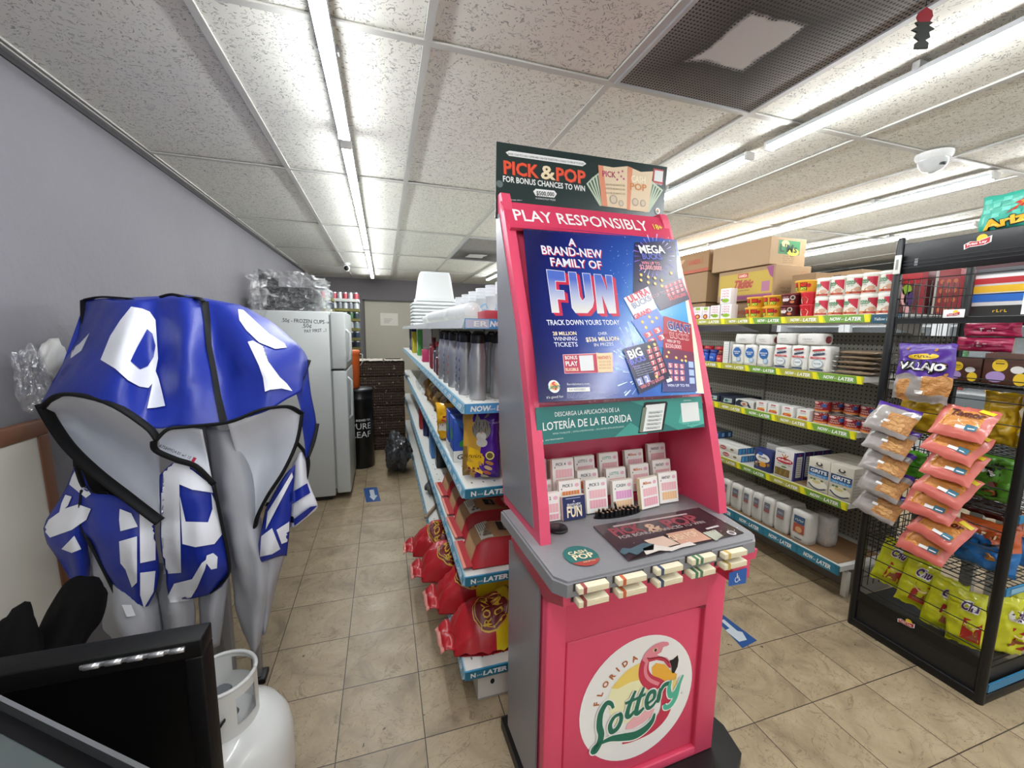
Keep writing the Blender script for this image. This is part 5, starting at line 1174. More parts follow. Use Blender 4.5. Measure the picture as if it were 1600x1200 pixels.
# ------ left gondola
LX0, LX1, LY0, LY1 = .28, 1.06, 1.43, 6.12
lg = thing('shelf_gondola', 'white double sided store shelf unit in the middle, behind the pink stand', 'shelving', ((LX0 + LX1) / 2, (LY0 + LY1) / 2, 0))
LT = {'top': 1.53, 'second': 1.225, 'third': .905, 'fourth': .555, 'deck': .155}
for k, z in LT.items():
    b = MB(); y1 = LY1
    b.box(((LX0 + LX1) / 2, (LY0 + y1) / 2, z - .013), (LX1 - LX0, y1 - LY0, .026), SHW)
    if k in ('third', 'fourth', 'second', 'deck'):
        DK = mat('#77756E', .7)
        b.M = Matrix.Translation((0, 0, z))
        for i in range(14):
            for j in range(5): b.rect(LX0 + .03 + .045 * j, LY0 + .05 + i * .1, LX0 + .037 + .045 * j, LY0 + .065 + i * .1, DK, .5)
        b.M = None
    sh_ = b.build('shelf', lg)
    b = MB(); joints = [LY0 + .002, 2.66, 3.88, 5.10, y1]
    for a, c in zip(joints, joints[1:]):
        b.hull([(LX0 - .004, a, z), (LX0, a, z), (LX0 - .016, a, z - .034), (LX0, a, z - .036), (LX0 - .004, c - .008, z), (LX0, c - .008, z), (LX0 - .016, c - .008, z - .034), (LX0, c - .008, z - .036)], mat('#9FC4D4', .35) if k != 'top' else mat('#A9ACB0', .35))
        b.M = frame((LX0 - .0165, c - .01, z - .0345), (0, -1, 0), (.34, 0, 1))
        if k != 'top':
            b.rect(.0, .004, c - a - .01, .031, mat('#4E9CC0', .35), 1); strip_text(b, c - a - .01, .034, .24, STB, mat('#CFE4EA', .4))
        b.M = None
    b.build('price_strip', lg)
    b = MB(); b.box(((LX0 + LX1) / 2, LY0 - .004, z - .017), (LX1 - LX0 + .012, .008, .036), STB)
    b.M = frame((LX0 - .004, LY0 - .0085, z - .035), (1, 0, 0), (0, 0, 1)); L = .8
    b.rect(0, 0, .18, .036, mat('#4A93C8', .35) if k in ('top', 'second') else STD, .6); 
    if k in ('top', 'second'):
        if k == 'top': b.rect(0, .003, .085, .033, mat('#B9B7C9', .4), 1); b.text('ER', .055, .009, .018, WHITE, .05, 2, .02)
        b.text('NOW', .125 if k == 'top' else .055, .009, .019, WHITE, .075, 2, .04, shear=.15); b.text('and', .10 if k == 'second' else .172, .012, .008, WHITE, .02, 2); b.text('LATER', .235 if k == 'top' else .165, .009, .019, WHITE, .1, 2, .04, shear=.15)
        strip_text(b, .01, .03, .3, STB, STY)
    else:
        b.text('N', .03, .009, .018, WHITE, .02, 2, .04); b.text('and', .055, .012, .007, WHITE, .02, 2); b.text('LATER', .12, .009, .018, WHITE, .1, 2, .04, shear=.15); b.rect(.18, .002, .25, .034, mat('#3C9A7C', .35), 1); b.text('NOW', .29, .009, .018, WHITE, .07, 2, .04, shear=.15); b.text('LATER', .42, .009, .018, WHITE, .1, 2, .04, shear=.15)
    b.M = None; b.build('price_strip', lg)
b = MB(); b.box(((LX0 + LX1) / 2 + .03, (LY0 + LY1) / 2 + .2, .80), (.02, LY1 - LY0 - .45, 1.44), PEG); b.build('back_panel', lg)
for y in (1.66, 2.85, 4.05, 5.25, 6.08):
    b = MB(); b.box(((LX0 + LX1) / 2 + .03, y, .80), (.05, .035, 1.52), UPR, .003); b.build('upright', lg)
b = MB(); b.box(((LX0 + LX1) / 2, (LY0 + LY1) / 2, .06), (LX1 - LX0 - .10, LY1 - LY0 - .02, .115), mat('#C9C7BF', .5, var=.08)); 
b.M = frame((LX0 + .05, LY0 + .0095, 0), (1, 0, 0), (0, 0, 1)); b.disc(.06, .075, .009, .012, BLACK, 1, 14)
for y in (.006, .1): b.rect(.0, y, .6, y + .004, mat('#8B8880', .5), 1)
b.M = None; b.build('kick_base', lg)
# ------ goods on the top shelf
FOAM = mat('#DADDDE', .6, bump=.06, bscale=300)
fy = 4.28
def foam_slab(lab, z, w, d):
    b = MB(); b.box((.51, fy, z + .011), (w, d, .022), FOAM, .008); b.box((.51, fy, z + .026), (w - .04, d - .04, .010), FOAM, .004); b.build('foam_slab', loc=(.51, fy, z), label=lab, cat='foam slab', group='foam cooler lids stacked on the top shelf')
for i in range(7): foam_slab(['bottom', 'second lowest', 'third lowest', 'middle', 'third highest', 'second highest', 'topmost'][i] + ' white foam cooler lid under the upturned foam cooler', LT['top'] + .001 + .033 * i, .46, .40)
z0 = LT['top'] + .236
t = thing('foam_cooler', 'white foam cooler upside down on stacked lids on the top shelf', 'cooler', (.51, fy, z0))
b = MB(); lo, hi = [(-.19, -.16), (.19, -.16), (.19, .16), (-.19, .16)], [(-.145, -.125), (.145, -.125), (.145, .125), (-.145, .125)]
def fr4(q, z): return [Vector((.51 + x, fy + y, z)) for x, y in q]
def rr(q, r=.035):
    o = []
    n = len(q)
    for i in range(n):
        p = Vector(q[i]); a = (Vector(q[i - 1]) - p).normalized() * r; c = (Vector(q[(i + 1) % n]) - p).normalized() * r
        for k in range(5):
            tt = k / 4; o.append(tuple((p + a) * (1 - tt) ** 2 + p * 2 * tt * (1 - tt) + (p + c) * tt ** 2))
    return o
L = [(lo, z0 + .002), (lo, z0 + .03), ([(x * .955, y * .955) for x, y in lo], z0 + .034), ([(a[0] * .15 + c[0] * .85, a[1] * .15 + c[1] * .85) for a, c in zip(lo, hi)], z0 + .245), (hi, z0 + .265), ([(x * .97, y * .97) for x, y in hi], z0 + .285), ([(x * .9, y * .9) for x, y in hi], z0 + .29)]
g = [fr4(rr(q), z) for q, z in L]; b.grid(g, FOAM, True, True); b.add(g[-1], [tuple(range(len(g[-1])))], FOAM); b.build('body', t)
b = MB(); g = [fr4(rr([(x * 1.02, y * 1.02) for x, y in lo]), z0 + .001), fr4(rr([(x * 1.02, y * 1.02) for x, y in lo]), z0 + .03)]; b.grid(g, FOAM, True, True); b.build('rim', t)
CUPM = mat('#D5D7D6', .5); CUPW = film_material('cup_sleeve_film', (.93, .95, .96, 1), .35)
def cup_sleeve(lab, x, y, z, L, rz, r=.04):
    t = thing('foam_cup_sleeve', lab, 'cups', (x, y, z), rz, 'foam cup sleeves lying on the top shelf')
    b = MB(); prof = [(.001, 0), (r * .72, 0), (r * .74, .008)]
    n = int(L / .022)
    for k in range(n): prof += [(r * .93, .012 + k * .022), (r, .016 + k * .022), (r * .97, .02 + k * .022), (r * .9, .031 + k * .022)]
    prof += [(r * .85, .02 + n * .022), (r * .6, -.03 + n * .022)]
    b.lathe(prof, CUPM, 18, cap=False); b.M = None
    b.v = [Vector((p.z - L / 2, p.x, p.y + r)) for p in b.v]
    b.build('cups', t, local=True)
    b = MB(); b.tube([(-L / 2 - .03, 0, r), (-L / 2, 0, r), (L / 2, 0, r), (L / 2 + .04, 0, r * .8)], [r * .4, r * 1.07, r * 1.07, r * .3], CUPW, 14); b.build('wrap', t, local=True)
cup_sleeve('foam cup sleeve lying nearest, between the red carton and the next sleeve', .37, 1.98, LT['top'] + .003, .40, PI / 2 + .06)
cup_sleeve('foam cup sleeve in the middle of the three along the top shelf edge', .35, 2.62, LT['top'] + .003, .62, PI / 2 + .04)
cup_sleeve('farthest foam cup sleeve, next to the foam cooler lids', .36, 3.42, LT['top'] + .003, .58, PI / 2 - .05)
CUPP = mat('#DDE0E3', .5); CPB = mat('#8FB4D8', .5)
cp = None; k = 0
for i, (x, y) in enumerate(((.51, 1.72), (.50, 1.86), (.49, 2.02), (.49, 2.2), (.49, 2.4), (.49, 2.62))):
    lab = ['nearest', 'second', 'third', 'fourth', 'fifth', 'farthest'][i] + ' tall stack of white paper cups with blue print on the top shelf'
    if cp is None:
        cp = thing('paper_cup_stack', lab, 'cups', (x, y, LT['top']), .3, 'paper cup stacks on the top shelf')
        b = MB(); pr = [(.034, .0)]
        for q in range(7): pr += [(.044, .075 + q * .016), (.0455, .078 + q * .016), (.0445, .084 + q * .016)]
        b.lathe([(.034, .004), (.043, .11), (.046, .112), (.0455, .118)] + [z for q in range(3) for z in ((.0445, .122 + q * .015), (.0465, .128 + q * .015), (.046, .134 + q * .015))], CUPP, 22); b.build('cups', cp, local=True)
        b = MB(); wrap(b, .041); b.stroke([(-.03, .05), (-.01, .08), (.02, .085), (.035, .06)], .008, CPB, 3, 4); b.stroke([(-.02, .04), (.0, .06), (.03, .045)], .006, CPB, 3, 4)
        for xx in (.09, -.09): b.stroke([(xx - .02, .05), (xx, .08), (xx + .02, .06)], .007, CPB, 3, 4)
        b.build('print', cp, local=True)
    else: dup(cp, (x, y, LT['top']), random.uniform(-.4, .6), lab)
b = MB(); b.box((.47, 1.535, LT['top'] + .0165), (.22, .13, .032), mat('#A0303C', .45), .002); b.M = frame((.36, 1.4695, LT['top']), (1, 0, 0), (0, 0, 1)); b.scrib(14, .19, .011, .006, WHITE, .05, 1, .01); b.build('red_carton', loc=(.47, 1.535, LT['top']), label='flat dark red carton at the near end of the top shelf', cat='carton')
# ------ bottles on the second shelf
SIL = mat('#A6A7AA', .34, .55, bump=.03, bscale=200); CAPB = mat('#101113', .4)
bt = None
spots = [(.345, 1.53, 0), (.325, 1.66, .0), (.33, 1.77, .1), (.318, 1.895, -.1), (.318, 2.055, .1), (.315, 2.22, .0)]
for i, (x, y, r) in enumerate(spots):
    lab = ORD[i].replace('nearest', 'nearest') + ' silver insulated bottle with black lid in the aisle-side row'
    if bt is None:
        bt = thing('steel_bottle', lab, 'bottle', (x, y, LT['second']), r, 'silver bottles on the second shelf')
        b = MB(); b.lathe([(.031, 0), (.0325, .004), (.0325, .16), (.031, .178), (.026, .200), (.025, .207), (.025, .217)], SIL, 28); b.build('body', bt, local=True)
        b = MB(); b.lathe([(.027, .215), (.028, .218), (.028, .243), (.026, .247), (.015, .248)], CAPB, 24); b.tube([(-.022, 0, .244), (-.012, 0, .256), (.012, 0, .256), (.022, 0, .244)], .005, CAPB, 8); b.build('lid', bt, local=True)
        b = MB(); b.warp = lambda x, y, z: (-(.0327 + z) * math.cos(x / .0327), -(.0327 + z) * math.sin(x / .0327) , y)
        b.warp = lambda x, y, z: (-(.0327 + z) * math.cos(y / .0327), (.0327 + z) * math.sin(y / .0327), x)
        b.rect(.02, -.006, .15, .006, mat('#83868A', .4), 1, 6); b.build('print', bt, local=True)
    else:
        o = dup(bt, (x, y, LT['second']), r, lab)
        pr = [c for c in KIDS[o.name] if c.name.startswith('print')][0]
        c_ = ['', '#1E3A6E', '#2E4A8A', '#B0452E', '#2C3A5C', '#9A3038'][i]
        mm = MB(); mm.warp = lambda x, y, z: (-(.0327 + z) * math.cos(y / .0327), (.0327 + z) * math.sin(y / .0327), x)
        mm.scrib(6, .095, -.014, .026, mat(c_, .4), .11, 1); mm.stroke([(.03, -.01), (.05, .012), (.03, .016)], .006, mat('#E6E6E6', .4), 1, 4)
        nm = mm.build('print', o, local=True); col.objects.unlink(pr); bpy.data.objects.remove(pr)
for i, (x, y) in enumerate(((.432, 1.545), (.44, 1.69), (.53, 1.56), (.43, 1.86))):
    o = dup(bt, (x, y, LT['second']), .5, ['nearest', 'middle', 'rightmost', 'farthest'][i] + ' silver bottle with black lid in the row further into the shelf')
for i, (x, y, m_, h) in enumerate(((.325, 2.55, '#46424A', .19), (.33, 2.82, '#7A2030', .21), (.32, 2.40, '#5A3038', .15))):
    t = thing('detergent_bottle', ['grey spray bottle with a red cap beyond the silver bottles', 'dark red bottle standing behind the silver bottles', 'small dark bottle with printed label by the farthest silver bottle'][i], 'bottle', (x, y, LT['second']))
    b = MB(); b.box((0, 0, h * .36), (.06, .045, h * .72), mat(m_, .3), .012, 3); b.lathe([(.018, h * .72), (.012, h * .8), (.012, h * .86)], mat(m_, .3), 14); b.build('body', t, local=True)
    b = MB(); b.lathe([(.015, h * .86), (.015, h), (.012, h)], mat(('#B52A30', '#5C1018', '#E0E0E0')[i], .4), 14); b.build('cap', t, local=True)
    b = MB(); b.M = Matrix.Translation((-.0305, 0, 0)) @ frame((0, 0, 0), (0, -1, 0), (0, 0, 1)); b.rect(-.017, .02, .017, h * .6, mat('#C9A7AA', .5), 0); b.scrib(4, 0, h * .3, .012, mat('#34305C', .5), .028, 1, .02); b.build('label', t, local=True)
for i, (x, y, w, d, h, c1, c2, lab) in enumerate(((.35, 3.45, .09, .1, .10, '#B82A5E', '#E7C8CF', 'pink and white carton on the second shelf beyond the bottles'), (.36, 4.3, .05, .09, .26, '#4E9A4A', '#D7E3C9', 'tall green bottle-shaped carton far along the second shelf'), (.34, 4.8, .05, .08, .24, '#C7B52A', '#6E8A3A', 'tall yellow-green carton far along the second shelf'), (.36, 5.15, .06, .1, .27, '#2E3470', '#B9B9C9', 'tall navy carton far along the second shelf'), (.36, 5.5, .06, .1, .27, '#5E5868', '#C9C4CF', 'tall grey-violet carton at the far end of the second shelf'), (.44, 3.62, .10, .12, .14, '#8C4A2A', '#C9894A', 'brown carton behind the pink carton on the second shelf'))):
    t = thing('cleaning_carton', lab, 'carton', (x, y, LT['second'])); b = MB(); b.box((0, 0, h / 2), (w, d, h), mat(c1, .4), .004); b.build('box', t, local=True)
    b = MB(); b.M = Matrix.Translation((-w / 2 - .0005, 0, 0)) @ frame((0, 0, 0), (0, -1, 0), (0, 0, 1)); b.rect(-d * .4, h * .2, d * .4, h * .55, mat(c2, .5), 0); b.build('label', t, local=True)
# ------ third shelf: cat food, boxes, bags
def settle(t, z):
    """lets a tilted bag touch down on what carries it"""
    M = t.rotation_euler.to_matrix()
    lo = min((M @ v.co).z for c in KIDS[t.name] for v in c.data.vertices)
    t.location.z = z + .001 - lo
def std_bag(name, lab, cat, loc, rot, w, h, th, mf, seed, decor=None, grp=None, **kw):
    t = thing(name, lab, cat, loc, rot, grp); b = MB(); dep = pillow(b, w, h, th, mf, seed, **kw); b.build('bag', t, local=True)
    if decor:
        b = MB(); bagfront(b, dep); decor(b); b.build('print', t, local=True)
    settle(t, loc[2]); return t
PUR = mat('#4B1E92', .25, coat=.2); GLDB = mat('#C99A3C', .3, coat=.2); GLD2 = mat('#8A6A30', .35); YEL = mat('#E8B81E', .3, coat=.3)
def catmf(u, v):
    e = .48 + .16 * math.sin(v * 4.2 + .6)
    if v < .3: e -= (.3 - v) * .9
    return PUR if u > e else (GLDB if (v > .5 or u > .2) else GLD2)
def catdec(b):
    f1 = mat('#7E7A74', .6); f2 = mat('#C9C6BE', .6); f3 = mat('#3C3A38', .6)
    b.poly([(-.04, .13), (-.005, .12), (.02, .09), (.012, .02), (-.02, .035), (-.05, .06)], YEL, 1)
    b.disc(.008, .2, .036, .04, f1, 2, 20); b.poly([(-.02, .225), (-.012, .262), (.006, .236)], f1, 2); b.poly([(.012, .236), (.032, .27), (.042, .225)], f1, 2); b.disc(.008, .175, .02, .018, f2, 3, 14)
    for x in (-.008, .024): b.disc(x, .205, .0055, .0035, mat('#A9A060', .4), 4, 10); b.disc(x, .205, .0025, .0035, f3, 5, 8)
    for k in range(9): b.stroke([(-.022 + .0075 * k, .19 + .012 * (k % 3)), (-.026 + .0085 * k, .212 + .01 * (k % 2))], .0025, f3, 3.5, 1)
    for x in (-.012, .0, .016, .028): b.stroke([(x, .232), (x + .002, .218)], .003, f3, 4, 1)
    b.disc(.008, .19, .004, .003, mat('#B9706A', .5), 5, 8); b.disc(.01, .15, .022, .018, f2, 1.5, 14)
    b.disc(.042, .10, .017, .017, mat('#F1E27A', .4), 2, 18); b.disc(.042, .10, .012, .012, mat('#6B5A1E', .4), 3, 16)
    for k, (x, y, c_) in enumerate(((.04, .07, '#B57A3C'), (.035, .05, '#C9A77E'), (.03, .03, '#B5583C'), (.02, .012, '#A99A86'))): b.disc(x, y, .017, .008, mat(c_, .5), 2, 12, rot=-.3)
    b.scrib(8, -.025, .09, .012, mat('#5A2A10', .5), .07, 3, .03, shear=.3); b.scrib(8, .07, .225, .008, mat('#CDB8F0', .5), .035, 2, .01)
    for i in range(5): b.disc(-.04 + .018 * (i % 3), .045 - .012 * (i // 3), .006, .005, mat('#7A2A1E', .5), 2, 8)
t = std_bag('cat_food_bag', 'gold and purple cat food bag with a tabby cat, at the near shelf edge', 'pet food bag', (.36, 1.53, LT['third']), -.42, .145, .27, .075, catmf, 2, catdec, 'cat food bags on the third shelf', n=(16, 20), px=8, pz=6, crump=.05)
dup(t, (.535, 1.54, t.location.z), -.3, 'second gold and purple cat food bag, tucked right of the first')
GB = mat('#1E48A8', .35); GBD = mat('#16357E', .35)
for i, (x, y) in enumerate(((.355, 1.80), (.36, 1.95))):
    t = thing('detergent_box', ['blue laundry carton with green splash right behind the cat food', 'second blue laundry carton, half hidden behind the first'][i], 'carton', (x, y, LT['third']), 0, 'blue laundry cartons on the third shelf')
    b = MB(); b.box((0, 0, .10), (.14, .10, .2), GB, .004); b.build('box', t, local=True)
    b = MB(); b.M = Matrix.Translation((0, -.0505, 0)) @ FR; b.rect(-.07, 0, .07, .05, mat('#E6E4DE', .5), 0); b.text('Gain', -.02, .012, .022, mat('#24302C', .5), .07, 1, .02, shear=.2); b.poly([(-.07, .19), (-.02, .19), (.05, .12), (.06, .09), (.0, .12)], mat('#3F7CD8', .4), 1); b.disc(-.01, .085, .035, .02, mat('#2E8A3C', .4), 2, 18, rot=.2); b.disc(.03, .095, .015, .01, mat('#F0C030', .4), 3, 12); b.build('print', t, local=True)
    b = MB(); b.M = Matrix.Translation((-.0705, 0, 0)) @ frame((0, 0, 0), (0, -1, 0), (0, 0, 1)); b.disc(0, .12, .03, .03, mat('#2E8A3C', .4), 0, 16); b.rect(-.05, 0, .05, .05, mat('#E6E4DE', .5), 0); b.build('end_print', t, local=True)
YB_ = mat('#F2B61C', .22, coat=.4); YR = mat('#C8402A', .3)
std_bag('rice_bag', 'shiny yellow pouch with red marks leaning behind the blue cartons', 'bag', (.34, 2.14, LT['third']), (.15, 0, -.5), .15, .2, .09, lambda u, v: YB_ if not (.3 < v < .5 and .2 < u < .8) else mat('#E6E0D0', .3), 5, lambda b: (b.scrib(7, 0, .09, .014, YR, .09, 1, .03, shear=.2), b.disc(0, .13, .03, .02, YR, 1, 14)), crump=.3)
BRB = mat('#6E4A22', .35); BRB2 = mat('#A8823C', .3)
for i in range(7):
    y = 2.34 + .17 * i
    std_bag('bean_bag', ORD[i] + ' brown and gold food pouch in the row along the third shelf', 'bag', (.38 + .012 * (i % 2), y, LT['third']), (.1, 0, -PI / 2 + .4 * ((i % 3) - 1)), .15, .19 - .01 * (i % 3), .08, (lambda u, v, i=i: BRB2 if (v > .35 and u < .55) else BRB), 20 + i, None, 'brown food pouches on the third shelf', n=(8, 10), crump=.3)
crumple('clear_bag', (.36, 3.75, LT['third'] + .15), (.07, .09, .09), FILM, 8.2, 'crumpled clear plastic bag at the far end of the third shelf', 'bag', 3, sit=LT['third'])
# ------ fourth shelf: charcoal in kraft paper bags; far part: bottles
KR = mat('#A47E58', .75, bump=.15, bscale=24); KRR = mat('#A51C26', .5, bump=.15, bscale=24); LBL = mat('#D5D1C6', .6)
def kraft(lab, x, y, z, rz, s=1.0):
    t = thing('charcoal_bag', lab, 'charcoal bag', (x, y, z), rz, 'kraft paper charcoal bags on the fourth shelf')
    L, W, T = .345 * s, .22 * s, .10 * s
    b = MB()
    def dep(u, v): return T * (1 - abs(2 * u - 1) ** 5) ** .5 * (1 - abs(2 * v - 1) ** 6) ** .5 * (1 + .12 * noise.noise(Vector((u * 3, v * 3, x * 9 + y))))
    n, mN = 14, 10
    g = [[Vector((L * (i / n), W * (j / mN - .5), .004 + dep(i / n, j / mN))) for j in range(mN + 1)] for i in range(n + 1)]
    b.grid([r for r in g], lambda i, j: KRR if j < 2 or j > mN - 3 else KR)
    b.grid([[Vector((p.x, p.y, .002)) for p in r][::-1] for r in g], KRR); b.build('bag', t, local=True)
    b = MB(); b.warp = lambda px, py, pz: (px, py, .006 + dep(max(0, min(1, px / L)), max(0, min(1, py / W + .5))) + pz * 1.5)
    for k in range(8): b.rect(.045 + k * .0065, -W * .3, .0515 + k * .0065, W * .3, LBL, 1, 1)
    for k in range(6): b.rect(.05 + k * .008, -W * .05, .053 + k * .008, W * .27, mat('#6F6A62', .6), 2)
    for q in ((.065, -W * .2), (.085, -W * .2), (.075, -W * .12)): b.disc(q[0], q[1], .009, .009, mat('#6F6A62', .6), 2, 10)
    for k in range(5): b.rect(.13 + k * .01, -W * .1, .141 + k * .01, W * .18, mat('#26221E', .6), 1)
    b.scrib(7, .155, .0, .012, mat('#C9B79A', .5), .035, 3, .01, rot=-PI / 2); 
    b.disc(.26, 0, .07, W * .33, mat('#A8222C', .5), 1, 26); b.disc(.26, 0, .064, W * .30, mat('#C04048', .5), 1.5, 26); b.disc(.26, 0, .061, W * .285, mat('#A8222C', .5), 2, 26)
    b.text('ROYAL', .245, 0, .02, mat('#E6CFB0', .5), W * .4, 3, .03, rot=PI / 2); b.text('OAK', .275, 0, .02, mat('#E6CFB0', .5), W * .3, 3, .03, rot=PI / 2)
    b.build('print', t, local=True)
    b = MB(); b.box((-.012, 0, .012), (.028, W * .96, .004), KRR); b.box((-.03, 0, .012), (.012, W * .96, .0045), mat('#D98C7A', .5)); b.build('folded_end', t, local=True)
for i, (x, y) in enumerate(((.312, 1.575), (.315, 1.82), (.32, 2.06), (.32, 2.30))): kraft(ORD[i] + ' kraft paper charcoal bag lying on the fourth shelf', x, y, LT['fourth'], .05 * (i % 2))
for i, (x, y, w, d, h, c1, lab, cat) in enumerate(((.37, 3.0, .11, .16, .26, '#3E78B8', 'tall blue bag-like carton beyond the charcoal on the fourth shelf', 'carton'), (.36, 2.74, .07, .09, .2, '#15181C', 'black can-shaped carton on the fourth shelf beyond the charcoal', 'carton'), (.35, 3.9, .08, .12, .30, '#9C1C22', 'tall dark red carton at the far end of the fourth shelf', 'carton'), (.35, 3.6, .06, .06, .26, '#1E2A5A', 'navy canister with red label far along the fourth shelf', 'canister'), (.40, 3.35, .1, .1, .2, '#3A3E4A', 'dark grey carton between the blue one and the navy canister', 'carton'))):
    t = thing('household_carton' if i != 3 else 'household_canister', lab, cat, (x, y, LT['fourth'])); b = MB()
    if i == 3: b.lathe([(.03, 0), (.032, .004), (.032, h - .03), (.02, h - .01), (.02, h)], mat(c1, .3), 18)
    else: b.box((0, 0, h / 2), (w, d, h), mat(c1, .35), .006)
    b.build('body', t, local=True)
    b = MB(); b.M = Matrix.Translation((-(w / 2 + .002 if i == 3 else w / 2 + .0005), 0, 0)) @ frame((0, 0, 0), (0, -1, 0), (0, 0, 1)); b.rect(-d * .3, h * .35, d * .3, h * .6, mat(('#5E94CC', '#5E646C', '#C84A4A', '#B82A34', '#6A6E7A')[i], .5), 0); b.build('label', t, local=True)
# ------ deck: red charcoal bags hanging over the edge
RB = mat('#B0202A', .32, coat=.15, bump=.2, bscale=16); YB2 = mat('#DDC41E', .32, coat=.15, bump=.2, bscale=16)
def redbag(lab, x, y, z, rz, tilt=0.0, s=1.0):
    t = thing('charcoal_sack', lab, 'charcoal bag', (x, y, z), (tilt, 0, rz), 'red charcoal sacks on the bottom deck')
    L, W, T = .44 * s, .27 * s, .165 * s; b = MB(); n, mN = 26, 20
    def dep(u, v):
        k = noise.noise(Vector((u * 4, v * 4, x * 7 + y * 5)))
        e = (1 - abs(2 * u - 1) ** 3) ** .6 if u < .5 else (1 - abs(2 * u - 1) ** 5) ** .5
        return max(.0, T * e * (1 - abs(2 * v - 1) ** 2.3) ** .55 * (1 + .3 * k) + .028 * abs(noise.noise(Vector((u * 9, v * 7, y)))) + .006 * noise.noise(Vector((u * 22, v * 16, x))))
    def sh(i, j):
        u = i / n; w = W * (.72 + .28 * min(1, u * 3.2)); return Vector((L * u, w * (j / mN - .5), .004 + dep(u, j / mN)))
    g = [[sh(i, j) for j in range(mN + 1)] for i in range(n + 1)]
    b.grid(g, lambda i, j: YB2 if (i > n * .52 or (i > n * .42 and j < 4)) else RB); b.grid([[Vector((p.x, p.y, .002)) for p in r][::-1] for r in g], RB); b.build('sack', t, local=True)
    b = MB(); b.warp = lambda px, py, pz: (px, py, .008 + dep(max(0, min(1, px / L)), max(0, min(1, py / W + .5))) + pz * 2)
    DR = mat('#6E141A', .4); OY = mat('#D9B23A', .4)
    b.disc(.167, -.048, .082, .062, OY, 1, 30); b.disc(.167, -.048, .079, .059, DR, 2, 30); b.disc(.167, -.048, .073, .053, OY, 3, 30); b.disc(.167, -.048, .071, .051, DR, 4, 30)
    b.text('ROYAL', .158, -.048, .034, OY, .096, 9, .012, rot=PI / 2); b.text('OAK', .213, -.048, .040, OY, .072, 9, .012, rot=PI / 2)
    b.text('CLASSIC', .29, .05, .02, mat('#3C4A2A', .5), .10, 2, .02, rot=PI / 2); b.disc(.285, -.075, .05, .028, DR, 1, 20); b.text('ROYAL', .285, -.08, .014, OY, .06, 2.4, .03)
    b.build('print', t, local=True)
    b = MB(); q = [[Vector((-.055 + .062 * k / 4, W * .36 * (2 * j / 8 - 1) * (.9 + .1 * k / 4), .02 + .012 * math.sin(j * 1.4 + k) + .015 * k / 4)) for j in range(9)] for k in range(5)]; b.grid(q, lambda i, j: RB if i else mat('#D98C80', .5)); b.build('gathered_end', t, local=True, solid=.003)
redbag('nearest red and yellow charcoal sack on the bottom deck', .245, 1.60, LT['deck'], .03, 0, .92)
redbag('second red charcoal sack, behind the nearest on the bottom deck', .215, 1.875, LT['deck'], .02, 0, .95)
redbag('third red charcoal sack with its end hanging into the aisle', .165, 2.14, LT['deck'], .0, 0, .9)
redbag('farthest red charcoal sack, twisted end over the bottom deck edge', .14, 2.40, LT['deck'], -.04, 0, .85)
b = MB(); b.tube([(.255, 2.80, LT['deck'] + .012), (.40, 3.07, LT['deck'] + .014)], .011, mat('#A58C74', .6), 10); b.build('wood_handle', loc=(.255, 2.80, LT['deck']), label='wooden handle lying across the bottom deck edge by the red sacks', cat='handle')
crumple('grey_bag', (.36, 3.25, LT['deck'] + .085), (.06, .08, .05), mat('#5C5C5E', .5), 12.2, 'small crumpled grey bag on the bottom deck beyond the sacks', 'bag', 3, sit=LT['deck'])
GB_ = mat('#3E3F42', .3, coat=.2)
crumple('garbage_bag', (.12, 4.3, .22), (.12, .2, .19), GB_, 1.7, 'dark grey full garbage bag on the aisle floor by the shelf end', 'bag', 4, .35, sit=0.0)
# ------------------------------------------------------------------ right gondola
RX0, RX1, RY0, RY1 = 2.41, 2.83, 1.475, 6.3
rg = thing('wall_gondola', 'long pegboard store shelf unit on the right, stocked with food', 'shelving', ((RX0 + RX1) / 2, (RY0 + RY1) / 2, 0))
RT = {'top': 1.60, 'second': 1.275, 'third': .975, 'fourth': .575, 'deck': .205}
for k, z in RT.items():
    b = MB(); y0 = 1.345 if k == 'top' else RY0
    b.box(((RX0 + RX1) / 2, (y0 + RY1) / 2, z - .015), (RX1 - RX0, RY1 - y0, .03), SHW); b.build('shelf', rg)
    b = MB(); cuts = [RY0, 2.42, 3.64, 4.86, 6.28]
    for i, (a, c) in enumerate(zip(cuts, cuts[1:])):
        h = .042 if k != 'deck' else .055
        b.box((RX0 - .004, (a + c) / 2, z - h / 2 + .002), (.008, c - a - .004, h), STY if k != 'deck' else STD)
        b.M = frame((RX0 - .0085, c - .002, z - h + .002), (0, -1, 0), (0, 0, 1)); L = c - a - .004
        n = 4
        for q in range(n):
            x = L * q / n; p = L / n
            if k != 'deck':
                b.poly([(x + p * .06, .001), (x + p * .98, .001), (x + p * .9, h - .001), (x - p * .02 if q else x + .001, h - .001)], STG if (q + i) % 2 else mat('#A9A63A', .4), 1)
                b.poly([(x + p * .9, .001), (x + p * 1.0, .001), (x + p * .96, h - .001), (x + p * .86, h - .001)], mat('#E6DC1C', .4), 1.6)
            else: b.poly([(x, .001), (x + p * .95, .001), (x + p * .9, h - .001), (x, h - .001)], mat('#2C7A94', .4), 1)
            b.text('NOW', x + p * .26, h * .28, h * .42, WHITE, p * .24, 2, .04, shear=.2); b.text('and', x + p * .42, h * .35, h * .2, WHITE, p * .06, 2); b.text('LATER', x + p * .65, h * .25, h * .44, WHITE, p * .34, 2, .04, shear=.2)
        b.M = None
    b.build('price_strip', rg)
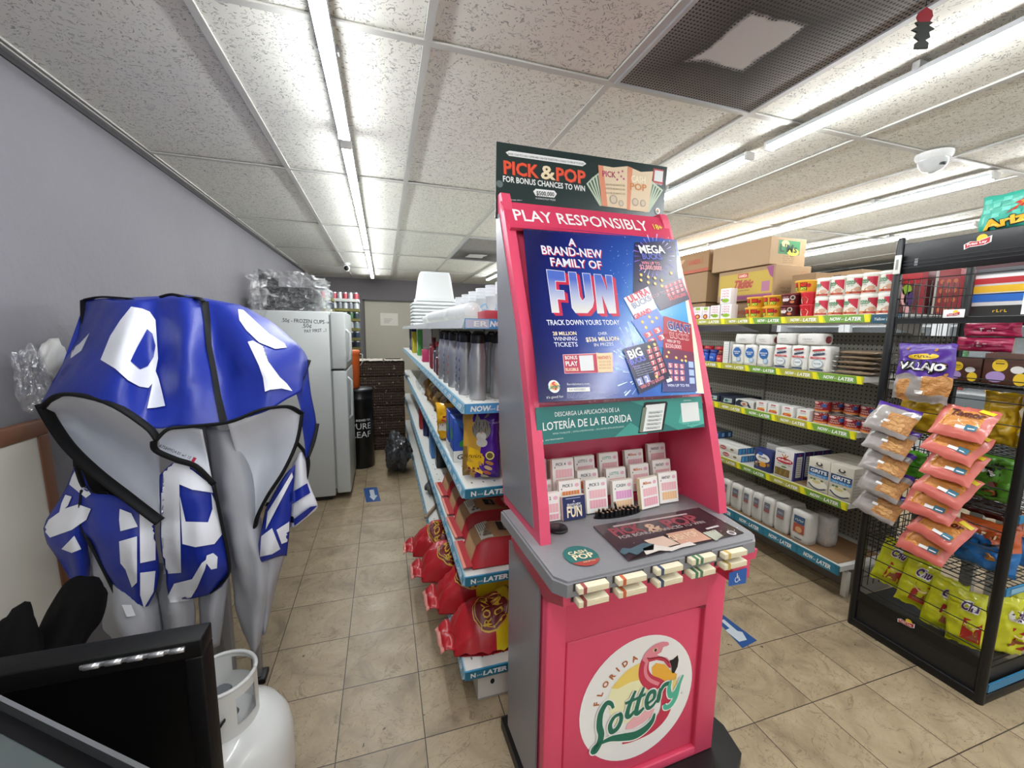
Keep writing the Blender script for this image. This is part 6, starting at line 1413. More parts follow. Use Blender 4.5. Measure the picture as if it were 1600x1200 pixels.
b = MB(); b.box((RX0 - .004, 1.41, 1.577), (.008, .126, .045), STN); b.M = frame((RX0 - .0085, 1.472, 1.555), (0, -1, 0), (0, 0, 1)); b.text('Yellow', .035, .014, .014, mat('#C9D6DA', .4), .05, 1, .02, shear=.2); b.text('NOW', .095, .014, .016, mat('#C9D6DA', .4), .06, 1, .03, shear=.2); b.build('price_strip', rg)
b = MB(); b.box((RX1 + .012, (RY0 + RY1) / 2, .80), (.018, RY1 - RY0, 1.42), PEG); b.build('peg_panel', rg)
b = MB(); b.box((RX1 + .012, 1.41, 1.43), (.018, .126, .13), PEG); b.build('peg_panel', rg)
for y in (1.50, 2.42, 3.64, 4.86, 6.27):
    b = MB(); b.box((RX1 - .004, y, .80), (.02, .03, 1.58), UPR, .002)
    for z in RT.values(): b.prism([(RX0 + .05, z - .03), (RX1 - .01, z - .03), (RX1 - .01, z - .11)], y - .012, y - .009, mat('#B7B5AC', .5), 'y')
    b.build('upright', rg)
b = MB(); b.box(((RX0 + RX1) / 2 + .12, (RY0 + RY1) / 2, .075), (.30, RY1 - RY0, .148), mat('#8A877E', .6)); b.box((RX0 + .09, RY0 + .02, .075), (.03, .03, .15), SHW, .003); b.build('kick_base', rg)
PX_ = lambda w: RX0 + .012 + w / 2
def rput(f, y, d, z): return (RX0 + .015 + d / 2, y, z)
def boxed(name, lab, cat, w, d, h, y, z, m, dec=None, grp=None, xo=0.0, rz=-PI / 2, sidedec=None, bev=.002):
    t = thing(name, lab, cat, (RX0 + .014 + d / 2 + xo, y, z), rz, grp)
    b = MB(); b.box((0, 0, h / 2), (w, d, h), m, bev); b.build('box', t, local=True)
    if dec: b = MB(); b.M = Matrix.Translation((0, -d / 2 - .0002, 0)) @ FR; dec(b, w, h); b.build('front_print', t, local=True)
    if sidedec: b = MB(); b.M = Matrix.Translation((w / 2 + .0002, 0, 0)) @ frame((0, 0, 0), (0, 1, 0), (0, 0, 1)); sidedec(b, d, h); b.build('side_print', t, local=True)
    return t
MAG = mat('#C42A5E', .45); LIME = mat('#8DB02A', .45); RED = mat('#B51E2E', .4); GRN_ = mat('#2E7A4A', .45)
# --- top shelf: juice cartons
def juice(b, w, h, low=True):
    if low:
        for k in range(3): b.scrib(4, 0, h * (.80 - .17 * k), h * .12, MAG, w * .7, 1, .04)
        b.disc(.003, h * .24, w * .36, h * .13, LIME, 2, 18); b.scrib(3, .003, h * .21, h * .06, mat('#3C5A1A', .5), w * .4, 3, .02); b.disc(-w * .3, h * .3, w * .12, h * .07, mat('#8A4A7A', .5), 1, 12)
    else:
        b.rect(-w * .28, h * .74, w * .28, h * .95, LIME, 1); b.scrib(3, 0, h * .55, h * .12, MAG, w * .6, 1, .03); b.disc(0, h * .22, w * .34, h * .2, mat('#8C2A3A', .5), 1, 14); b.disc(0, h * .22, w * .18, h * .11, mat('#D8A03A', .5), 2, 12)
CRT = mat('#E4DEE0', .5)
for i, (y, w, h, low, lab) in enumerate(((2.445, .098, .105, True, 'nearest pink and white drink carton in the row on the top shelf'), (2.55, .09, .103, True, 'second pink and white drink carton in the row on the top shelf'), (2.645, .07, .098, False, 'drink carton with the green cap band, third in the row'), (2.73, .09, .1, False, 'drink carton with fruit picture, fourth in the row'), (2.85, .07, .1, False, 'drink carton with green band at the row end by the poster'))):
    boxed('drink_carton', lab, 'carton', w, .06, h, y, RT['top'], CRT, lambda b, w, h, low=low: juice(b, w, h, low), 'drink cartons on the top shelf')
boxed('drink_carton', 'pink and white drink carton standing on top of the others', 'carton', .095, .06, .115, 2.46, RT['top'] + .107, CRT, lambda b, w, h: juice(b, w, h), 'drink cartons on the top shelf')
# noodle bowls
YBW = mat('#D9A42A', .35); DKB = mat('#4A1416', .35)
def bowl(lab, y, z, kind, xo=0.0, proto={}):
    rr_ = .062 if kind != 'red' else .048; h = .072
    loc = (RX0 + .018 + rr_ + xo, y, z); nm = 'noodle_bowl' if kind != 'red' else 'noodle_cup'
    if kind in proto: return dup(proto[kind], loc, -PI / 2 + random.uniform(-.2, .2), lab)
    t = thing(nm, lab, 'noodles', loc, -PI / 2, kind + ' instant noodle bowls on the top shelf')
    m_ = {'hot': YBW, 'dark': DKB, 'red': mat('#C01E2A', .35)}[kind]
    b = MB(); b.lathe([(rr_ * .78, 0), (rr_ * .80, .004), (rr_ * .97, h * .86)], m_, 26); b.build('bowl', t, local=True)
    b = MB(); b.lathe([(rr_, h * .86), (rr_ * 1.02, h * .9), (rr_, h), (rr_ * .9, h + .001)], {'hot': YBW, 'dark': mat('#6A1A1E', .4), 'red': mat('#C01E2A', .35)}[kind], 26); b.build('lid', t, local=True)
    b = MB(); wrap(b, rr_ * .9); b.warp = lambda x, y, z, R=rr_, H=h: ((R * (.795 + .195 * y / H) + z + .0006) * math.sin(x / R), -(R * (.795 + .195 * y / H) + z + .0006) * math.cos(x / R), y)
    if kind == 'hot':
        for xx in (-.028, .028): b.rect(xx - .022, .012, xx + .022, .058, mat('#8A1418', .4), 1, 4); b.text('HOT', xx, .036, .016, mat('#E8432A', .4), .032, 2, .05); b.rect(xx - .02, .012, xx + .02, .032, mat('#2A7A2A', .4), 1.6, 4); b.text('SPICY', xx, .014, .014, mat('#D9E04A', .4), .036, 2.4, .05)
        b.disc(.06, .04, .012, .012, RED, 1, 10); b.disc(-.06, .03, .014, .014, mat('#7A4A1A', .4), 1, 10)
    elif kind == 'dark':
        b.scrib(7, -.014, .046, .01, mat('#E6A0B0', .4), .045, 2, .03); b.text('BEEF', -.012, .026, .016, mat('#F0E4E6', .4), .05, 2, .05); b.disc(.032, .046, .015, .015, mat('#C9BDB4', .5), 1, 14); b.disc(.032, .046, .009, .009, mat('#3C2A20', .5), 2, 12); b.disc(.03, .02, .014, .008, mat('#D07A4A', .5), 1, 10)
    else:
        b.poly([(-.022, .006), (.022, .006), (.028, .03), (.014, .044), (-.014, .044), (-.028, .03)], mat('#D9DCC8', .5), 1); b.scrib(5, 0, .024, .009, GRN_, .036, 2, .04)
    b.build('print', t, local=True); proto[kind] = t; return t
bowl('nearer of the two yellow hot spicy noodle bowls on the shelf', 2.115, RT['top'], 'hot'); bowl('farther yellow hot spicy noodle bowl on the shelf', 2.255, RT['top'], 'hot')
bowl('nearer yellow noodle bowl in the second layer', 2.13, RT['top'] + .0745, 'hot', .015); bowl('farther yellow noodle bowl in the second layer', 2.265, RT['top'] + .0745, 'hot', .02)
bowl('yellow noodle bowl on top of the dark red noodle bowls', 1.915, RT['top'] + .1495, 'hot', .02)
bowl('lower dark red beef noodle bowl', 1.985, RT['top'], 'dark'); bowl('upper dark red beef noodle bowl', 1.985, RT['top'] + .0745, 'dark')
bowl('lower bright red noodle cup beside the tubs', 1.862, RT['top'], 'red'); bowl('upper bright red noodle cup beside the tubs', 1.862, RT['top'] + .0745, 'red')
# soup tubs
TUB = mat('#E9E5DA', .45); tub0 = None
def tub(lab, y, z):
    global tub0
    loc = (RX0 + .016 + .038, y, z)
    if tub0 is not None: return dup(tub0, loc, -PI / 2 + random.uniform(-.35, .3), lab)
    t = thing('soup_tub', lab, 'tub', loc, -PI / 2, 'round soup tubs stacked on the top shelf'); R = .038
    b = MB(); b.lathe([(R * .96, 0), (R, .002), (R, .092)], TUB, 28); b.build('tub', t, local=True)
    b = MB(); b.lathe([(R * 1.03, .092), (R * 1.05, .094), (R * 1.05, .105), (R * 1.0, .108), (R * .9, .106)], mat('#EFECE4', .4), 28); b.build('lid', t, local=True)
    b = MB(); wrap(b, R)
    P = [(-.004, .088)] + [(.004 + k * .01, .088) for k in range(1, 5)] + [(.05, .088), (.05, .02), (.03, .03), (.018, .046), (.012, .06), (.002, .076)]
    for k in range(6): x0 = .006 + k * .0075; b.rect(x0, .035 + (5 - k) * .007, x0 + .0077, .088, mat('#C02440', .4), 1)
    b.rect(-.03, .056, .012, .06, GRN_, 2, 5); b.text('IVONNE', -.008, .062, .014, GRN_, .046, 2, .04); b.scrib(10, -.008, .045, .009, mat('#33403A', .5), .03, 2, .02)
    b.rect(-.034, .006, .048, .018, mat('#B8483A', .4), 1, 10); b.disc(-.018, .014, .008, .006, mat('#D98A2E', .4), 2, 10); b.disc(.012, .022, .014, .009, mat('#D88A3A', .4), 2, 12); b.disc(.026, .03, .016, .012, mat('#C9A088', .5), 2, 12); b.disc(.0, .012, .007, .005, mat('#8A2A1A', .4), 2, 8)
    b.build('print', t, local=True); tub0 = t; return t
for i, y in enumerate((1.448, 1.53, 1.611, 1.692, 1.772)):
    n_ = ['nearest', 'second nearest', 'middle', 'second farthest', 'farthest'][i]
    tub(n_ + ' soup tub in the lower row on the top shelf', y, RT['top']); tub(n_ + ' soup tub in the upper row on the top shelf', y + .001, RT['top'] + .110)
# big cartons behind
KRA = mat('#9C7F5E', .7, bump=.05, bscale=50, var=.05, vscale=5); KRA2 = mat('#8F7353', .7, var=.05)
def carton(lab, x0, x1, y0, y1, z, h, dec_near=None, dec_side=None, m_=None):
    t = thing('shipping_carton', lab, 'carton', ((x0 + x1) / 2, (y0 + y1) / 2, z)); m_ = m_ or KRA
    b = MB(); b.box(((x0 + x1) / 2, (y0 + y1) / 2, z + h / 2), (x1 - x0, y1 - y0, h), m_, .003, 1); b.build('box', t)
    b = MB(); b.box(((x0 + x1) / 2, (y0 + y1) / 2, z + h + .0004), (.05, y1 - y0, .0008), mat('#C9B38C', .4)); b.build('tape', t)
    if dec_near: b = MB(); b.M = frame((x0, y0 - .0004, z), (1, 0, 0), (0, 0, 1)); dec_near(b, x1 - x0, h); b.build('end_print', t)
    if dec_side: b = MB(); b.M = frame((x0 - .0004, y1, z), (0, -1, 0), (0, 0, 1)); dec_side(b, y1 - y0, h); b.build('side_print', t)
BRT = mat('#A8543C', .6)
def lm_dec(b, w, h):
    b.rect(w * .22, h * .40, w * .82, h * .90, mat('#2E7A48', .5), 1); b.disc(w * .40, h * .78, w * .11, h * .12, mat('#E0D48A', .5), 2, 14); b.disc(w * .63, h * .5, w * .17, h * .14, mat('#E3D24A', .5), 2, 14); b.text("L'Ms", w * .5, h * .48, h * .28, mat('#12331F', .5), w * .48, 3, .03)
    for k in range(4): b.scrib([10, 17, 11, 11][k], w * .52, h * (.31 - .075 * k), h * .04, mat('#4A3A2A', .5), w * (.3 + .04 * (k == 1)), 1)
def ga_dec(b, L, h):
    YL = mat('#B59A3C', .6); PU = mat('#8E4674', .6)
    b.rect(L * .03, h * .2, L * .97, h * .88, YL, 1); b.rect(L * .3, 0.01, L * .97, h * .17, PU, 1.5); b.poly([(L * .86, h * .97), (L * .97, h * .97), (L * .97, h * .62), (L * .92, h * .7)], PU, 2)
    b.rect(L * .38, h * .72, L * .56, h * .86, RED, 2); b.text('GAMESA', L * .47, h * .75, h * .08, mat('#E9C9B0', .5), L * .15, 3, .03); b.text('Tikiitic', L * .47, h * .42, h * .24, mat('#A33A2A', .5), L * .34, 2, .06, shear=.3); b.rect(L * .40, h * .32, L * .60, h * .345, mat('#8A6A3A', .6), 2); b.rect(L * .8, h * .25, L * .93, h * .55, mat('#A06A84', .6), 2)
def ga_end(b, w, h):
    for i in range(3):
        for j in range(4): b.scrib(10, w * (.2 + .26 * i), h * (.78 - .13 * j), h * .05, mat('#A8744E', .6), w * .2, 1)
    b.stroke([(w * .8 + .03 * math.cos(a * 1.05), h * .72 + .03 * math.sin(a * 1.05)) for a in range(7)], .006, mat('#A86A48', .6), 1, 4); b.scrib(12, w * .35, h * .3, h * .07, mat('#6A4A34', .6), w * .36, 1); b.scrib(5, w * .3, h * .2, h * .06, mat('#6A4A34', .6), w * .25, 1)
def ga_red(b, L, h):
    b.rect(0, 0, L, h * .16, BRT, 1); b.text('GAMESA', L * .78, h * .42, h * .22, BRT, L * .2, 2, .05); b.rect(L * .65, h * .36, L * .66, h * .7, BRT, 1); b.rect(L * .9, h * .36, L * .91, h * .7, BRT, 1)
    b.poly([(L * .45, h * .2), (L * .6, h * .2), (L * .56, h * .5), (L * .62, h * .75), (L * .43, h * .75), (L * .5, h * .5)], mat('#C9A07C', .6), 1); b.stroke([(L * .45, h * .3), (L * .53, h * .6), (L * .6, h * .3)], .012, BRT, 2, 3); b.disc(L * .3, h * .7, L * .1, h * .2, BRT, 1, 16)
xC = 2.56; zt = RT['top']
carton("kraft carton with the green and yellow L'Ms print, on top at the right", xC, xC + .33, 2.24, 2.76, zt + .375, .185, lm_dec, None, mat('#A68A68', .65, var=.04))
carton('yellow printed cookie carton below the green-print carton', xC + .02, xC + .35, 2.20, 2.70, zt + .135, .235, ga_end, ga_dec)
carton('plain kraft carton at the bottom behind the noodle bowls', xC + .05, xC + .36, 2.22, 2.72, zt + .001, .13, None, lambda b, L, h: (b.text('Galletas', L * .4, h * .3, h * .3, BRT, L * .4, 1, .02, shear=.2)))
carton('kraft carton with the dark red band print, top of the left stack', xC - .02, xC + .36, 2.78, 3.5, zt + .40, .17, None, ga_red, mat('#95734F', .65))
carton('plain kraft carton in the middle of the left stack', xC - .02, xC + .36, 2.78, 3.48, zt + .15, .245, None, None, mat('#957957', .65))
carton('plain kraft carton at the bottom of the left stack', xC - .0, xC + .36, 2.80, 3.46, zt + .001, .145, None, None, KRA2)
carton('open kraft carton behind the soup tubs', xC + .02, xC + .26, 1.66, 1.92, zt + .001, .262, lambda b, w, h: b.scrib(7, w * .5, h * .82, h * .09, mat('#4A3020', .6), w * .3, 1, .03), lambda b, L, h: b.rect(L * .42, h * .84, L * .58, h * .93, mat('#4A3226', .6), 1))
carton('narrow kraft carton standing between the stacked cartons and the tubs', xC + .1, xC + .35, 1.98, 2.14, zt + .001, .29, None, None, KRA2)
# --- second shelf
z2 = RT['second']
def sugar(b, w, h):
    b.disc(0, h * .62, w * .38, w * .38, mat('#1F5C9E', .5), 1, 22); b.text('GRANULATED', 0, h * .62, h * .06, WHITE, w * .6, 2, .03); b.text('SUGAR', 0, h * .53, h * .06, WHITE, w * .36, 2, .03); b.disc(w * .2, h * .27, w * .21, w * .21, mat('#7F9CB8', .5), 1, 16); b.disc(w * .2, h * .27, w * .15, w * .15, mat('#B5C5D4', .5), 2, 14); b.scrib(11, 0, h * .86, h * .05, mat('#4A4E58', .5), w * .5, 1, .02); b.scrib(11, -w * .15, h * .07, h * .03, mat('#4A5A78', .5), w * .4, 1)
def flour(b, w, h):
    NV = mat('#33405C', .5); b.poly([(-w * .34, h * .80), (w * .3, h * .86), (w * .3, h * .93), (-w * .34, h * .87)], mat('#B83238', .5), 1); b.poly([(-w * .28, h * .70), (w * .34, h * .78), (w * .3, h * .70), (-w * .3, h * .62)], NV, 1); b.scrib(5, 0, h * .73, h * .09, mat('#6F7886', .5), w * .5, 2, .02, shear=.3)
    b.rect(-w * .42, h * .52, w * .38, h * .59, mat('#C84A4E', .5), 1); b.scrib(11, 0, h * .535, h * .04, WHITE, w * .5, 2, .02); b.disc(0, h * .32, w * .3, h * .17, mat('#8FA3B5', .5), 1, 20); b.disc(0, h * .32, w * .26, h * .145, mat('#DDE0DE', .5), 2, 20); b.text('FLOUR', 0, h * .30, h * .06, mat('#5C7A98', .5), w * .36, 3, .02); b.rect(-w * .4, h * .05, w * .3, h * .12, NV, 1)
PBAG = mat('#DCDAD4', .7, bump=.15, bscale=18)
def paperbag(name, lab, cat, w, d, h, y, z, dec, grp, seed, xo=0.0, rz=-PI / 2, m_=None):
    t = thing(name, lab, cat, (RX0 + .016 + d / 2 + xo, y, z), rz, grp)
    b = MB(); bagbox(b, w, d, h, m_ or PBAG, seed=seed, amp=.005); b.build('bag', t, local=True)
    if dec:
        b = MB(); b.warp = lambda x, yy, zz: (x, -d / 2 * 1.02 * math.sqrt(max(0, 1.04 - .12 * ((2 * x / w) ** 2 + (2 * yy / h - 1) ** 2))) - .0035 - zz * 1.6, yy)
        dec(b, w * .94, h * .97); b.build('front_print', t, local=True)
    return t
for i, y in enumerate((2.095, 2.206, 2.312)): paperbag('sugar_bag', ['nearest', 'middle', 'farthest'][i] + ' white sugar bag with a blue disc on the second shelf', 'sugar', .097, .065, .143, y, z2, sugar, 'sugar bags on the second shelf', i)
for i, (y, w) in enumerate(((1.735, .118), (1.855, .1), (1.97, .108))): paperbag('flour_bag', ['nearest', 'middle', 'farthest'][i] + ' white flour bag with a red band on the second shelf', 'flour', w, .085, .152, y, z2, flour, 'flour bags standing on the second shelf', 5 + i)
for i, (y, w, d) in enumerate(((1.80, .15, .09), (1.955, .12, .09), (2.11, .12, .08), (2.265, .15, .08))):
    t = paperbag('flour_bag', ['nearest', 'second nearest', 'third nearest', 'farthest'][i] + ' white paper bag lying on top of the upright bags', 'flour', w, d, .07, y, z2 + (.155 if i < 2 else .146), None, 'white paper bags lying on others', 11 + i, 0.0)
    b = MB(); b.M = Matrix.Translation((0, -d / 2 - .0035, 0)) @ FR; b.scrib(5, -.01, .03, .012, mat('#9A9CA0', .5), w * .4, 1, .01); b.rect(-w * .2, .02, w * .2, .023, mat('#B5B5B2', .5), 1); b.build('front_print', t, local=True)
    if i in (0, 2): b = MB(); b.M = Matrix.Translation((w / 2 + .004, 0, 0)) @ frame((0, 0, 0), (0, 1, 0), (0, 0, 1)); b.disc(0, .034, .024, .022, mat('#7A2E34', .5), 1, 14); b.build('end_print', t, local=True)
boxed('starch_box', 'white and navy upright box at the end of the sugar bags', 'box', .06, .08, .157, 2.41, z2, mat('#DAD9D4', .5), lambda b, w, h: ([b.scrib(11, 0, h * (.85 - .11 * k), h * .03, mat('#4A4A52', .5), w * .6, 1) for k in range(7)], b.rect(w * .38, 0, w * .5, h, mat('#2A3A66', .5), 1)))
def jar(nm, lab, y, c1, c2, h, r, lidc, txt, xo=0, z=z2):
    t = thing(nm, lab, 'jar', (RX0 + .018 + r + xo, y, z), -PI / 2)
    b = MB(); b.lathe([(r * .92, 0), (r, .004), (r, h * .66), (r * .8, h * .74)], mat(c1, .3), 20); b.build('jar', t, local=True)
    b = MB(); b.lathe([(r * .86, h * .74), (r * .88, h * .76), (r * .88, h), (r * .8, h)], mat(lidc, .4), 20); b.build('lid', t, local=True)
    b = MB(); wrap(b, r); b.rect(-r * .9, h * .1, r * .9, h * .6, mat(c2, .4), 1, 8); b.scrib(txt, 0, h * .3, h * .16, WHITE, r * 1.2, 2, .03); b.build('label', t, local=True)
jar('food_jar', 'small dark red jar beside the white and navy box', 2.49, '#8C1E26', '#B83A3E', .075, .032, '#5E1218', 5); jar('food_jar', 'nearer blue jar on the second shelf', 2.56, '#1C3E9A', '#2C5CC0', .09, .033, '#16307E', 4); jar('food_jar', 'farther blue jar on the second shelf', 2.64, '#1C3E9A', '#2C5CC0', .09, .033, '#16307E', 4)
jar('nut_butter_jar', 'brown jar with a red lid at the poster edge, nearest of its kind', 2.70, '#9A6A3A', '#A83040', .115, .042, '#A81E28', 3, .07); jar('nut_butter_jar', 'brown red-lidded jar just behind its twin at the poster edge', 2.81, '#9A6A3A', '#A83040', .115, .042, '#A81E28', 3, .07); jar('nut_butter_jar', 'brown red-lidded jar behind the blue jars', 2.59, '#9A6A3A', '#A83040', .115, .042, '#A81E28', 3, .08)
# flat bean bags, stacked
BEAN = mat('#8F7B66', .3, coat=.3, bump=.6, bscale=120, var=.15, vscale=60)
bp = None
for i in range(5):
    lab = ['lowest', 'second lowest', 'middle', 'second highest', 'topmost'][i] + ' flat clear bag of brown beans in the stack by the rack'
    loc = (RX0 + .10 + .006 * (i % 2), 1.555 - .003 * i, z2 + .002 + .027 * i)
    if bp is None:
        bp = thing('bean_pack', lab, 'bean bag', loc, .04, 'flat bean bags stacked on the second shelf')
        n, mN = 14, 14; g = [[Vector((-.085 + .17 * u / n, -.09 + .18 * v / mN, .0125 + .0125 * (1 - abs(2 * u / n - 1) ** 4) ** .5 * (1 - abs(2 * v / mN - 1) ** 4) ** .5 * (1 + .25 * noise.noise(Vector((u * .5, v * .5, 3)))))) for v in range(mN + 1)] for u in range(n + 1)]
        b = MB(); b.grid(g, BEAN); b.grid([[Vector((p.x, p.y, .026 - p.z)) for p in r][::-1] for r in g], BEAN); b.build('bag', bp, local=True)
        b = MB(); q = [[Vector((-.085 + .17 * u / n, sgn * (.09 + .02 * k), .0125 + .006 * math.sin(u * .9 + k))) for u in range(n + 1)] for k in (0, 1) for sgn in (1,)]; b.grid(q, mat('#C9C2BA', .3)); q = [[Vector((p.x, -p.y, p.z)) for p in r] for r in q]; b.grid(q, mat('#C9C2BA', .3)); b.build('seal', bp, local=True)
    else: dup(bp, loc, .04 + random.uniform(-.05, .05), lab)
# --- third shelf
z3 = RT['third']
canp = None
def can(lab, y, z, xo=0.0, hh=.062):
    global canp
    loc = (RX0 + .018 + .041 + xo, y, z)
    if canp is not None: return dup(canp, loc, -PI / 2 + random.uniform(-.3, .3), lab)
    t = thing('food_can', lab, 'can', loc, -PI / 2, 'red tins on the third shelf'); R = .041; h = .066
    b = MB(); b.lathe([(R, .003), (R, h - .003)], mat('#86161F', .35), 28, cap=False); b.build('can', t, local=True)
    b = MB(); b.lathe([(R * .98, 0), (R * 1.02, .001), (R * 1.02, .004), (R, .0042)], mat('#B5B0A8', .3, .8), 28, cap=True); b.build('rim', t, local=True)
    b = MB(); b.lathe([(R, h - .0042), (R * 1.02, h - .004), (R * 1.02, h - .001), (R * .97, h), (R * .95, h - .003)], mat('#8E8A84', .3, .8), 28); b.build('rim', t, local=True)
    b = MB(); wrap(b, R)
    b.rect(-.06, .004, .06, .014, mat('#C87A3A', .4), 1, 16); b.disc(-.01, .053, .017, .0065, mat('#E3C9C4', .4), 1, 16); b.scrib(6, -.01, .05, .006, mat('#B3242C', .4), .026, 2, .03); b.scrib(6, 0, .033, .008, mat('#E6D5C4', .4), .036, 1, .02); b.scrib(9, .004, .02, .009, mat('#E6D5C4', .4), .05, 1, .02); b.rect(.022, .03, .046, .05, mat('#3A5C96', .4), 1, 4)
    random.seed(4)
    for k in range(16): b.disc(random.uniform(-.055, .06), random.uniform(.05, .062), .003, .002, mat('#D9B0A8', .5), 1, 6)
    b.build('label', t, local=True); canp = t; return t
for i, y in enumerate((1.452, 1.537, 1.622, 1.706)): can(['nearest', 'second nearest', 'third nearest', 'farthest'][i] + ' red tin in the lower front row on the third shelf', y, z3)
can('red tin standing on the farthest front tin', 1.708, z3 + .068)
for i, y in enumerate((1.606, 1.693, 1.519)): can(['middle', 'farthest', 'nearest'][i] + ' red tin in the back row of the third shelf', y, z3, .09)
for i, y in enumerate((1.693, 1.606, 1.519)): can(['farthest', 'middle', 'nearest'][i] + ' red tin on top of the back row', y, z3 + .068, .09)
def wien(b, w, h):
    b.rect(-w * .2, h * .78, w * .2, h * .92, RED, 1); b.scrib(4, 0, h * .8, h * .09, WHITE, w * .3, 2, .03); b.scrib(6, 0, h * .6, h * .1, mat('#2E3A5C', .5), w * .5, 1, .02); b.poly([(-w * .4, h * .1), (w * .35, h * .06), (w * .4, h * .25), (w * .1, h * .36), (-w * .3, h * .34)], mat('#B5502A', .45), 1); b.disc(-w * .1, h * .22, w * .16, h * .09, mat('#D0742E', .45), 2, 12); b.disc(w * .2, h * .36, w * .14, h * .07, mat('#D8B23A', .45), 1.5, 10)
for i, y in enumerate((1.79, 1.892, 1.99, 2.08)): boxed('sausage_carton', ['nearest', 'second nearest', 'third nearest', 'farthest'][i] + ' small white carton with orange food picture on the third shelf', 'carton', .078, .10, .064, y, z3, mat('#D9D8D4', .5), wien, 'white picture cartons on the third shelf')
NAV = mat('#1C2436', .4)
def sard(b, w, h): b.poly([(-w * .3, h * .2), (w * .34, h * .26), (w * .34, h * .86), (-w * .22, h * .78)], mat('#AEB9B4', .5), 1); b.disc(-w * .05, h * .5, w * .16, h * .22, mat('#4A8A7E', .5), 2, 14); b.disc(-w * .05, h * .5, w * .08, h * .12, mat('#2A3A4A', .5), 3, 12); b.scrib(4, w * .2, h * .5, h * .14, NAV, w * .2, 2, .02); b.scrib(12, 0, h * .08, h * .08, mat('#9AA6B4', .5), w * .5, 1)
boxed('fish_carton', 'nearer dark navy fish carton on the third shelf', 'carton', .125, .26, .05, 2.365, z3, NAV, sard, 'navy fish cartons'); boxed('fish_carton', 'farther dark navy fish carton on the third shelf', 'carton', .125, .26, .05, 2.505, z3, NAV, sard, 'navy fish cartons')
boxed('can_multipack', 'black and white shrink-wrapped tin pack between navy and white cartons', 'carton', .15, .14, .052, 2.215, z3, mat('#C9C9C4', .3), lambda b, w, h: (b.poly([(-w * .48, h * .1), (-w * .1, h * .05), (w * .2, h * .3), (w * .25, h * .1), (w * .4, h * .1), (w * .2, h * .8), (-w * .3, h * .95), (-w * .48, h * .6)], NAV, 1), b.disc(0, h * .5, w * .2, h * .3, mat('#C8B8A8', .5), 2, 14), b.disc(0, h * .45, w * .1, h * .16, mat('#A8582E', .5), 3, 12)), None, sidedec=lambda b, d, h: [b.disc(-d * .4 + k * d * .2, h * .5, d * .085, h * .45, mat('#8E8E8E', .4), 1, 14) for k in range(5)])
for i, y in enumerate((2.625, 2.70, 2.78, 2.86)): jar('dark_tin', ORD[i] + ' small navy tin at the poster end of the third shelf', y, '#1A2238', '#2E3A66', .085, .034, '#3A3E48', 4, .02 + .05 * (i % 2), z3)
# --- fourth shelf
z4 = RT['fourth']
def spag_side(b, d, h):
    b.rect(-d / 2, 0, d / 2, h, mat('#26355E', .45), 0)
def spag(b, w, h):
    b.disc(0, h * .5, w * .11, h * .3, RED, 1, 18); b.text("MUELLER'S", 0, h * .4, h * .18, WHITE, w * .16, 2, .03); b.disc(-w * .3, h * .45, w * .04, h * .2, mat('#7A2A2E', .5), 1, 12); b.disc(w * .3, h * .5, w * .06, h * .18, mat('#7E6A4A', .5), 1, 12); b.scrib(9, -w * .36, h * .72, h * .12, mat('#4A4A52', .5), w * .12, 1)
for r in range(2):
    for c_ in range(2 if r else 2):
        boxed('spaghetti_box', f'{"nearest" if c_ == 0 else "rear"} spaghetti box of the {"lower" if r == 0 else "upper"} layer on the fourth shelf', 'pasta box', .27, .075, .046, 2.335 + .03 * r, z4 + .0475 * r, mat('#D5D3CD', .5), spag, 'spaghetti boxes lying on the fourth shelf', .078 * c_, sidedec=lambda b, d, h: [b.rect(-d * .5 + .001, .001, d * .5 - .001, h - .001, mat('#1E4F8C', .45), 0)] + [b.rect(-d * .4 + k * d * .42, h * .1, -d * .08 + k * d * .42, h * .9, mat('#4E9AD0', .45), 1) for k in range(2)])
for c_ in range(3): boxed('spaghetti_box', ['front', 'middle', 'rear'][c_] + ' dark blue ended spaghetti box behind, by the poster', 'pasta box', .27, .06, .05, 2.64, z4 + .095, mat('#55585E', .5), None, 'blue ended spaghetti boxes', .16 + .062 * c_ - .12, sidedec=lambda b, d, h: (b.rect(-d * .46, .002, d * .46, h - .002, mat('#1E4F8C', .45), 0), b.rect(-d * .2, h * .2, d * .2, h * .8, mat('#8FC0E6', .45), 1)))
for c_ in range(2): boxed('spaghetti_box', ['front', 'rear'][c_] + ' grey topped spaghetti box carrying the dark blue ended boxes', 'pasta box', .27, .09, .09, 2.645, z4, mat('#8E8C86', .5), None, 'carrying spaghetti boxes', .092 * c_)
def shells(b, w, h):
    b.disc(0, h * .6, w * .42, h * .2, mat('#E6E2DA', .5), 1, 22); b.text('Shells', 0, h * .58, h * .08, mat('#2A3460', .5), w * .5, 2, .03); b.disc(-w * .15, h * .78, w * .16, h * .08, mat('#2E5CA8', .5), 2, 14)
    random.seed(9)
    for k in range(16): x = random.uniform(-w * .45, w * .45); y = random.uniform(h * .12, h * .38); b.disc(x, y, w * .07, h * .035, mat(random.choice(['#D8A23A', '#C98A4A', '#E3D3B4']), .5), 1, 8, rot=k)
    b.disc(w * .05, h * .30, w * .2, h * .12, mat('#D8962E', .5), 2, 14)
boxed('pasta_box', 'navy shells pasta box on the fourth shelf', 'pasta box', .125, .06, .145, 2.03, z4, mat('#2A3468', .45), shells)
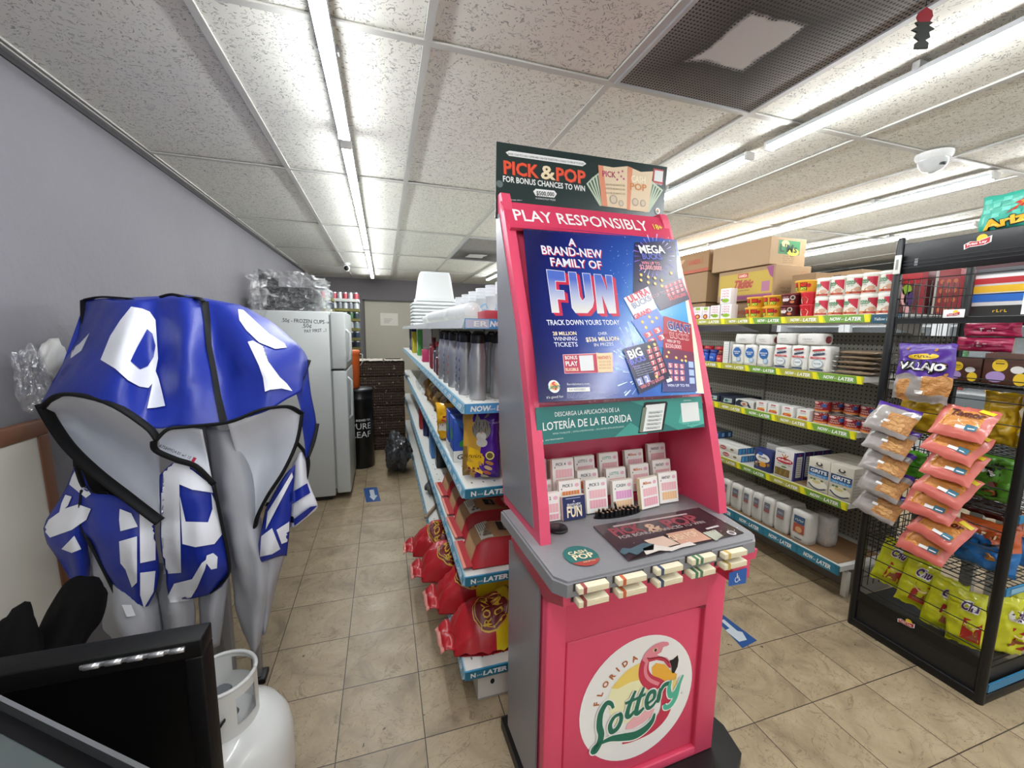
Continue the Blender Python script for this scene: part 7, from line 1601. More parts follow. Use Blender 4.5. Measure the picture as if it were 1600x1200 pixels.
def muel(b, w, h):
    b.scrib(9, -w * .2, h * .88, h * .05, mat('#3A4A7A', .5), w * .4, 1, .01); b.disc(0, h * .62, w * .42, h * .1, mat('#A81E2E', .5), 1, 22); b.text("MUELLER'S", 0, h * .6, h * .06, WHITE, w * .66, 2, .03); b.stroke([(0, h * .7), (-w * .15, h * .84)], .006, mat('#C87A3A', .5), 1, 1); b.stroke([(0, h * .7), (w * .02, h * .86)], .006, mat('#C87A3A', .5), 1, 1); b.stroke([(0, h * .7), (w * .17, h * .83)], .006, mat('#C87A3A', .5), 1, 1); b.scrib(16, 0, h * .47, h * .05, mat('#3A4A3A', .5), w * .7, 1, .01); b.disc(0, h * .40, w * .14, h * .03, mat('#4A7A3A', .5), 1, 12)
    b.rect(-w * .44, h * .06, w * .3, h * .33, mat('#6E5A34', .5), 1)
    for k in range(9): b.stroke([(-w * .42 + k * w * .08, h * .09), (-w * .36 + k * w * .08, h * .3)], .006, mat(['#A08A3C', '#7A7A3A', '#9A5A2E'][k % 3], .5), 2, 1)
    b.rect(w * .44, 0, w * .5, h, mat('#2E2A7A', .45), 1)
muel_side = lambda b, d, h: (b.rect(-d / 2, 0, d / 2, h, mat('#2A2668', .45), 0), b.rect(-d * .3, h * .12, d * .3, h * .85, mat('#C9C8C4', .5), 1), [b.rect(-d * .24, h * (.18 + .08 * k), d * .2, h * (.2 + .08 * k), mat('#5A5A66', .5), 2) for k in range(8)], b.disc(0, h * .92, d * .1, h * .03, RED, 1, 10))
for c_ in range(4): boxed('pasta_box', ['front', 'second', 'third', 'rear'][c_] + ' white and purple rotini box in the row going back on the fourth shelf', 'pasta box', .135, .075, .182, 1.875, z4, mat('#CFCDC7', .5), muel if c_ == 0 else None, 'rotini boxes on the fourth shelf', .078 * c_, sidedec=muel_side)
for c_ in range(2): boxed('pasta_box', ['nearer', 'farther'][c_] + ' grey topped pasta box between the shells and rotini boxes', 'pasta box', .11, .08, .178, 2.01, z4, mat('#8E8C88', .5), None, 'pasta boxes behind the shells', .065 + .082 * c_, sidedec=muel_side)
def grits(b, w, h):
    BLD = mat('#1F3E66', .45); b.disc(0, h * .84, w * .16, h * .06, mat('#3A3632', .5), 1, 14); b.disc(0, h * .86, w * .08, h * .04, mat('#D6CFC0', .5), 2, 12); b.text('QUAKER', 0, h * .745, h * .03, mat('#3A3632', .5), w * .4, 1, .02)
    b.rect(-w * .46, h * .52, w * .46, h * .70, BLD, 1); b.text('GRITS', 0, h * .555, h * .10, WHITE, w * .78, 2, .03); b.rect(-w * .46, h * .43, w * .46, h * .52, mat('#4A8EC0', .45), 1); b.scrib(14, 0, h * .455, h * .04, WHITE, w * .7, 2, .01)
    b.disc(0, h * .2, w * .46, h * .15, mat('#E9E5D4', .5), 1, 22); b.stroke([(-w * .42, h * .18), (-w * .2, h * .08), (w * .1, h * .05), (w * .4, h * .12)], .008, mat('#33405C', .5), 2, 4); b.disc(-w * .05, h * .27, w * .2, h * .05, mat('#D8C88A', .5), 2, 12)
    for x in (-.3, -.15, .2): b.disc(w * x, h * .34, w * .07, h * .03, mat('#5C7A3A', .5), 2, 8)
gs = lambda b, d, h: [b.rect(-d * .4, h * (.15 + .09 * k), d * .4, h * (.18 + .09 * k), mat('#A9A9A6', .5), 1) for k in range(8)]
GRB = mat('#C9C3B4', .5)
g1 = boxed('grits_box', 'grits box in front, left one of the pair', 'grits box', .122, .075, .19, 1.66, z4, GRB, grits, 'grits boxes on the fourth shelf', sidedec=gs)
g2_ = boxed('grits_box', 'grits box in front, right one of the pair by the rack post', 'grits box', .122, .075, .19, 1.535, z4, GRB, grits, 'grits boxes on the fourth shelf', sidedec=gs)
for c_ in range(3):
    for y, nm in ((1.66, 'left'), (1.535, 'right')): dup(g1, (RX0 + .014 + .0375 + .077 * (c_ + 1), y, z4), -PI / 2, f'{["second", "third", "rearmost"][c_]} grits box of the {nm} file on the fourth shelf')
b = MB(); b.box((RX0 + .17, 1.705, z4 + .0015), (.30, .47, .003), KRA2); o = b.build('cardboard_sheet', loc=(RX0 + .17, 1.705, z4), label='flat brown cardboard under the rotini and grits boxes', cat='cardboard')
for o_ in list(scene.objects):
    if o_.parent is None and abs(o_.location.z - z4) < 1e-6 and o_.location.x > 2.4 and o_.location.y < 1.9 and o_.name.split('.')[0] in ('pasta_box', 'grits_box'): o_.location.z = z4 + .0045
# --- deck: white rice or flour bags
z5 = RT['deck']
def rice(b, w, h):
    b.rect(-w * .3, h * .6, w * .26, h * .84, mat('#6A6E7A', .5), 1); b.rect(-w * .3, h * .5, w * .26, h * .6, mat('#9A5A58', .5), 1); b.scrib(4, 0, h * .68, h * .07, mat('#C9CAD0', .5), w * .4, 2, .02)
    for k in range(7): b.rect(-w * .34, h * (.44 - .05 * k), w * (.3 - .05 * (k % 3)), h * (.455 - .05 * k), mat('#B0AEA8', .5), 1)
RBAG = mat('#CFCdc6'.upper(), .5, bump=.2, bscale=18, coat=.15)
for i, (y, w) in enumerate(((1.872, .094), (1.97, .08), (2.054, .073), (2.136, .075), (2.23, .092), (2.33, .08), (2.42, .08))):
    paperbag('rice_bag', ORD[i] + ' white rice bag in the tight row on the bottom deck', 'rice bag', w, .16, .195, y, z5, rice, 'white rice bags on the bottom deck', 30 + i, .012, m_=RBAG)
paperbag('rice_bag', 'white rice bag turned forward at the near end, blue and red label', 'rice bag', .115, .08, .20, 1.745, z5, lambda b, w, h: (b.rect(-w * .34, h * .62, w * .3, h * .86, mat('#3A5A7A', .5), 1), b.rect(-w * .34, h * .3, w * .3, h * .6, mat('#A8503C', .5), 1), b.scrib(5, 0, h * .7, h * .07, WHITE, w * .5, 2, .02), b.disc(0, h * .42, w * .2, h * .1, mat('#D0A070', .5), 2, 12), b.rect(-w * .2, h * .1, w * .2, h * .13, mat('#4A4A5A', .5), 1)), None, 40, .012, m_=RBAG)
o = paperbag('rice_bag', 'rice bag in loose clear plastic at the near end of the deck', 'rice bag', .1, .09, .18, 1.69, z5, None, None, 41, .105, m_=mat('#C6C3BE', .4, coat=.4, bump=.3, bscale=20))
b = MB(); bagbox(b, .112, .10, .195, FILM, seed=44, amp=.012); b.build('plastic_wrap', o, local=True)
for i, (y0, y1) in enumerate(((1.50, 1.78), (1.785, 2.5))):
    b = MB(); b.box((RX0 + .19, (y0 + y1) / 2, z5 + .0015), (.34, y1 - y0 - .004, .003), mat('#8E6C4A', .7, var=.06)); b.build('cardboard_sheet', loc=(RX0 + .19, (y0 + y1) / 2, z5), label=['bare brown cardboard sheet at the near end of the bottom deck', 'brown cardboard sheet under the rice bags on the bottom deck'][i], cat='cardboard')
for o_ in list(scene.objects):
    if o_.parent is None and o_.name.startswith('rice_bag') and abs(o_.location.z - z5) < 1e-6: o_.location.z = z5 + .0045
# --- floor arrows
def arrow(lab, q, tip):
    b = MB(); b.M = frame((0, 0, .0006), (1, 0, 0), (0, 1, 0)); P = [atz(x, y, 0) for x, y in q]; A = sum(P[i].x * P[(i + 1) % 4].y - P[(i + 1) % 4].x * P[i].y for i in range(4)); P = P if A > 0 else P[::-1]
    b.poly([(p.x, p.y) for p in P], mat('#1E4A86', .45, var=.1, vscale=20), 0); T_ = [atz(x, y, 0) for x, y in tip]; b.poly([(p.x, p.y) for p in T_], mat('#B9C2C9', .5), 1)
    c = sum(P, Vector()) / 4; return b, c
b, c = arrow('', [(568, 763), (589, 761), (595, 783), (572, 785)], [(577, 766), (584, 765), (586, 774), (590, 774), (584, 782), (577, 776), (579, 775)])
b.rect(atz(569, 763, 0).x, atz(569, 763, 0).y, atz(569, 763, 0).x + .001, atz(569, 763, 0).y + .001, RED, 1); b.build('floor_arrow_decal', loc=tuple(c), label='small blue floor sticker with a white arrow in the left aisle', cat='floor sticker')
b, c = arrow('', [(1126, 958), (1183, 1001), (1160, 1013), (1126, 976)], [(1126, 970), (1140, 982), (1133, 985), (1155, 1003), (1167, 1000), (1160, 988), (1152, 986), (1131, 968)])
b.build('floor_arrow_decal', loc=tuple(c), label='large blue floor sticker with a worn white arrow right of the stand', cat='floor sticker')
# ------------------------------------------------------------------ black wire snack rack
KX0, KX1, KY0, KY1 = 2.30, 2.84, .845, 1.325
rk = thing('snack_rack', 'black wire snack rack with a black header board at the right edge', 'rack', ((KX0 + KX1) / 2, (KY0 + KY1) / 2, 0))
RKM = mat('#101113', .35, .2); RKD = mat('#1A1713', .6)
for x, y in ((KX0, KY0), (KX0, KY1), (KX1, KY0), (KX1, KY1)):
    b = MB(); b.lathe([(.016, 0), (.017, .004), (.017, 1.925), (.012, 1.94)], RKM, 14, (x, y, 0)); b.build('post', rk)
b = MB(); b.box((KX0 - .002, (KY0 + KY1) / 2, 1.842), (.014, KY1 - KY0 - .034, .135), RKM, .003)
for z in (1.80, 1.815, 1.83): b.box((KX0 - .010, (KY0 + KY1) / 2, z), (.004, KY1 - KY0 - .04, .003), mat('#2A2C30', .3, .3))
b.box((KX0 - .008, 1.255, 1.822), (.006, .012, .03), mat('#7B7D80', .4)); b.build('header_board', rk)
FLY = mat('#E3BE2E', .4); FLR = mat('#B8202C', .35)
def fl(b, cx, cy, s):
    b.disc(cx + .012 * s, cy + .012 * s, .016 * s, .016 * s, FLY, 1, 18); P = [(-.036, -.004), (-.02, .004), (0, .002), (.02, .008), (.036, .014), (.036, -.006), (.02, -.013), (0, -.014), (-.02, -.014), (-.034, -.02)]
    b.poly([(cx + x * s * 1.12, cy + y * s * 1.25 + .001 * s) for x, y in P], WHITE, 2); b.poly([(cx + x * s, cy + y * s) for x, y in P], FLR, 3); b.text('Frito Lay', cx, cy - .008 * s, .009 * s, WHITE, .058 * s, 4, .03, rot=.1)
c = atx(1527, 378, KX0 - .012)
b = MB(); b.M = frame((KX0 - .0098, c.y, c.z), (0, -1, 0), (0, 0, 1)); fl(b, 0, 0, 1.0); b.build('emblem', rk)
for i, z in enumerate([.225 + .0845 * k for k in range(19)]):
    if z > 1.78: break
    b = MB(); b.tube([(KX0 - .004, KY0, z), (KX0 - .004, KY1, z)], .0022, RKM, 6); b.build('side_wire', rk)
b = MB()
for i in range(12): b.tube([(KX0 + .04 + i * .043, KY1, .2), (KX0 + .04 + i * .043, KY1, 1.76)], .002, RKM, 5)
for k in range(12): b.tube([(KX0, KY1, .25 + k * .135), (KX1, KY1, .25 + k * .135)], .0022, RKM, 5)
b.build('back_wire_panel', rk)
RS = [1.565, 1.285, 1.03, .80, .495]
for i, z in enumerate(RS):
    b = MB(); zf = z
    for k in range(17): y = KY0 + (KY1 - KY0) * k / 16; b.tube([(KX0, y, zf + (z - zf) * k / 16), (KX1, y, zf + (z - zf) * k / 16)], .0022, RKM, 5)
    for k in range(16): x = KX0 + (KX1 - KX0) * k / 15; b.tube([(x, KY0, zf), (x, KY1, z)], .0022, RKM, 5)
    for x in (KX0 + .003, KX1): b.box((x, (KY0 + KY1) / 2, z - .004), (.012, KY1 - KY0, .026), RKM) if i == 0 else b.tube([(x, KY0, zf), (x, KY1, z)], .003, RKM, 6)
    for k in range(12): x = KX0 + (KX1 - KX0) * k / 11; b.tube([(x, KY1 - .01, z), (x, KY1 - .01, z + .07)], .002, RKM, 5)
    b.tube([(KX0, KY1 - .01, z + .07), (KX1, KY1 - .01, z + .07)], .003, RKM, 6)
    b.build('wire_shelf', rk)
    if i:
        b = MB(); b.box(((KX0 + KX1) / 2, KY0 - .012, zf - .006), (KX1 - KX0 - .04, .006, .032), mat('#2E7CA8', .4)); b.M = frame((KX0 + .03, KY0 - .0155, zf - .02), (1, 0, 0), (0, 0, 1)); b.rect(.02, .004, .12, .026, mat('#7FB2CC', .4), 1); b.scrib(4, .2, .006, .016, WHITE, .05, 1, .02); b.M = None; b.build('price_strip', rk)
b = MB(); b.box(((KX0 + KX1) / 2, (KY0 + KY1) / 2, .155), (KX1 - KX0, KY1 - KY0 - .03, .016), RKD, .002); b.build('base_tray', rk)
b = MB(); b.box((KX0, (KY0 + KY1) / 2, .165), (.012, KY1 - KY0, .05), RKM); b.box((KX0, (KY0 + KY1) / 2, .02), (.03, KY1 - KY0, .04), RKM, .003); b.box((KX0 + .004, (KY0 + KY1) / 2, .09), (.006, KY1 - KY0 - .03, .10), mat('#1B1A19', .5, var=.3, vscale=12)); b.box(((KX0 + KX1) / 2, KY0, .02), (KX1 - KX0, .03, .04), RKM, .003); b.box(((KX0 + KX1) / 2, KY0 + .004, .09), (KX1 - KX0 - .03, .006, .10), mat('#1B1A19', .5)); b.build('base_frame', rk)
b = MB(); b.box(((KX0 + KX1) / 2, KY0 - .012, .068), (KX1 - KX0 - .04, .006, .036), mat('#2E7CA8', .4, var=.15, vscale=30)); b.build('price_strip', rk)
c = atx(1411, 985, KX0 - .02); b = MB(); b.M = frame((KX0 - .0065, c.y, .168), (0, -1, 0), (0, 0, 1)); fl(b, 0, 0, .8); b.build('emblem', rk)
b = MB(); b.M = frame((KX0 - .016, 1.098, 1.588), (0, -1, 0), (0, 0, 1)); b.box((0, 0, 0), (.068, .034, .003), WHITE, .001); b.M = b.M @ Matrix.Translation((0, 0, .0016)); fl(b, 0, -.001, .55); b.build('shelf_tag', rk)
b = MB(); b.box((KX0 - .022, 1.318, 1.818), (.006, .026, .085), mat('#D9D9D2', .5), .002); b.M = frame((KX0 - .0255, 1.331, 1.775), (0, -1, 0), (0, 0, 1)); b.rect(.008, .02, .018, .066, mat('#8A8A84', .5), 1); b.build('post_tag', rk)
b = MB(); rows = [[Vector((KX0 + .02 + .01 * math.sin(q), 1.31 - .02 * k, 1.86 + .05 * math.sin(k * .8 + q)))for k in range(3)] for q in range(4)]
# ------ bags on and in the rack
def rbag(name, lab, cat, y, z, x, w, h, th, mf, seed, decor=None, grp=None, tilt=(0, 0, 0), **kw):
    t = thing(name, lab, cat, (x, y, z), (tilt[0], tilt[1], -PI / 2 + tilt[2]), grp)
    b = MB(); dep = pillow(b, w, h, th, mf, seed, **kw); b.build('bag', t, local=True)
    if decor: b = MB(); bagfront(b, dep); decor(b, w, h); b.build('print', t, local=True)
    return t
PUB = mat('#4E2C8C', .28, coat=.3); NUT = mat('#B98248', .4, bump=.8, bscale=70, var=.3, vscale=70); CLN = mat('#9A938F', .2, coat=.5, var=.25, vscale=40)
def vala(b, w, h):
    b.disc(0, h * .78, w * .27, h * .05, FLY, 1, 20, rot=.08); b.scrib(6, 0, h * .765, h * .04, mat('#33200F', .5), w * .3, 2, .03); b.text('VALAJO', 0, h * .55, h * .13, BLACK, w * .86, 1.5, .12, shear=.1); b.text('VALAJO', 0, h * .555, h * .115, WHITE, w * .80, 2.5, .05, shear=.1)
    for q in ((-.36, .62), (.38, .66), (.42, .5), (-.3, .9), (.2, .9)): b.disc(w * q[0], h * q[1], w * .04, h * .02, NUT, 1, 10, rot=.7)
    b.rect(-w * .05, h * .14, w * .1, h * .2, WHITE, 2)
rbag('nut_pouch', 'purple headed VALAJO nut pouch at the top of the hanging strips', 'nut bag', 1.155, 1.205, 2.25, .2, .255, .04, lambda u, v: PUB if v > .44 else (NUT if (u > .55 and v > .12) or (.1 < u < .35 and v < .35) else CLN), 3, vala, n=(18, 22), crump=.3, tilt=(-.05, 0, .0))
for i, z in enumerate((1.045, .95, .845, .745, .64)):
    nm = ['topmost', 'second', 'third', 'fourth', 'lowest'][i]
    rbag('nut_bag', nm + ' clear bag of peanuts on the far hanging strip of the rack', 'nut bag', 1.246 - .004 * (i % 2), z, 2.202, .165, .145, .03, lambda u, v: NUT if (u > .45 and .15 < v < .75) else (CLN if v < .85 else PUB), 30 + i, lambda b, w, h: (b.rect(-w * .12, h * .36, w * .02, h * .44, WHITE, 1), [b.disc(w * (.12 + .1 * (k % 3)), h * (.25 + .13 * (k // 3)), .012, .009, mat('#C9985C', .4), 1, 10, rot=k) for k in range(8)]), 'clear peanut bags hanging on the rack', tilt=(-.5, .2, .1), n=(14, 14), crump=.25)
SAL = mat('#C8665A', .3, coat=.25); CHP = mat('#D0883A', .3, coat=.25, bump=.7, bscale=55, var=.25, vscale=45)
def tam(b, w, h):
    b.text('Tamor', w * .02, h * .66, h * .17, mat('#5A1A10', .4), w * .62, 3, .05, shear=.2, rot=.02); b.rect(w * .12, h * .26, w * .32, h * .42, mat('#2E6E86', .4), 2); b.rect(-w * .06, h * .28, w * .13, h * .37, WHITE, 2.6); b.rect(w * .16, h * .30, w * .3, h * .33, WHITE, 3)
    b.stroke([(-w * .34, h * .3), (-w * .28, h * .62), (0, h * .78), (w * .34, h * .6)], .004, mat('#E0A23A', .4), 2, 4)
    b.poly([(w * .18, h * .86), (w * .44, h * .82), (w * .46, h * .93), (w * .2, h * .97)], mat('#E9D32A', .4), 3)
tam0 = None
for i, (y, z, x) in enumerate(((1.0, 1.085, 2.198), (1.018, .997, 2.196), (1.01, .905, 2.198), (1.03, .815, 2.196), (1.055, .722, 2.198), (1.025, .63, 2.196), (1.055, .54, 2.198))):
    lab = ['topmost', 'second', 'third', 'fourth', 'fifth', 'sixth', 'lowest'][i] + ' salmon and orange Tamor snack bag on the near hanging strip'
    rbag('chip_bag', lab, 'chip bag', y, z, x, .168, .145, .029, lambda u, v: CHP if (.14 < u < .86 and .26 < v < .88) else SAL, 50 + i, tam, 'Tamor snack bags on the hanging strip', tilt=(-.6, .12 * (1 if i % 2 else -.4) + .12, .05 * math.sin(i * 2.1)), n=(14, 14), crump=.2, seal=.05)
YLB = mat('#C9A21C', .25, coat=.4); WGB = mat('#C9BFA8', .25, coat=.4)
CHY = mat('#C6C81C', .28, coat=.35); CHR = mat('#A32018', .35)
for i, (y, z, x, w, h) in enumerate(((1.225, 1.038, 2.42, .16, .225), (1.0, 1.038, 2.50, .11, .225))):
    rbag('chip_bag', ['plain yellow chip bag inside the rack behind the peanut bags', 'plain yellow chip bag inside the rack right of the Tamor strip'][i], 'chip bag', y, z, x, w, h, .06, lambda u, v: YLB, 70 + i, None, crump=.5, n=(12, 16))
rbag('chip_bag', 'white and gold chip bag inside the rack next to the near post', 'chip bag', .895, 1.036, 2.50, .10, .238, .06, lambda u, v: YLB if v > .75 or u < .2 else WGB, 73, None, crump=.5)
GNB = mat('#4E8C24', .28, coat=.35)
def dina(b, w, h): b.rect(-w * .36, h * .56, w * .2, h * .74, BLACK, 1, 4); b.text('Dina', -w * .08, h * .59, h * .11, WHITE, w * .44, 2, .06); b.text('mita', w * .1, h * .78, h * .07, BLACK, w * .3, 1, .03); b.disc(w * .06, h * .2, w * .17, h * .09, mat('#1E1410', .4), 1, 16); b.disc(w * .06, h * .2, w * .12, h * .06, mat('#B5722E', .4), 2, 14); b.poly([(w * .02, h * .32), (w * .14, h * .32), (w * .2, h * .56), (0, h * .56)], mat('#6E2A1A', .4), 1)
rbag('chip_bag', 'green Dina chip bag inside the rack beside the near post', 'chip bag', .965, .808, 2.44, .16, .20, .07, lambda u, v: GNB, 76, dina, crump=.4)
rbag('chip_bag', 'small bright green chip bag showing behind the far rack post', 'chip bag', 1.255, .808, 2.46, .11, .13, .05, lambda u, v: mat('#4FA01E', .3, coat=.3), 78, None, crump=.4)
BLB = mat('#1C6EB4', .28, coat=.35); ORB = mat('#B8521E', .3, coat=.3); MRB = mat('#45140F', .3, coat=.3)
def bld(b, w, h): b.scrib(5, 0, h * .72, h * .13, mat('#E9D9B0', .4), w * .5, 2, .05, shear=.2); b.disc(w * .15, h * .35, w * .12, h * .08, mat('#C98A3A', .4), 1, 12); b.stroke([(-w * .3, h * .6), (0, h * .56), (w * .3, h * .66)], .008, BLACK, 1.5, 4)
rbag('chip_bag', 'blue chip bag with orange top inside the rack by the near post', 'chip bag', .95, .507, 2.44, .19, .21, .08, lambda u, v: ORB if v > .66 + .1 * math.sin(u * 5) else BLB, 80, bld, crump=.4)
rbag('chip_bag', 'blue and orange chip bag at the front of the rack, right of the near post', 'chip bag', .905, .503, 2.64, .17, .24, .07, lambda u, v: ORB if v > .62 else BLB, 81, bld, crump=.4, tilt=(0, 0, .7))
rbag('chip_bag', 'dark maroon chip bag inside the rack above the blue one', 'chip bag', .99, .722, 2.48, .2, .072, .06, lambda u, v: MRB, 82, None, crump=.4)
rbag('chip_bag', 'black chip bag with pale pattern below the Tamor strip', 'chip bag', 1.13, .503, 2.43, .15, .17, .06, lambda u, v: mat('#15120F', .3, coat=.3), 83, lambda b, w, h: [b.disc(w * random.uniform(-.4, .4), h * random.uniform(.15, .8), .012, .006, mat(random.choice(['#A89A84', '#B5722E', '#8E8A84']), .4), 1, 8, rot=k) for k in range(14)], crump=.4)
def chur(b, w, h):
    b.text('Chu', w * .08, h * .66, h * .16, WHITE, w * .5, 2.5, .12, shear=.2); b.text('Chu', w * .08, h * .665, h * .15, mat('#4A1A5E', .4), w * .46, 3.2, .05, shear=.2); b.poly([(-w * .1, h * .14), (w * .42, h * .12), (w * .44, h * .5), (-w * .02, h * .52)], CHR, 1); b.poly([(0, h * .16), (w * .36, h * .16), (w * .34, h * .32), (w * .06, h * .3)], mat('#8E4A2A', .4), 2); b.stroke([(-w * .05, h * .44), (w * .2, h * .36), (w * .42, h * .42)], .005, mat('#E0C49A', .4), 2.4, 4)
for i, (y, z, x, ty, rz) in enumerate(((1.268, .235, 2.40, .18, .34), (1.152, .20, 2.39, .14, .36), (1.042, .185, 2.385, .1, .36), (.938, .18, 2.36, -.06, .3))):
    t = rbag('chip_bag', ['farthest', 'second farthest', 'second nearest', 'nearest'][i] + ' yellow-green Chu chip bag slumped on the bottom tray of the rack', 'chip bag', y, z, x, .112, .232, .042, lambda u, v: CHY, 90 + i, chur, 'yellow-green Chu chip bags on the rack', tilt=(-.18, ty, rz), crump=.3, n=(14, 18)); settle(t, z if i < 2 else .166)
for i, (x, y) in enumerate(((2.475, .868), (2.605, .868))): rbag('chip_bag', ['left', 'right'][i] + ' yellow-green Chu chip bag at the front of the rack, right of the near post', 'chip bag', y, .168, x, .12, .25, .045, lambda u, v: CHY, 97 + i, chur, 'front Chu chip bags', tilt=(0, 0, .95), crump=.45)
# display boxes on the second wire shelf
BRX = mat('#4A2A1C', .5)
def emo(b, w, h):
    b.disc(-w * .16, h * .62, w * .16, h * .2, FLY, 1, 18); b.rect(-w * .25, h * .66, -w * .07, h * .69, BRX, 2); b.disc(w * .2, h * .5, w * .14, h * .12, mat('#DEDAD6', .5), 1, 16); b.disc(-w * .22, h * .24, w * .2, h * .18, mat('#A58CC0', .5), 1, 18); b.disc(w * .28, h * .2, w * .14, h * .2, FLY, 1.5, 16)
for i, (y, x, w, h) in enumerate(((1.10, 2.47, .115, .10), (.955, 2.44, .14, .125))):
    t = thing('snack_box', ['brown snack display box with yellow faces behind the purple pouch', 'brown snack display box with yellow faces by the near post'][i], 'box', (x, y, 1.302), -PI / 2, 'brown snack boxes on the rack'); b = MB(); b.box((0, 0, h / 2), (w, .12, h), BRX, .002); b.build('box', t, local=True); b = MB(); b.M = Matrix.Translation((0, -.0603, 0)) @ FR; emo(b, w, h); b.build('print', t, local=True)
for i in range(2): rbag('candy_bag', ['lower', 'upper'][i] + ' pink candy bag lying on the brown snack boxes', 'candy bag', 1.06 - .02 * i, 1.431 + .064 * i, 2.44, .17, .06, .05, lambda u, v: mat('#B01E50', .28, coat=.4), 110 + i, lambda b, w, h: b.scrib(3, 0, h * .35, h * .3, WHITE, w * .3, 1, .05), 'pink candy bags', crump=.4)
t = thing('wafer_box', 'blue box with white lettering on the upper rack shelf', 'box', (2.45, .895, 1.582), -PI / 2); b = MB(); b.box((0, 0, .1), (.09, .1, .2), mat('#1E5A94', .4), .003); b.build('box', t, local=True); b = MB(); b.M = Matrix.Translation((0, -.0503, 0)) @ FR; b.scrib(7, 0, .07, .016, WHITE, .075, 1, .03); b.rect(-.035, .10, .035, .13, mat('#B8303A', .5), 1); b.text('LS', 0, .105, .018, WHITE, .03, 2, .04); b.build('print', t, local=True)
# teal bag on top of the rack
def ariz(b, w, h):
    for i in range(6):
        for j in range(4):
            if (i + j) % 2: b.rect(-w * .45 + w * .15 * i, h * .35 + h * .14 * j, -w * .33 + w * .15 * i, h * .47 + h * .14 * j, mat('#5CC2AE', .4), 1)
    b.poly([(-w * .1, h * .4), (w * .1, h * .62), (w * .02, h * .66), (w * .4, h * .95), (w * .24, h * .7), (w * .34, h * .66)], mat('#C8362E', .4), 2); b.poly([(-w * .02, h * .46), (w * .14, h * .64), (w * .1, h * .67), (w * .3, h * .85), (w * .22, h * .68)], mat('#E0A02E', .4), 3)
    b.text('Ariz', -w * .08, h * .08, h * .26, BLACK, w * .74, 2.6, .1, rot=.12); b.text('Ariz', -w * .08, h * .09, h * .24, mat('#E3B22E', .4), w * .7, 3.4, .05, rot=.12)
rbag('snack_pouch', 'turquoise patterned snack pouch standing on the rack header', 'pouch', .985, 1.912, 2.325, .185, .135, .03, lambda u, v: mat('#2EA58E', .35, coat=.2), 120, ariz, crump=.2, seal=.03)
# ------------------------------------------------------------------ things beyond the rack
b = MB(); b.box((3.06, 3.7, 1.585), (.40, 5.2, .03), SHW); b.build('shelf', rg)
b = MB(); b.box((2.95, 1.2, .78), (.03, .05, 1.56), UPR); b.build('upright', rg)
b = MB(); b.box((3.2, 1.2, .78), (.03, .05, 1.56), UPR); b.build('upright', rg)
def fbox(lab, x0, x1, y0, y1, z, h, m_, dec=None, nm='toy_box', cat='box'):
    t = thing(nm, lab, cat, ((x0 + x1) / 2, (y0 + y1) / 2, z)); b = MB(); b.box(((x0 + x1) / 2, (y0 + y1) / 2, z + h / 2), (x1 - x0, y1 - y0, h), m_, .002); b.build('box', t)
    if dec: b = MB(); b.M = frame((x0 - .0004, y1, z), (0, -1, 0), (0, 0, 1)); dec(b, y1 - y0, h); b.build('print', t)
TR = mat('#A81E2C', .4)
fbox('red toy box with green and purple picture seen through the rack', 2.92, 3.1, 1.535, 1.70, 1.601, .255, mat('#5A2A2C', .45), lambda b, L, h: (b.rect(0, h * .75, L, h, TR, 1), b.poly([(L * .1, h * .85), (L * .2, h * .9), (L * .7, 0), (L * .5, 0)], mat('#D9A8B0', .5), 2), b.disc(L * .45, h * .62, L * .14, h * .12, mat('#7FA82E', .5), 2, 14), b.disc(L * .55, h * .42, L * .16, h * .16, mat('#4A3070', .5), 2, 14), b.rect(L * .84, 0, L, h, mat('#8C2430', .5), 2)))
fbox('dark red box with rows of round pictures seen through the rack', 2.92, 3.1, 1.40, 1.50, 1.601, .25, mat('#7A1E24', .45), lambda b, L, h: [b.disc(L * (.3 + .28 * i), h * (.15 + .2 * j), L * .09, h * .05, mat('#B5603A', .5), 1, 10) for i in range(3) for j in range(4)] + [b.rect(0, 0, L * .13, h, mat('#A9A6A2', .5), 1)])
fbox('striped carton in grey, red, yellow and blue seen through the rack', 3.02, 3.2, 1.20, 1.385, 1.601, .245, mat('#DADADA', .5), lambda b, L, h: [b.rect(0, h * a, L, h * c_, mat(k, .5), 1) for a, c_, k in ((0, .22, '#1A1A1C'), (.3, .46, '#1E62B8'), (.5, .64, '#E3B41E'), (.68, .8, '#B5222C'), (.88, 1, '#55585C'))] + [b.scrib(4, L * .6, h * .08, h * .06, FLY, L * .3, 2)])
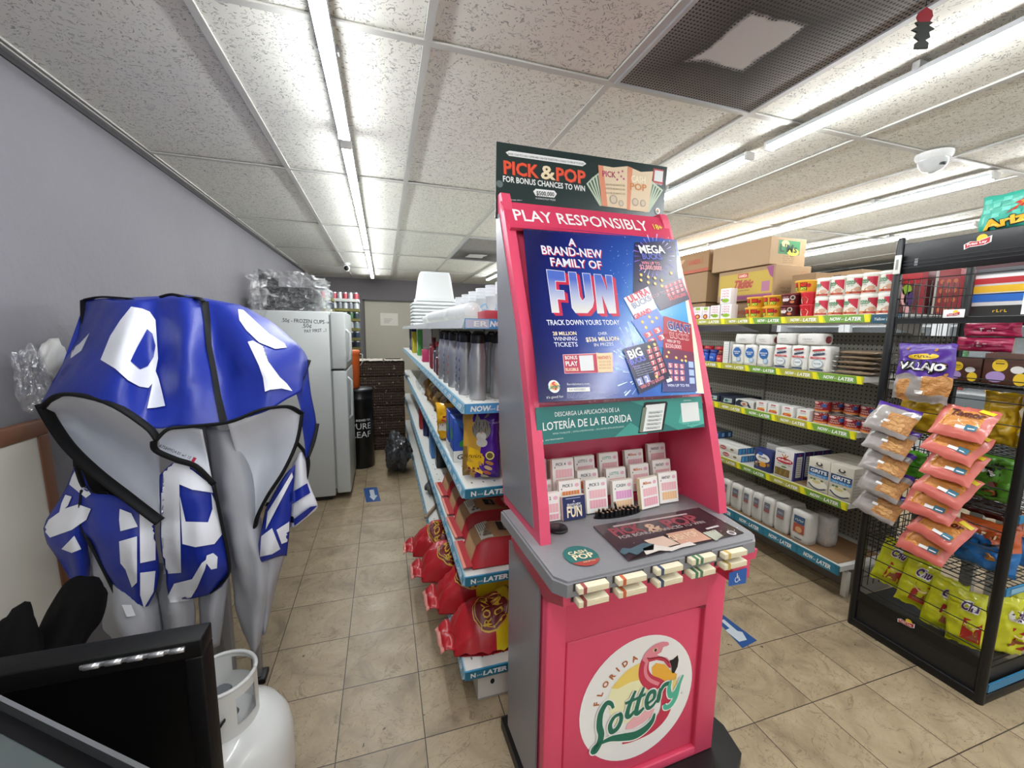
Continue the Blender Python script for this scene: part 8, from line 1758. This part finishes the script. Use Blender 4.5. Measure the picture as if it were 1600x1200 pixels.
# glass door cooler along the far right wall
t = thing('drink_cooler', 'lit white glass door drink cooler along the far right wall', 'cooler', (5.6, 2.6, 0))
CW = mat('#C9CCCE', .4)
b = MB(); b.box((6.2, 2.6, 1.05), (.06, 3.6, 2.1), CW); b.box((5.75, 2.6, .15), (.9, 3.6, .3), CW); b.box((5.75, 2.6, 2.0), (.9, 3.6, .2), CW)
for y in (.83, 4.37): b.box((5.75, y, 1.05), (.9, .06, 2.1), CW)
b.build('cabinet', t)
b = MB(); b.box((5.29, 2.6, 2.03), (.02, 3.6, .26), mat('#4A1A22', .5)); b.build('header', t)
CL_ = emit_material('cooler_light', (.9, .97, 1, 1), 9.0)
for k in range(4):
    y = .86 + .885 * k
    b = MB()
    for yy in (y + .03, y + .85): b.box((5.30, yy, 1.1), (.05, .06, 1.6), CW, .004)
    for z in (.33, 1.87): b.box((5.30, y + .44, z), (.05, .8, .06), CW, .004)
    d_ = b.build('door', t)
    b = MB(); b.box((5.305, y + .44, 1.1), (.006, .78, 1.5), film_material('cooler_glass', (.9, .95, .95, 1), .08)); b.build('pane', d_)
    b = MB(); b.tube([(5.245, y + .1, .9), (5.245, y + .1, 1.4)], .012, ALU, 8); b.build('handle', d_)
    b = MB(); b.box((5.36, y + .02, 1.1), (.02, .02, 1.5), CL_); b.build('light_strip', t)
for z in (.62, .95, 1.28, 1.6):
    b = MB(); b.box((5.75, 2.6, z), (.76, 3.46, .015), CW); b.build('shelf', t)
bt_ = None
for k in range(15):
    for z in (.96, 1.29):
        c_ = ['#7A2A22', '#2E5A8A', '#B58A3A', '#4A7A4A', '#8A8E92'][(k * 3 + int(z * 10)) % 5]
        lab = f'soft drink bottle in the far cooler, {"upper" if z > 1.2 else "lower"} shelf, place {k + 1} from its near end'
        b = MB(); b.lathe([(.03, 0), (.032, .01), (.032, .15), (.012, .20), (.012, .23), (.006, .232)], mat(c_, .25), 10); o = b.build('drink_bottle', label=lab, cat='bottle', group='bottles in the far drink cooler', local=True); o.location = (5.5, .98 + .22 * k, z + .0085)
# ------------------------------------------------------------------ fridge and the back corner
FRW = mat('#C9CDCB', .35, bump=.1, bscale=240, var=.04, vscale=3)
t = thing('refrigerator', 'white upright refrigerator by the left wall, handwriting on its side', 'refrigerator', (-.74, 4.06, 0))
FY0, FY1, FXB, FXD, FZ = 3.70, 4.42, -.425, -.30, 1.625
b = MB(); b.box(((-1.06 + FXB) / 2, (FY0 + FY1) / 2, FZ / 2 + .02), (FXB + 1.06, FY1 - FY0, FZ - .04), FRW, .008); b.box(((-1.06 + FXB) / 2, (FY0 + FY1) / 2, .02), (.56, .66, .04), BLACK); b.build('body', t)
for z0, z1, nm in ((.06, 1.135, 'fridge_door'), (1.15, FZ, 'freezer_door')):
    b = MB(); b.box(((FXB + .012 + FXD) / 2, (FY0 + FY1) / 2, (z0 + z1) / 2), (FXD - FXB - .012, FY1 - FY0, z1 - z0), FRW, .012, 3); d_ = b.build(nm, t)
    b = MB(); hz = (z1 - .42, z1 - .06) if z0 < 1 else (z0 + .05, z0 + .33); b.tube([(FXD, FY0 + .05, hz[0]), (FXD + .03, FY0 + .05, hz[0] + .03), (FXD + .03, FY0 + .05, hz[1] - .03), (FXD, FY0 + .05, hz[1])], .011, FRW, 8); b.build('handle', d_)
b = MB(); b.box((FXB + .006, (FY0 + FY1) / 2, .85), (.012, FY1 - FY0 - .03, 1.5), mat('#8E918F', .6)); b.build('gasket', t)
b = MB(); b.box((FXB + .05, FY0 + .03, 1.142), (.1, .04, .010), BLACK); b.build('hinge', t)
PEN = mat('#2B2D33', .6); HM = frame((0, FY0 - .0006, 0), (1, 0, 0), (0, 0, 1))
b = MB(); b.M = HM
b.ptext('.50¢ - FROZEN CUPS', (440, 503), (507, 506), 6, PEN, 0, .008); b.ptext('→', (508, 506), (515, 506), 4, PEN, 0); b.ptext('.50¢', (472, 512), (487, 512), 6, PEN, 0, .008); b.ptext('PAY FIRST ...!', (476, 520), (510, 518), 5, PEN, 0, .008); b.build('handwriting', t)
# black case in clear plastic on top of the fridge
c0 = Vector((-.74, 4.0, FZ))
t = thing('black_case', 'black padded case in crinkled clear plastic on top of the fridge', 'case', tuple(c0))
b = MB(); b.box((-.74, 4.02, FZ + .105), (.44, .3, .2), mat('#121214', .5, bump=.4, bscale=20), .05, 4); b.build('case', t)
b = MB(); vs = []; bm = bmesh.new(); bmesh.ops.create_icosphere(bm, subdivisions=5, radius=1)
for v in bm.verts:
    p = v.co.normalized(); k = 1 + .16 * noise.noise(p * 3) + .2 * abs(noise.noise(p * 7)) + .1 * noise.noise(p * 16)
    q = Vector((max(-1, min(1, p.x * 1.35)) * .265, max(-1, min(1, p.y * 1.35)) * .20, max(-1, min(1, p.z * 1.3)) * .14)) * k; q = Vector((-.74, 4.01, FZ + .135)) + q
    if q.x < -.55 and q.z > FZ + .2: q.z += .03
    q.z = max(q.z, FZ + .002); q.x = max(q.x, XL + .015); vs.append(q)
bm.verts.index_update(); b.add(vs, [[v.index for v in f.verts] for f in bm.faces], FILM, False); bm.free(); b.build('plastic_wrap', t)
b = MB(); rows = [[Vector((-.99 + .13 * j / 6 + .02 * math.sin(k * 2 + j), 3.72 - .06 * k / 8 + .02 * math.sin(j * 2.0 + k), FZ + .17 - .30 * k / 8)) for j in range(7)] for k in range(9)]
for r in rows:
    for p in r: p.y = min(p.y, FY0 - .006) if p.z < FZ + .02 else p.y
b.grid(rows, FILM); b.build('plastic_tail', t)
# black barrel and orange cooler
bx, by = -.255, 4.62
t = thing('black_drum', 'black drum lettered PURE LEAF beside the fridge', 'drum', (bx, by, 0)); BK = mat('#0D0E10', .35)
b = MB(); b.lathe([(.128, 0), (.134, .01), (.134, .74), (.138, .745), (.138, .76), (.134, .765), (.134, .83)], BK, 32, (bx, by, 0)); b.build('drum', t)
b = MB(); b.lathe([(.141, .83), (.142, .835), (.142, .85), (.136, .857), (.02, .86)], mat('#1B1C1F', .4), 32, (bx, by, 0)); b.build('lid', t)
a0 = math.atan2(0 - bx, by - 0); b = MB(); b.warp = lambda x, y, z: (bx + (.1345 + z) * math.sin(x / .1345 + a0), by - (.1345 + z) * math.cos(x / .1345 + a0), y)
b.text('REAL BREWED TEA', .0, .52, .022, WHITE, .22, 1, .01); b.text('PURE', .01, .435, .065, WHITE, .20, 1, .0); b.text('LEAF', .01, .345, .065, WHITE, .19, 1, .0); b.build('lettering', t)
ox, oy = -.315, 4.63
t = thing('orange_cooler', 'orange round drink cooler standing on the black drum', 'cooler', (ox, oy, .861)); OG = mat('#C4571C', .4)
b = MB(); b.lathe([(.058, .8615), (.066, .875), (.072, 1.2), (.072, 1.215)], OG, 26, (ox, oy, 0)); b.build('tank', t)
b = MB(); b.lathe([(.076, 1.215), (.078, 1.22), (.078, 1.25), (.07, 1.265), (.02, 1.268)], OG, 26, (ox, oy, 0)); b.build('lid', t)
b = MB(); b.tube([(ox + .075, oy, 1.225), (ox + .10, oy, 1.22), (ox + .10, oy, 1.14), (ox + .076, oy, 1.10)], .005, mat('#D6D3CC', .4), 6); b.build('handle', t)
# brown bundle of corrugated sheets
g = G('corrugated_brown_board'); pos = g.n('NewGeometry').outputs['Position']; sp = g.n('SeparateXYZ', i_0=pos)
wv = g.math('SINE', g.math('MULTIPLY', sp.outputs[0], 260.0)); wz = g.math('SINE', g.math('MULTIPLY', sp.outputs[2], 190.0)); n1 = g.n('TexNoise', i_Vector=pos, i_Scale=9.0, i_Detail=5.0); n2 = g.n('TexNoise', i_Vector=g.n('Mapping', i_0=pos, i_Scale=(30, 8, 30)).outputs[0], i_Scale=1.0, i_Detail=2.0)
c = g.mix(g.math('MULTIPLY_ADD', wz, .3, .5), lin('33241C'), lin('54402F')); c = g.mix(g.math('MULTIPLY', n1.outputs[0], .5), c, lin('2A1D17')); c = g.mix(g.math('GREATER_THAN', n2.outputs[0], .68), c, lin('A99C8C'))
g.set('Base Color', c); g.set('Roughness', .8); g.bump(g.math('ADD', wv, wz), .5, .006)
t = thing('cardboard_bundle', 'tall bundle of brown corrugated board with torn white top blocking the aisle end', 'cardboard', (-.02, 5.3, 0))
for k in range(6):
    z0, z1 = .184 * k, .184 * k + .180
    b = MB(); b.box((-.06 + .006 * math.sin(k * 3), 5.32 + .008 * math.cos(k * 2), (z0 + z1) / 2), (.60, .32, z1 - z0), g.m, .006); b.build('board_layer', t)
for x0, x1, s in ((-.35, -.01, .01), (.01, .235, -.012)):
    b = MB(); rows = [[Vector((x0 + (x1 - x0) * j / 12, 5.15 + .33 * k / 3 - (.02 if k == 0 else 0), 1.108 + .012 * noise.noise(Vector((j * .9, k, s * 90))) + .006)) for j in range(13)] for k in range(4)]; b.grid(rows, mat('#BDB5A8', .8, var=.2, vscale=20)); b.build('torn_sheet', t, solid=.004)
b = MB(); b.tube([(.02, 5.3, 1.122), (.2, 5.25, 1.126)], .006, BLKM, 6); b.build('dark_strip', t)
# trays of cans stacked against the back wall
OLV = mat('#6E6A34', .6); SILV = mat('#A9ABAD', .3, .7)
def drinkcan(c_):
    b = MB(); b.lathe([(.026, 0), (.033, .008), (.033, .012)], SILV, 14, cap=True); b.lathe([(.033, .012), (.033, .108)], mat(c_, .3, .3), 14, cap=False); b.lathe([(.033, .108), (.027, .122), (.028, .124), (.025, .123)], SILV, 14); return b
CANC = {}
def tray(lab, x0, y0, z, n, cols, tm, nd=1, side=True):
    """n cans wide; cans along the front and the right side show"""
    w = n * .068 + .006; d = 4 * .068 + .006
    t = thing('can_tray', lab + ' of drink cans', 'tray', (x0 + w / 2, y0 + d / 2, z)); b = MB()
    b.box((x0 + w / 2, y0 + d / 2, z + .002), (w, d, .004), tm); b.box((x0 + w / 2, y0 + .0015, z + .021), (w, .003, .042), tm); b.box((x0 + w / 2, y0 + d - .0015, z + .021), (w, .003, .042), tm)
    for x in (x0 + .0015, x0 + w - .0015): b.box((x, y0 + d / 2, z + .021), (.003, d - .006, .042), tm)
    b.build('tray', t)
    b = MB(); b.M = frame((x0, y0 - .0002, z), (1, 0, 0), (0, 0, 1)); b.rect(w * .3, .012, w * .7, .03, mat('#8E8A4A', .6) if tm is OLV else mat('#C9CCC6', .6), 1); b.build('print', t)
    for i in range(n):
        for j in range(4):
            if j and i < n - 1: continue
            c_ = cols[i % len(cols)]; p = (x0 + .037 + .068 * i, y0 + .037 + .068 * j, z + .0045)
            lab2 = f'can {["first", "second", "third", "fourth", "fifth", "sixth", "seventh"][i] + " from the left in" if j == 0 else ["", "second", "third", "fourth"][j] + " from the front, right side of"} {lab}'
            if c_ not in CANC:
                o = drinkcan(c_).build('drink_can', local=True); CANC[c_] = o.data
            else: o = bpy.data.objects.new('drink_can', CANC[c_]); col.objects.link(o)
            o.location = p; _props(o, lab2, 'can', 'cans in the ' + lab.split(' of the')[0].replace('the ', ''))
LB = mat('#7A6A54', .7)
sx, sy = -.715, 6.0; z = 2.0 - .155
cols = [('#C9CBCE', '#B5525A'), ('#8A9096', '#C9CCCE'), ('#3E4A52', '#2E5A4A', '#C6C9CC', '#2C3E5E', '#4A7A4E'), ('#B5BABD', '#8A9AA0'), ('#2C3648', '#3A4A5E'), ('#20242C', '#3A4250'), ('#2A2E36', '#444C58')]
nmz = ['top', 'second', 'third', 'fourth', 'fifth', 'sixth', 'seventh']
for k in range(7): tray(f'the {nmz[k]} tray of the tall stack', sx, sy, z - .13 * k, 6, cols[k], mat('#CFD2CE', .6) if k == 0 else OLV)
zb = z - .13 * 6
t = thing('shipping_carton', 'large brown carton under the tall can stack at the back', 'carton', (sx + .2, sy + .14, 0)); b = MB(); b.box((sx + .207, sy + .139, (zb - .001) / 2), (.40, .28, zb - .001), LB, .003); b.build('box', t); b = MB(); b.box((sx + .207, sy - .002, zb / 2), (.05, .001, zb * .9), mat('#B5A68C', .5)); b.build('tape', t)
sx2, sy2 = -1.06, 5.45
for k in range(2): tray(f'the {["top", "lower"][k]} tray of the short stack', sx2, sy2, z - .03 - .13 * k, 7, (('#6A7076', '#C9CBCE', '#B5525A'), ('#3A4450', '#8A9A8A'))[k], OLV)
zb = z - .16
t = thing('shipping_carton', 'brown cartons column under the short can stack by the left wall', 'carton', (sx2 + .24, sy2 + .14, 0)); b = MB(); b.box((sx2 + .241, sy2 + .139, (zb - .001) / 2), (.46, .27, zb - .001), LB, .003); b.build('box', t); b = MB(); b.box((sx2 + .241, sy2 + .003, zb / 2), (.05, .001, zb * .9), mat('#B5A68C', .5)); b.build('tape', t)
# everything standing on a shelf touches down a hair clear of the boards
for o in list(scene.objects):
    if o.parent is None and o.get('label') and o.get('kind') is None:
        for zz in list(LT.values()) + list(RT.values()):
            if abs(o.location.z - zz) < 1e-5: o.location.z += .001; break
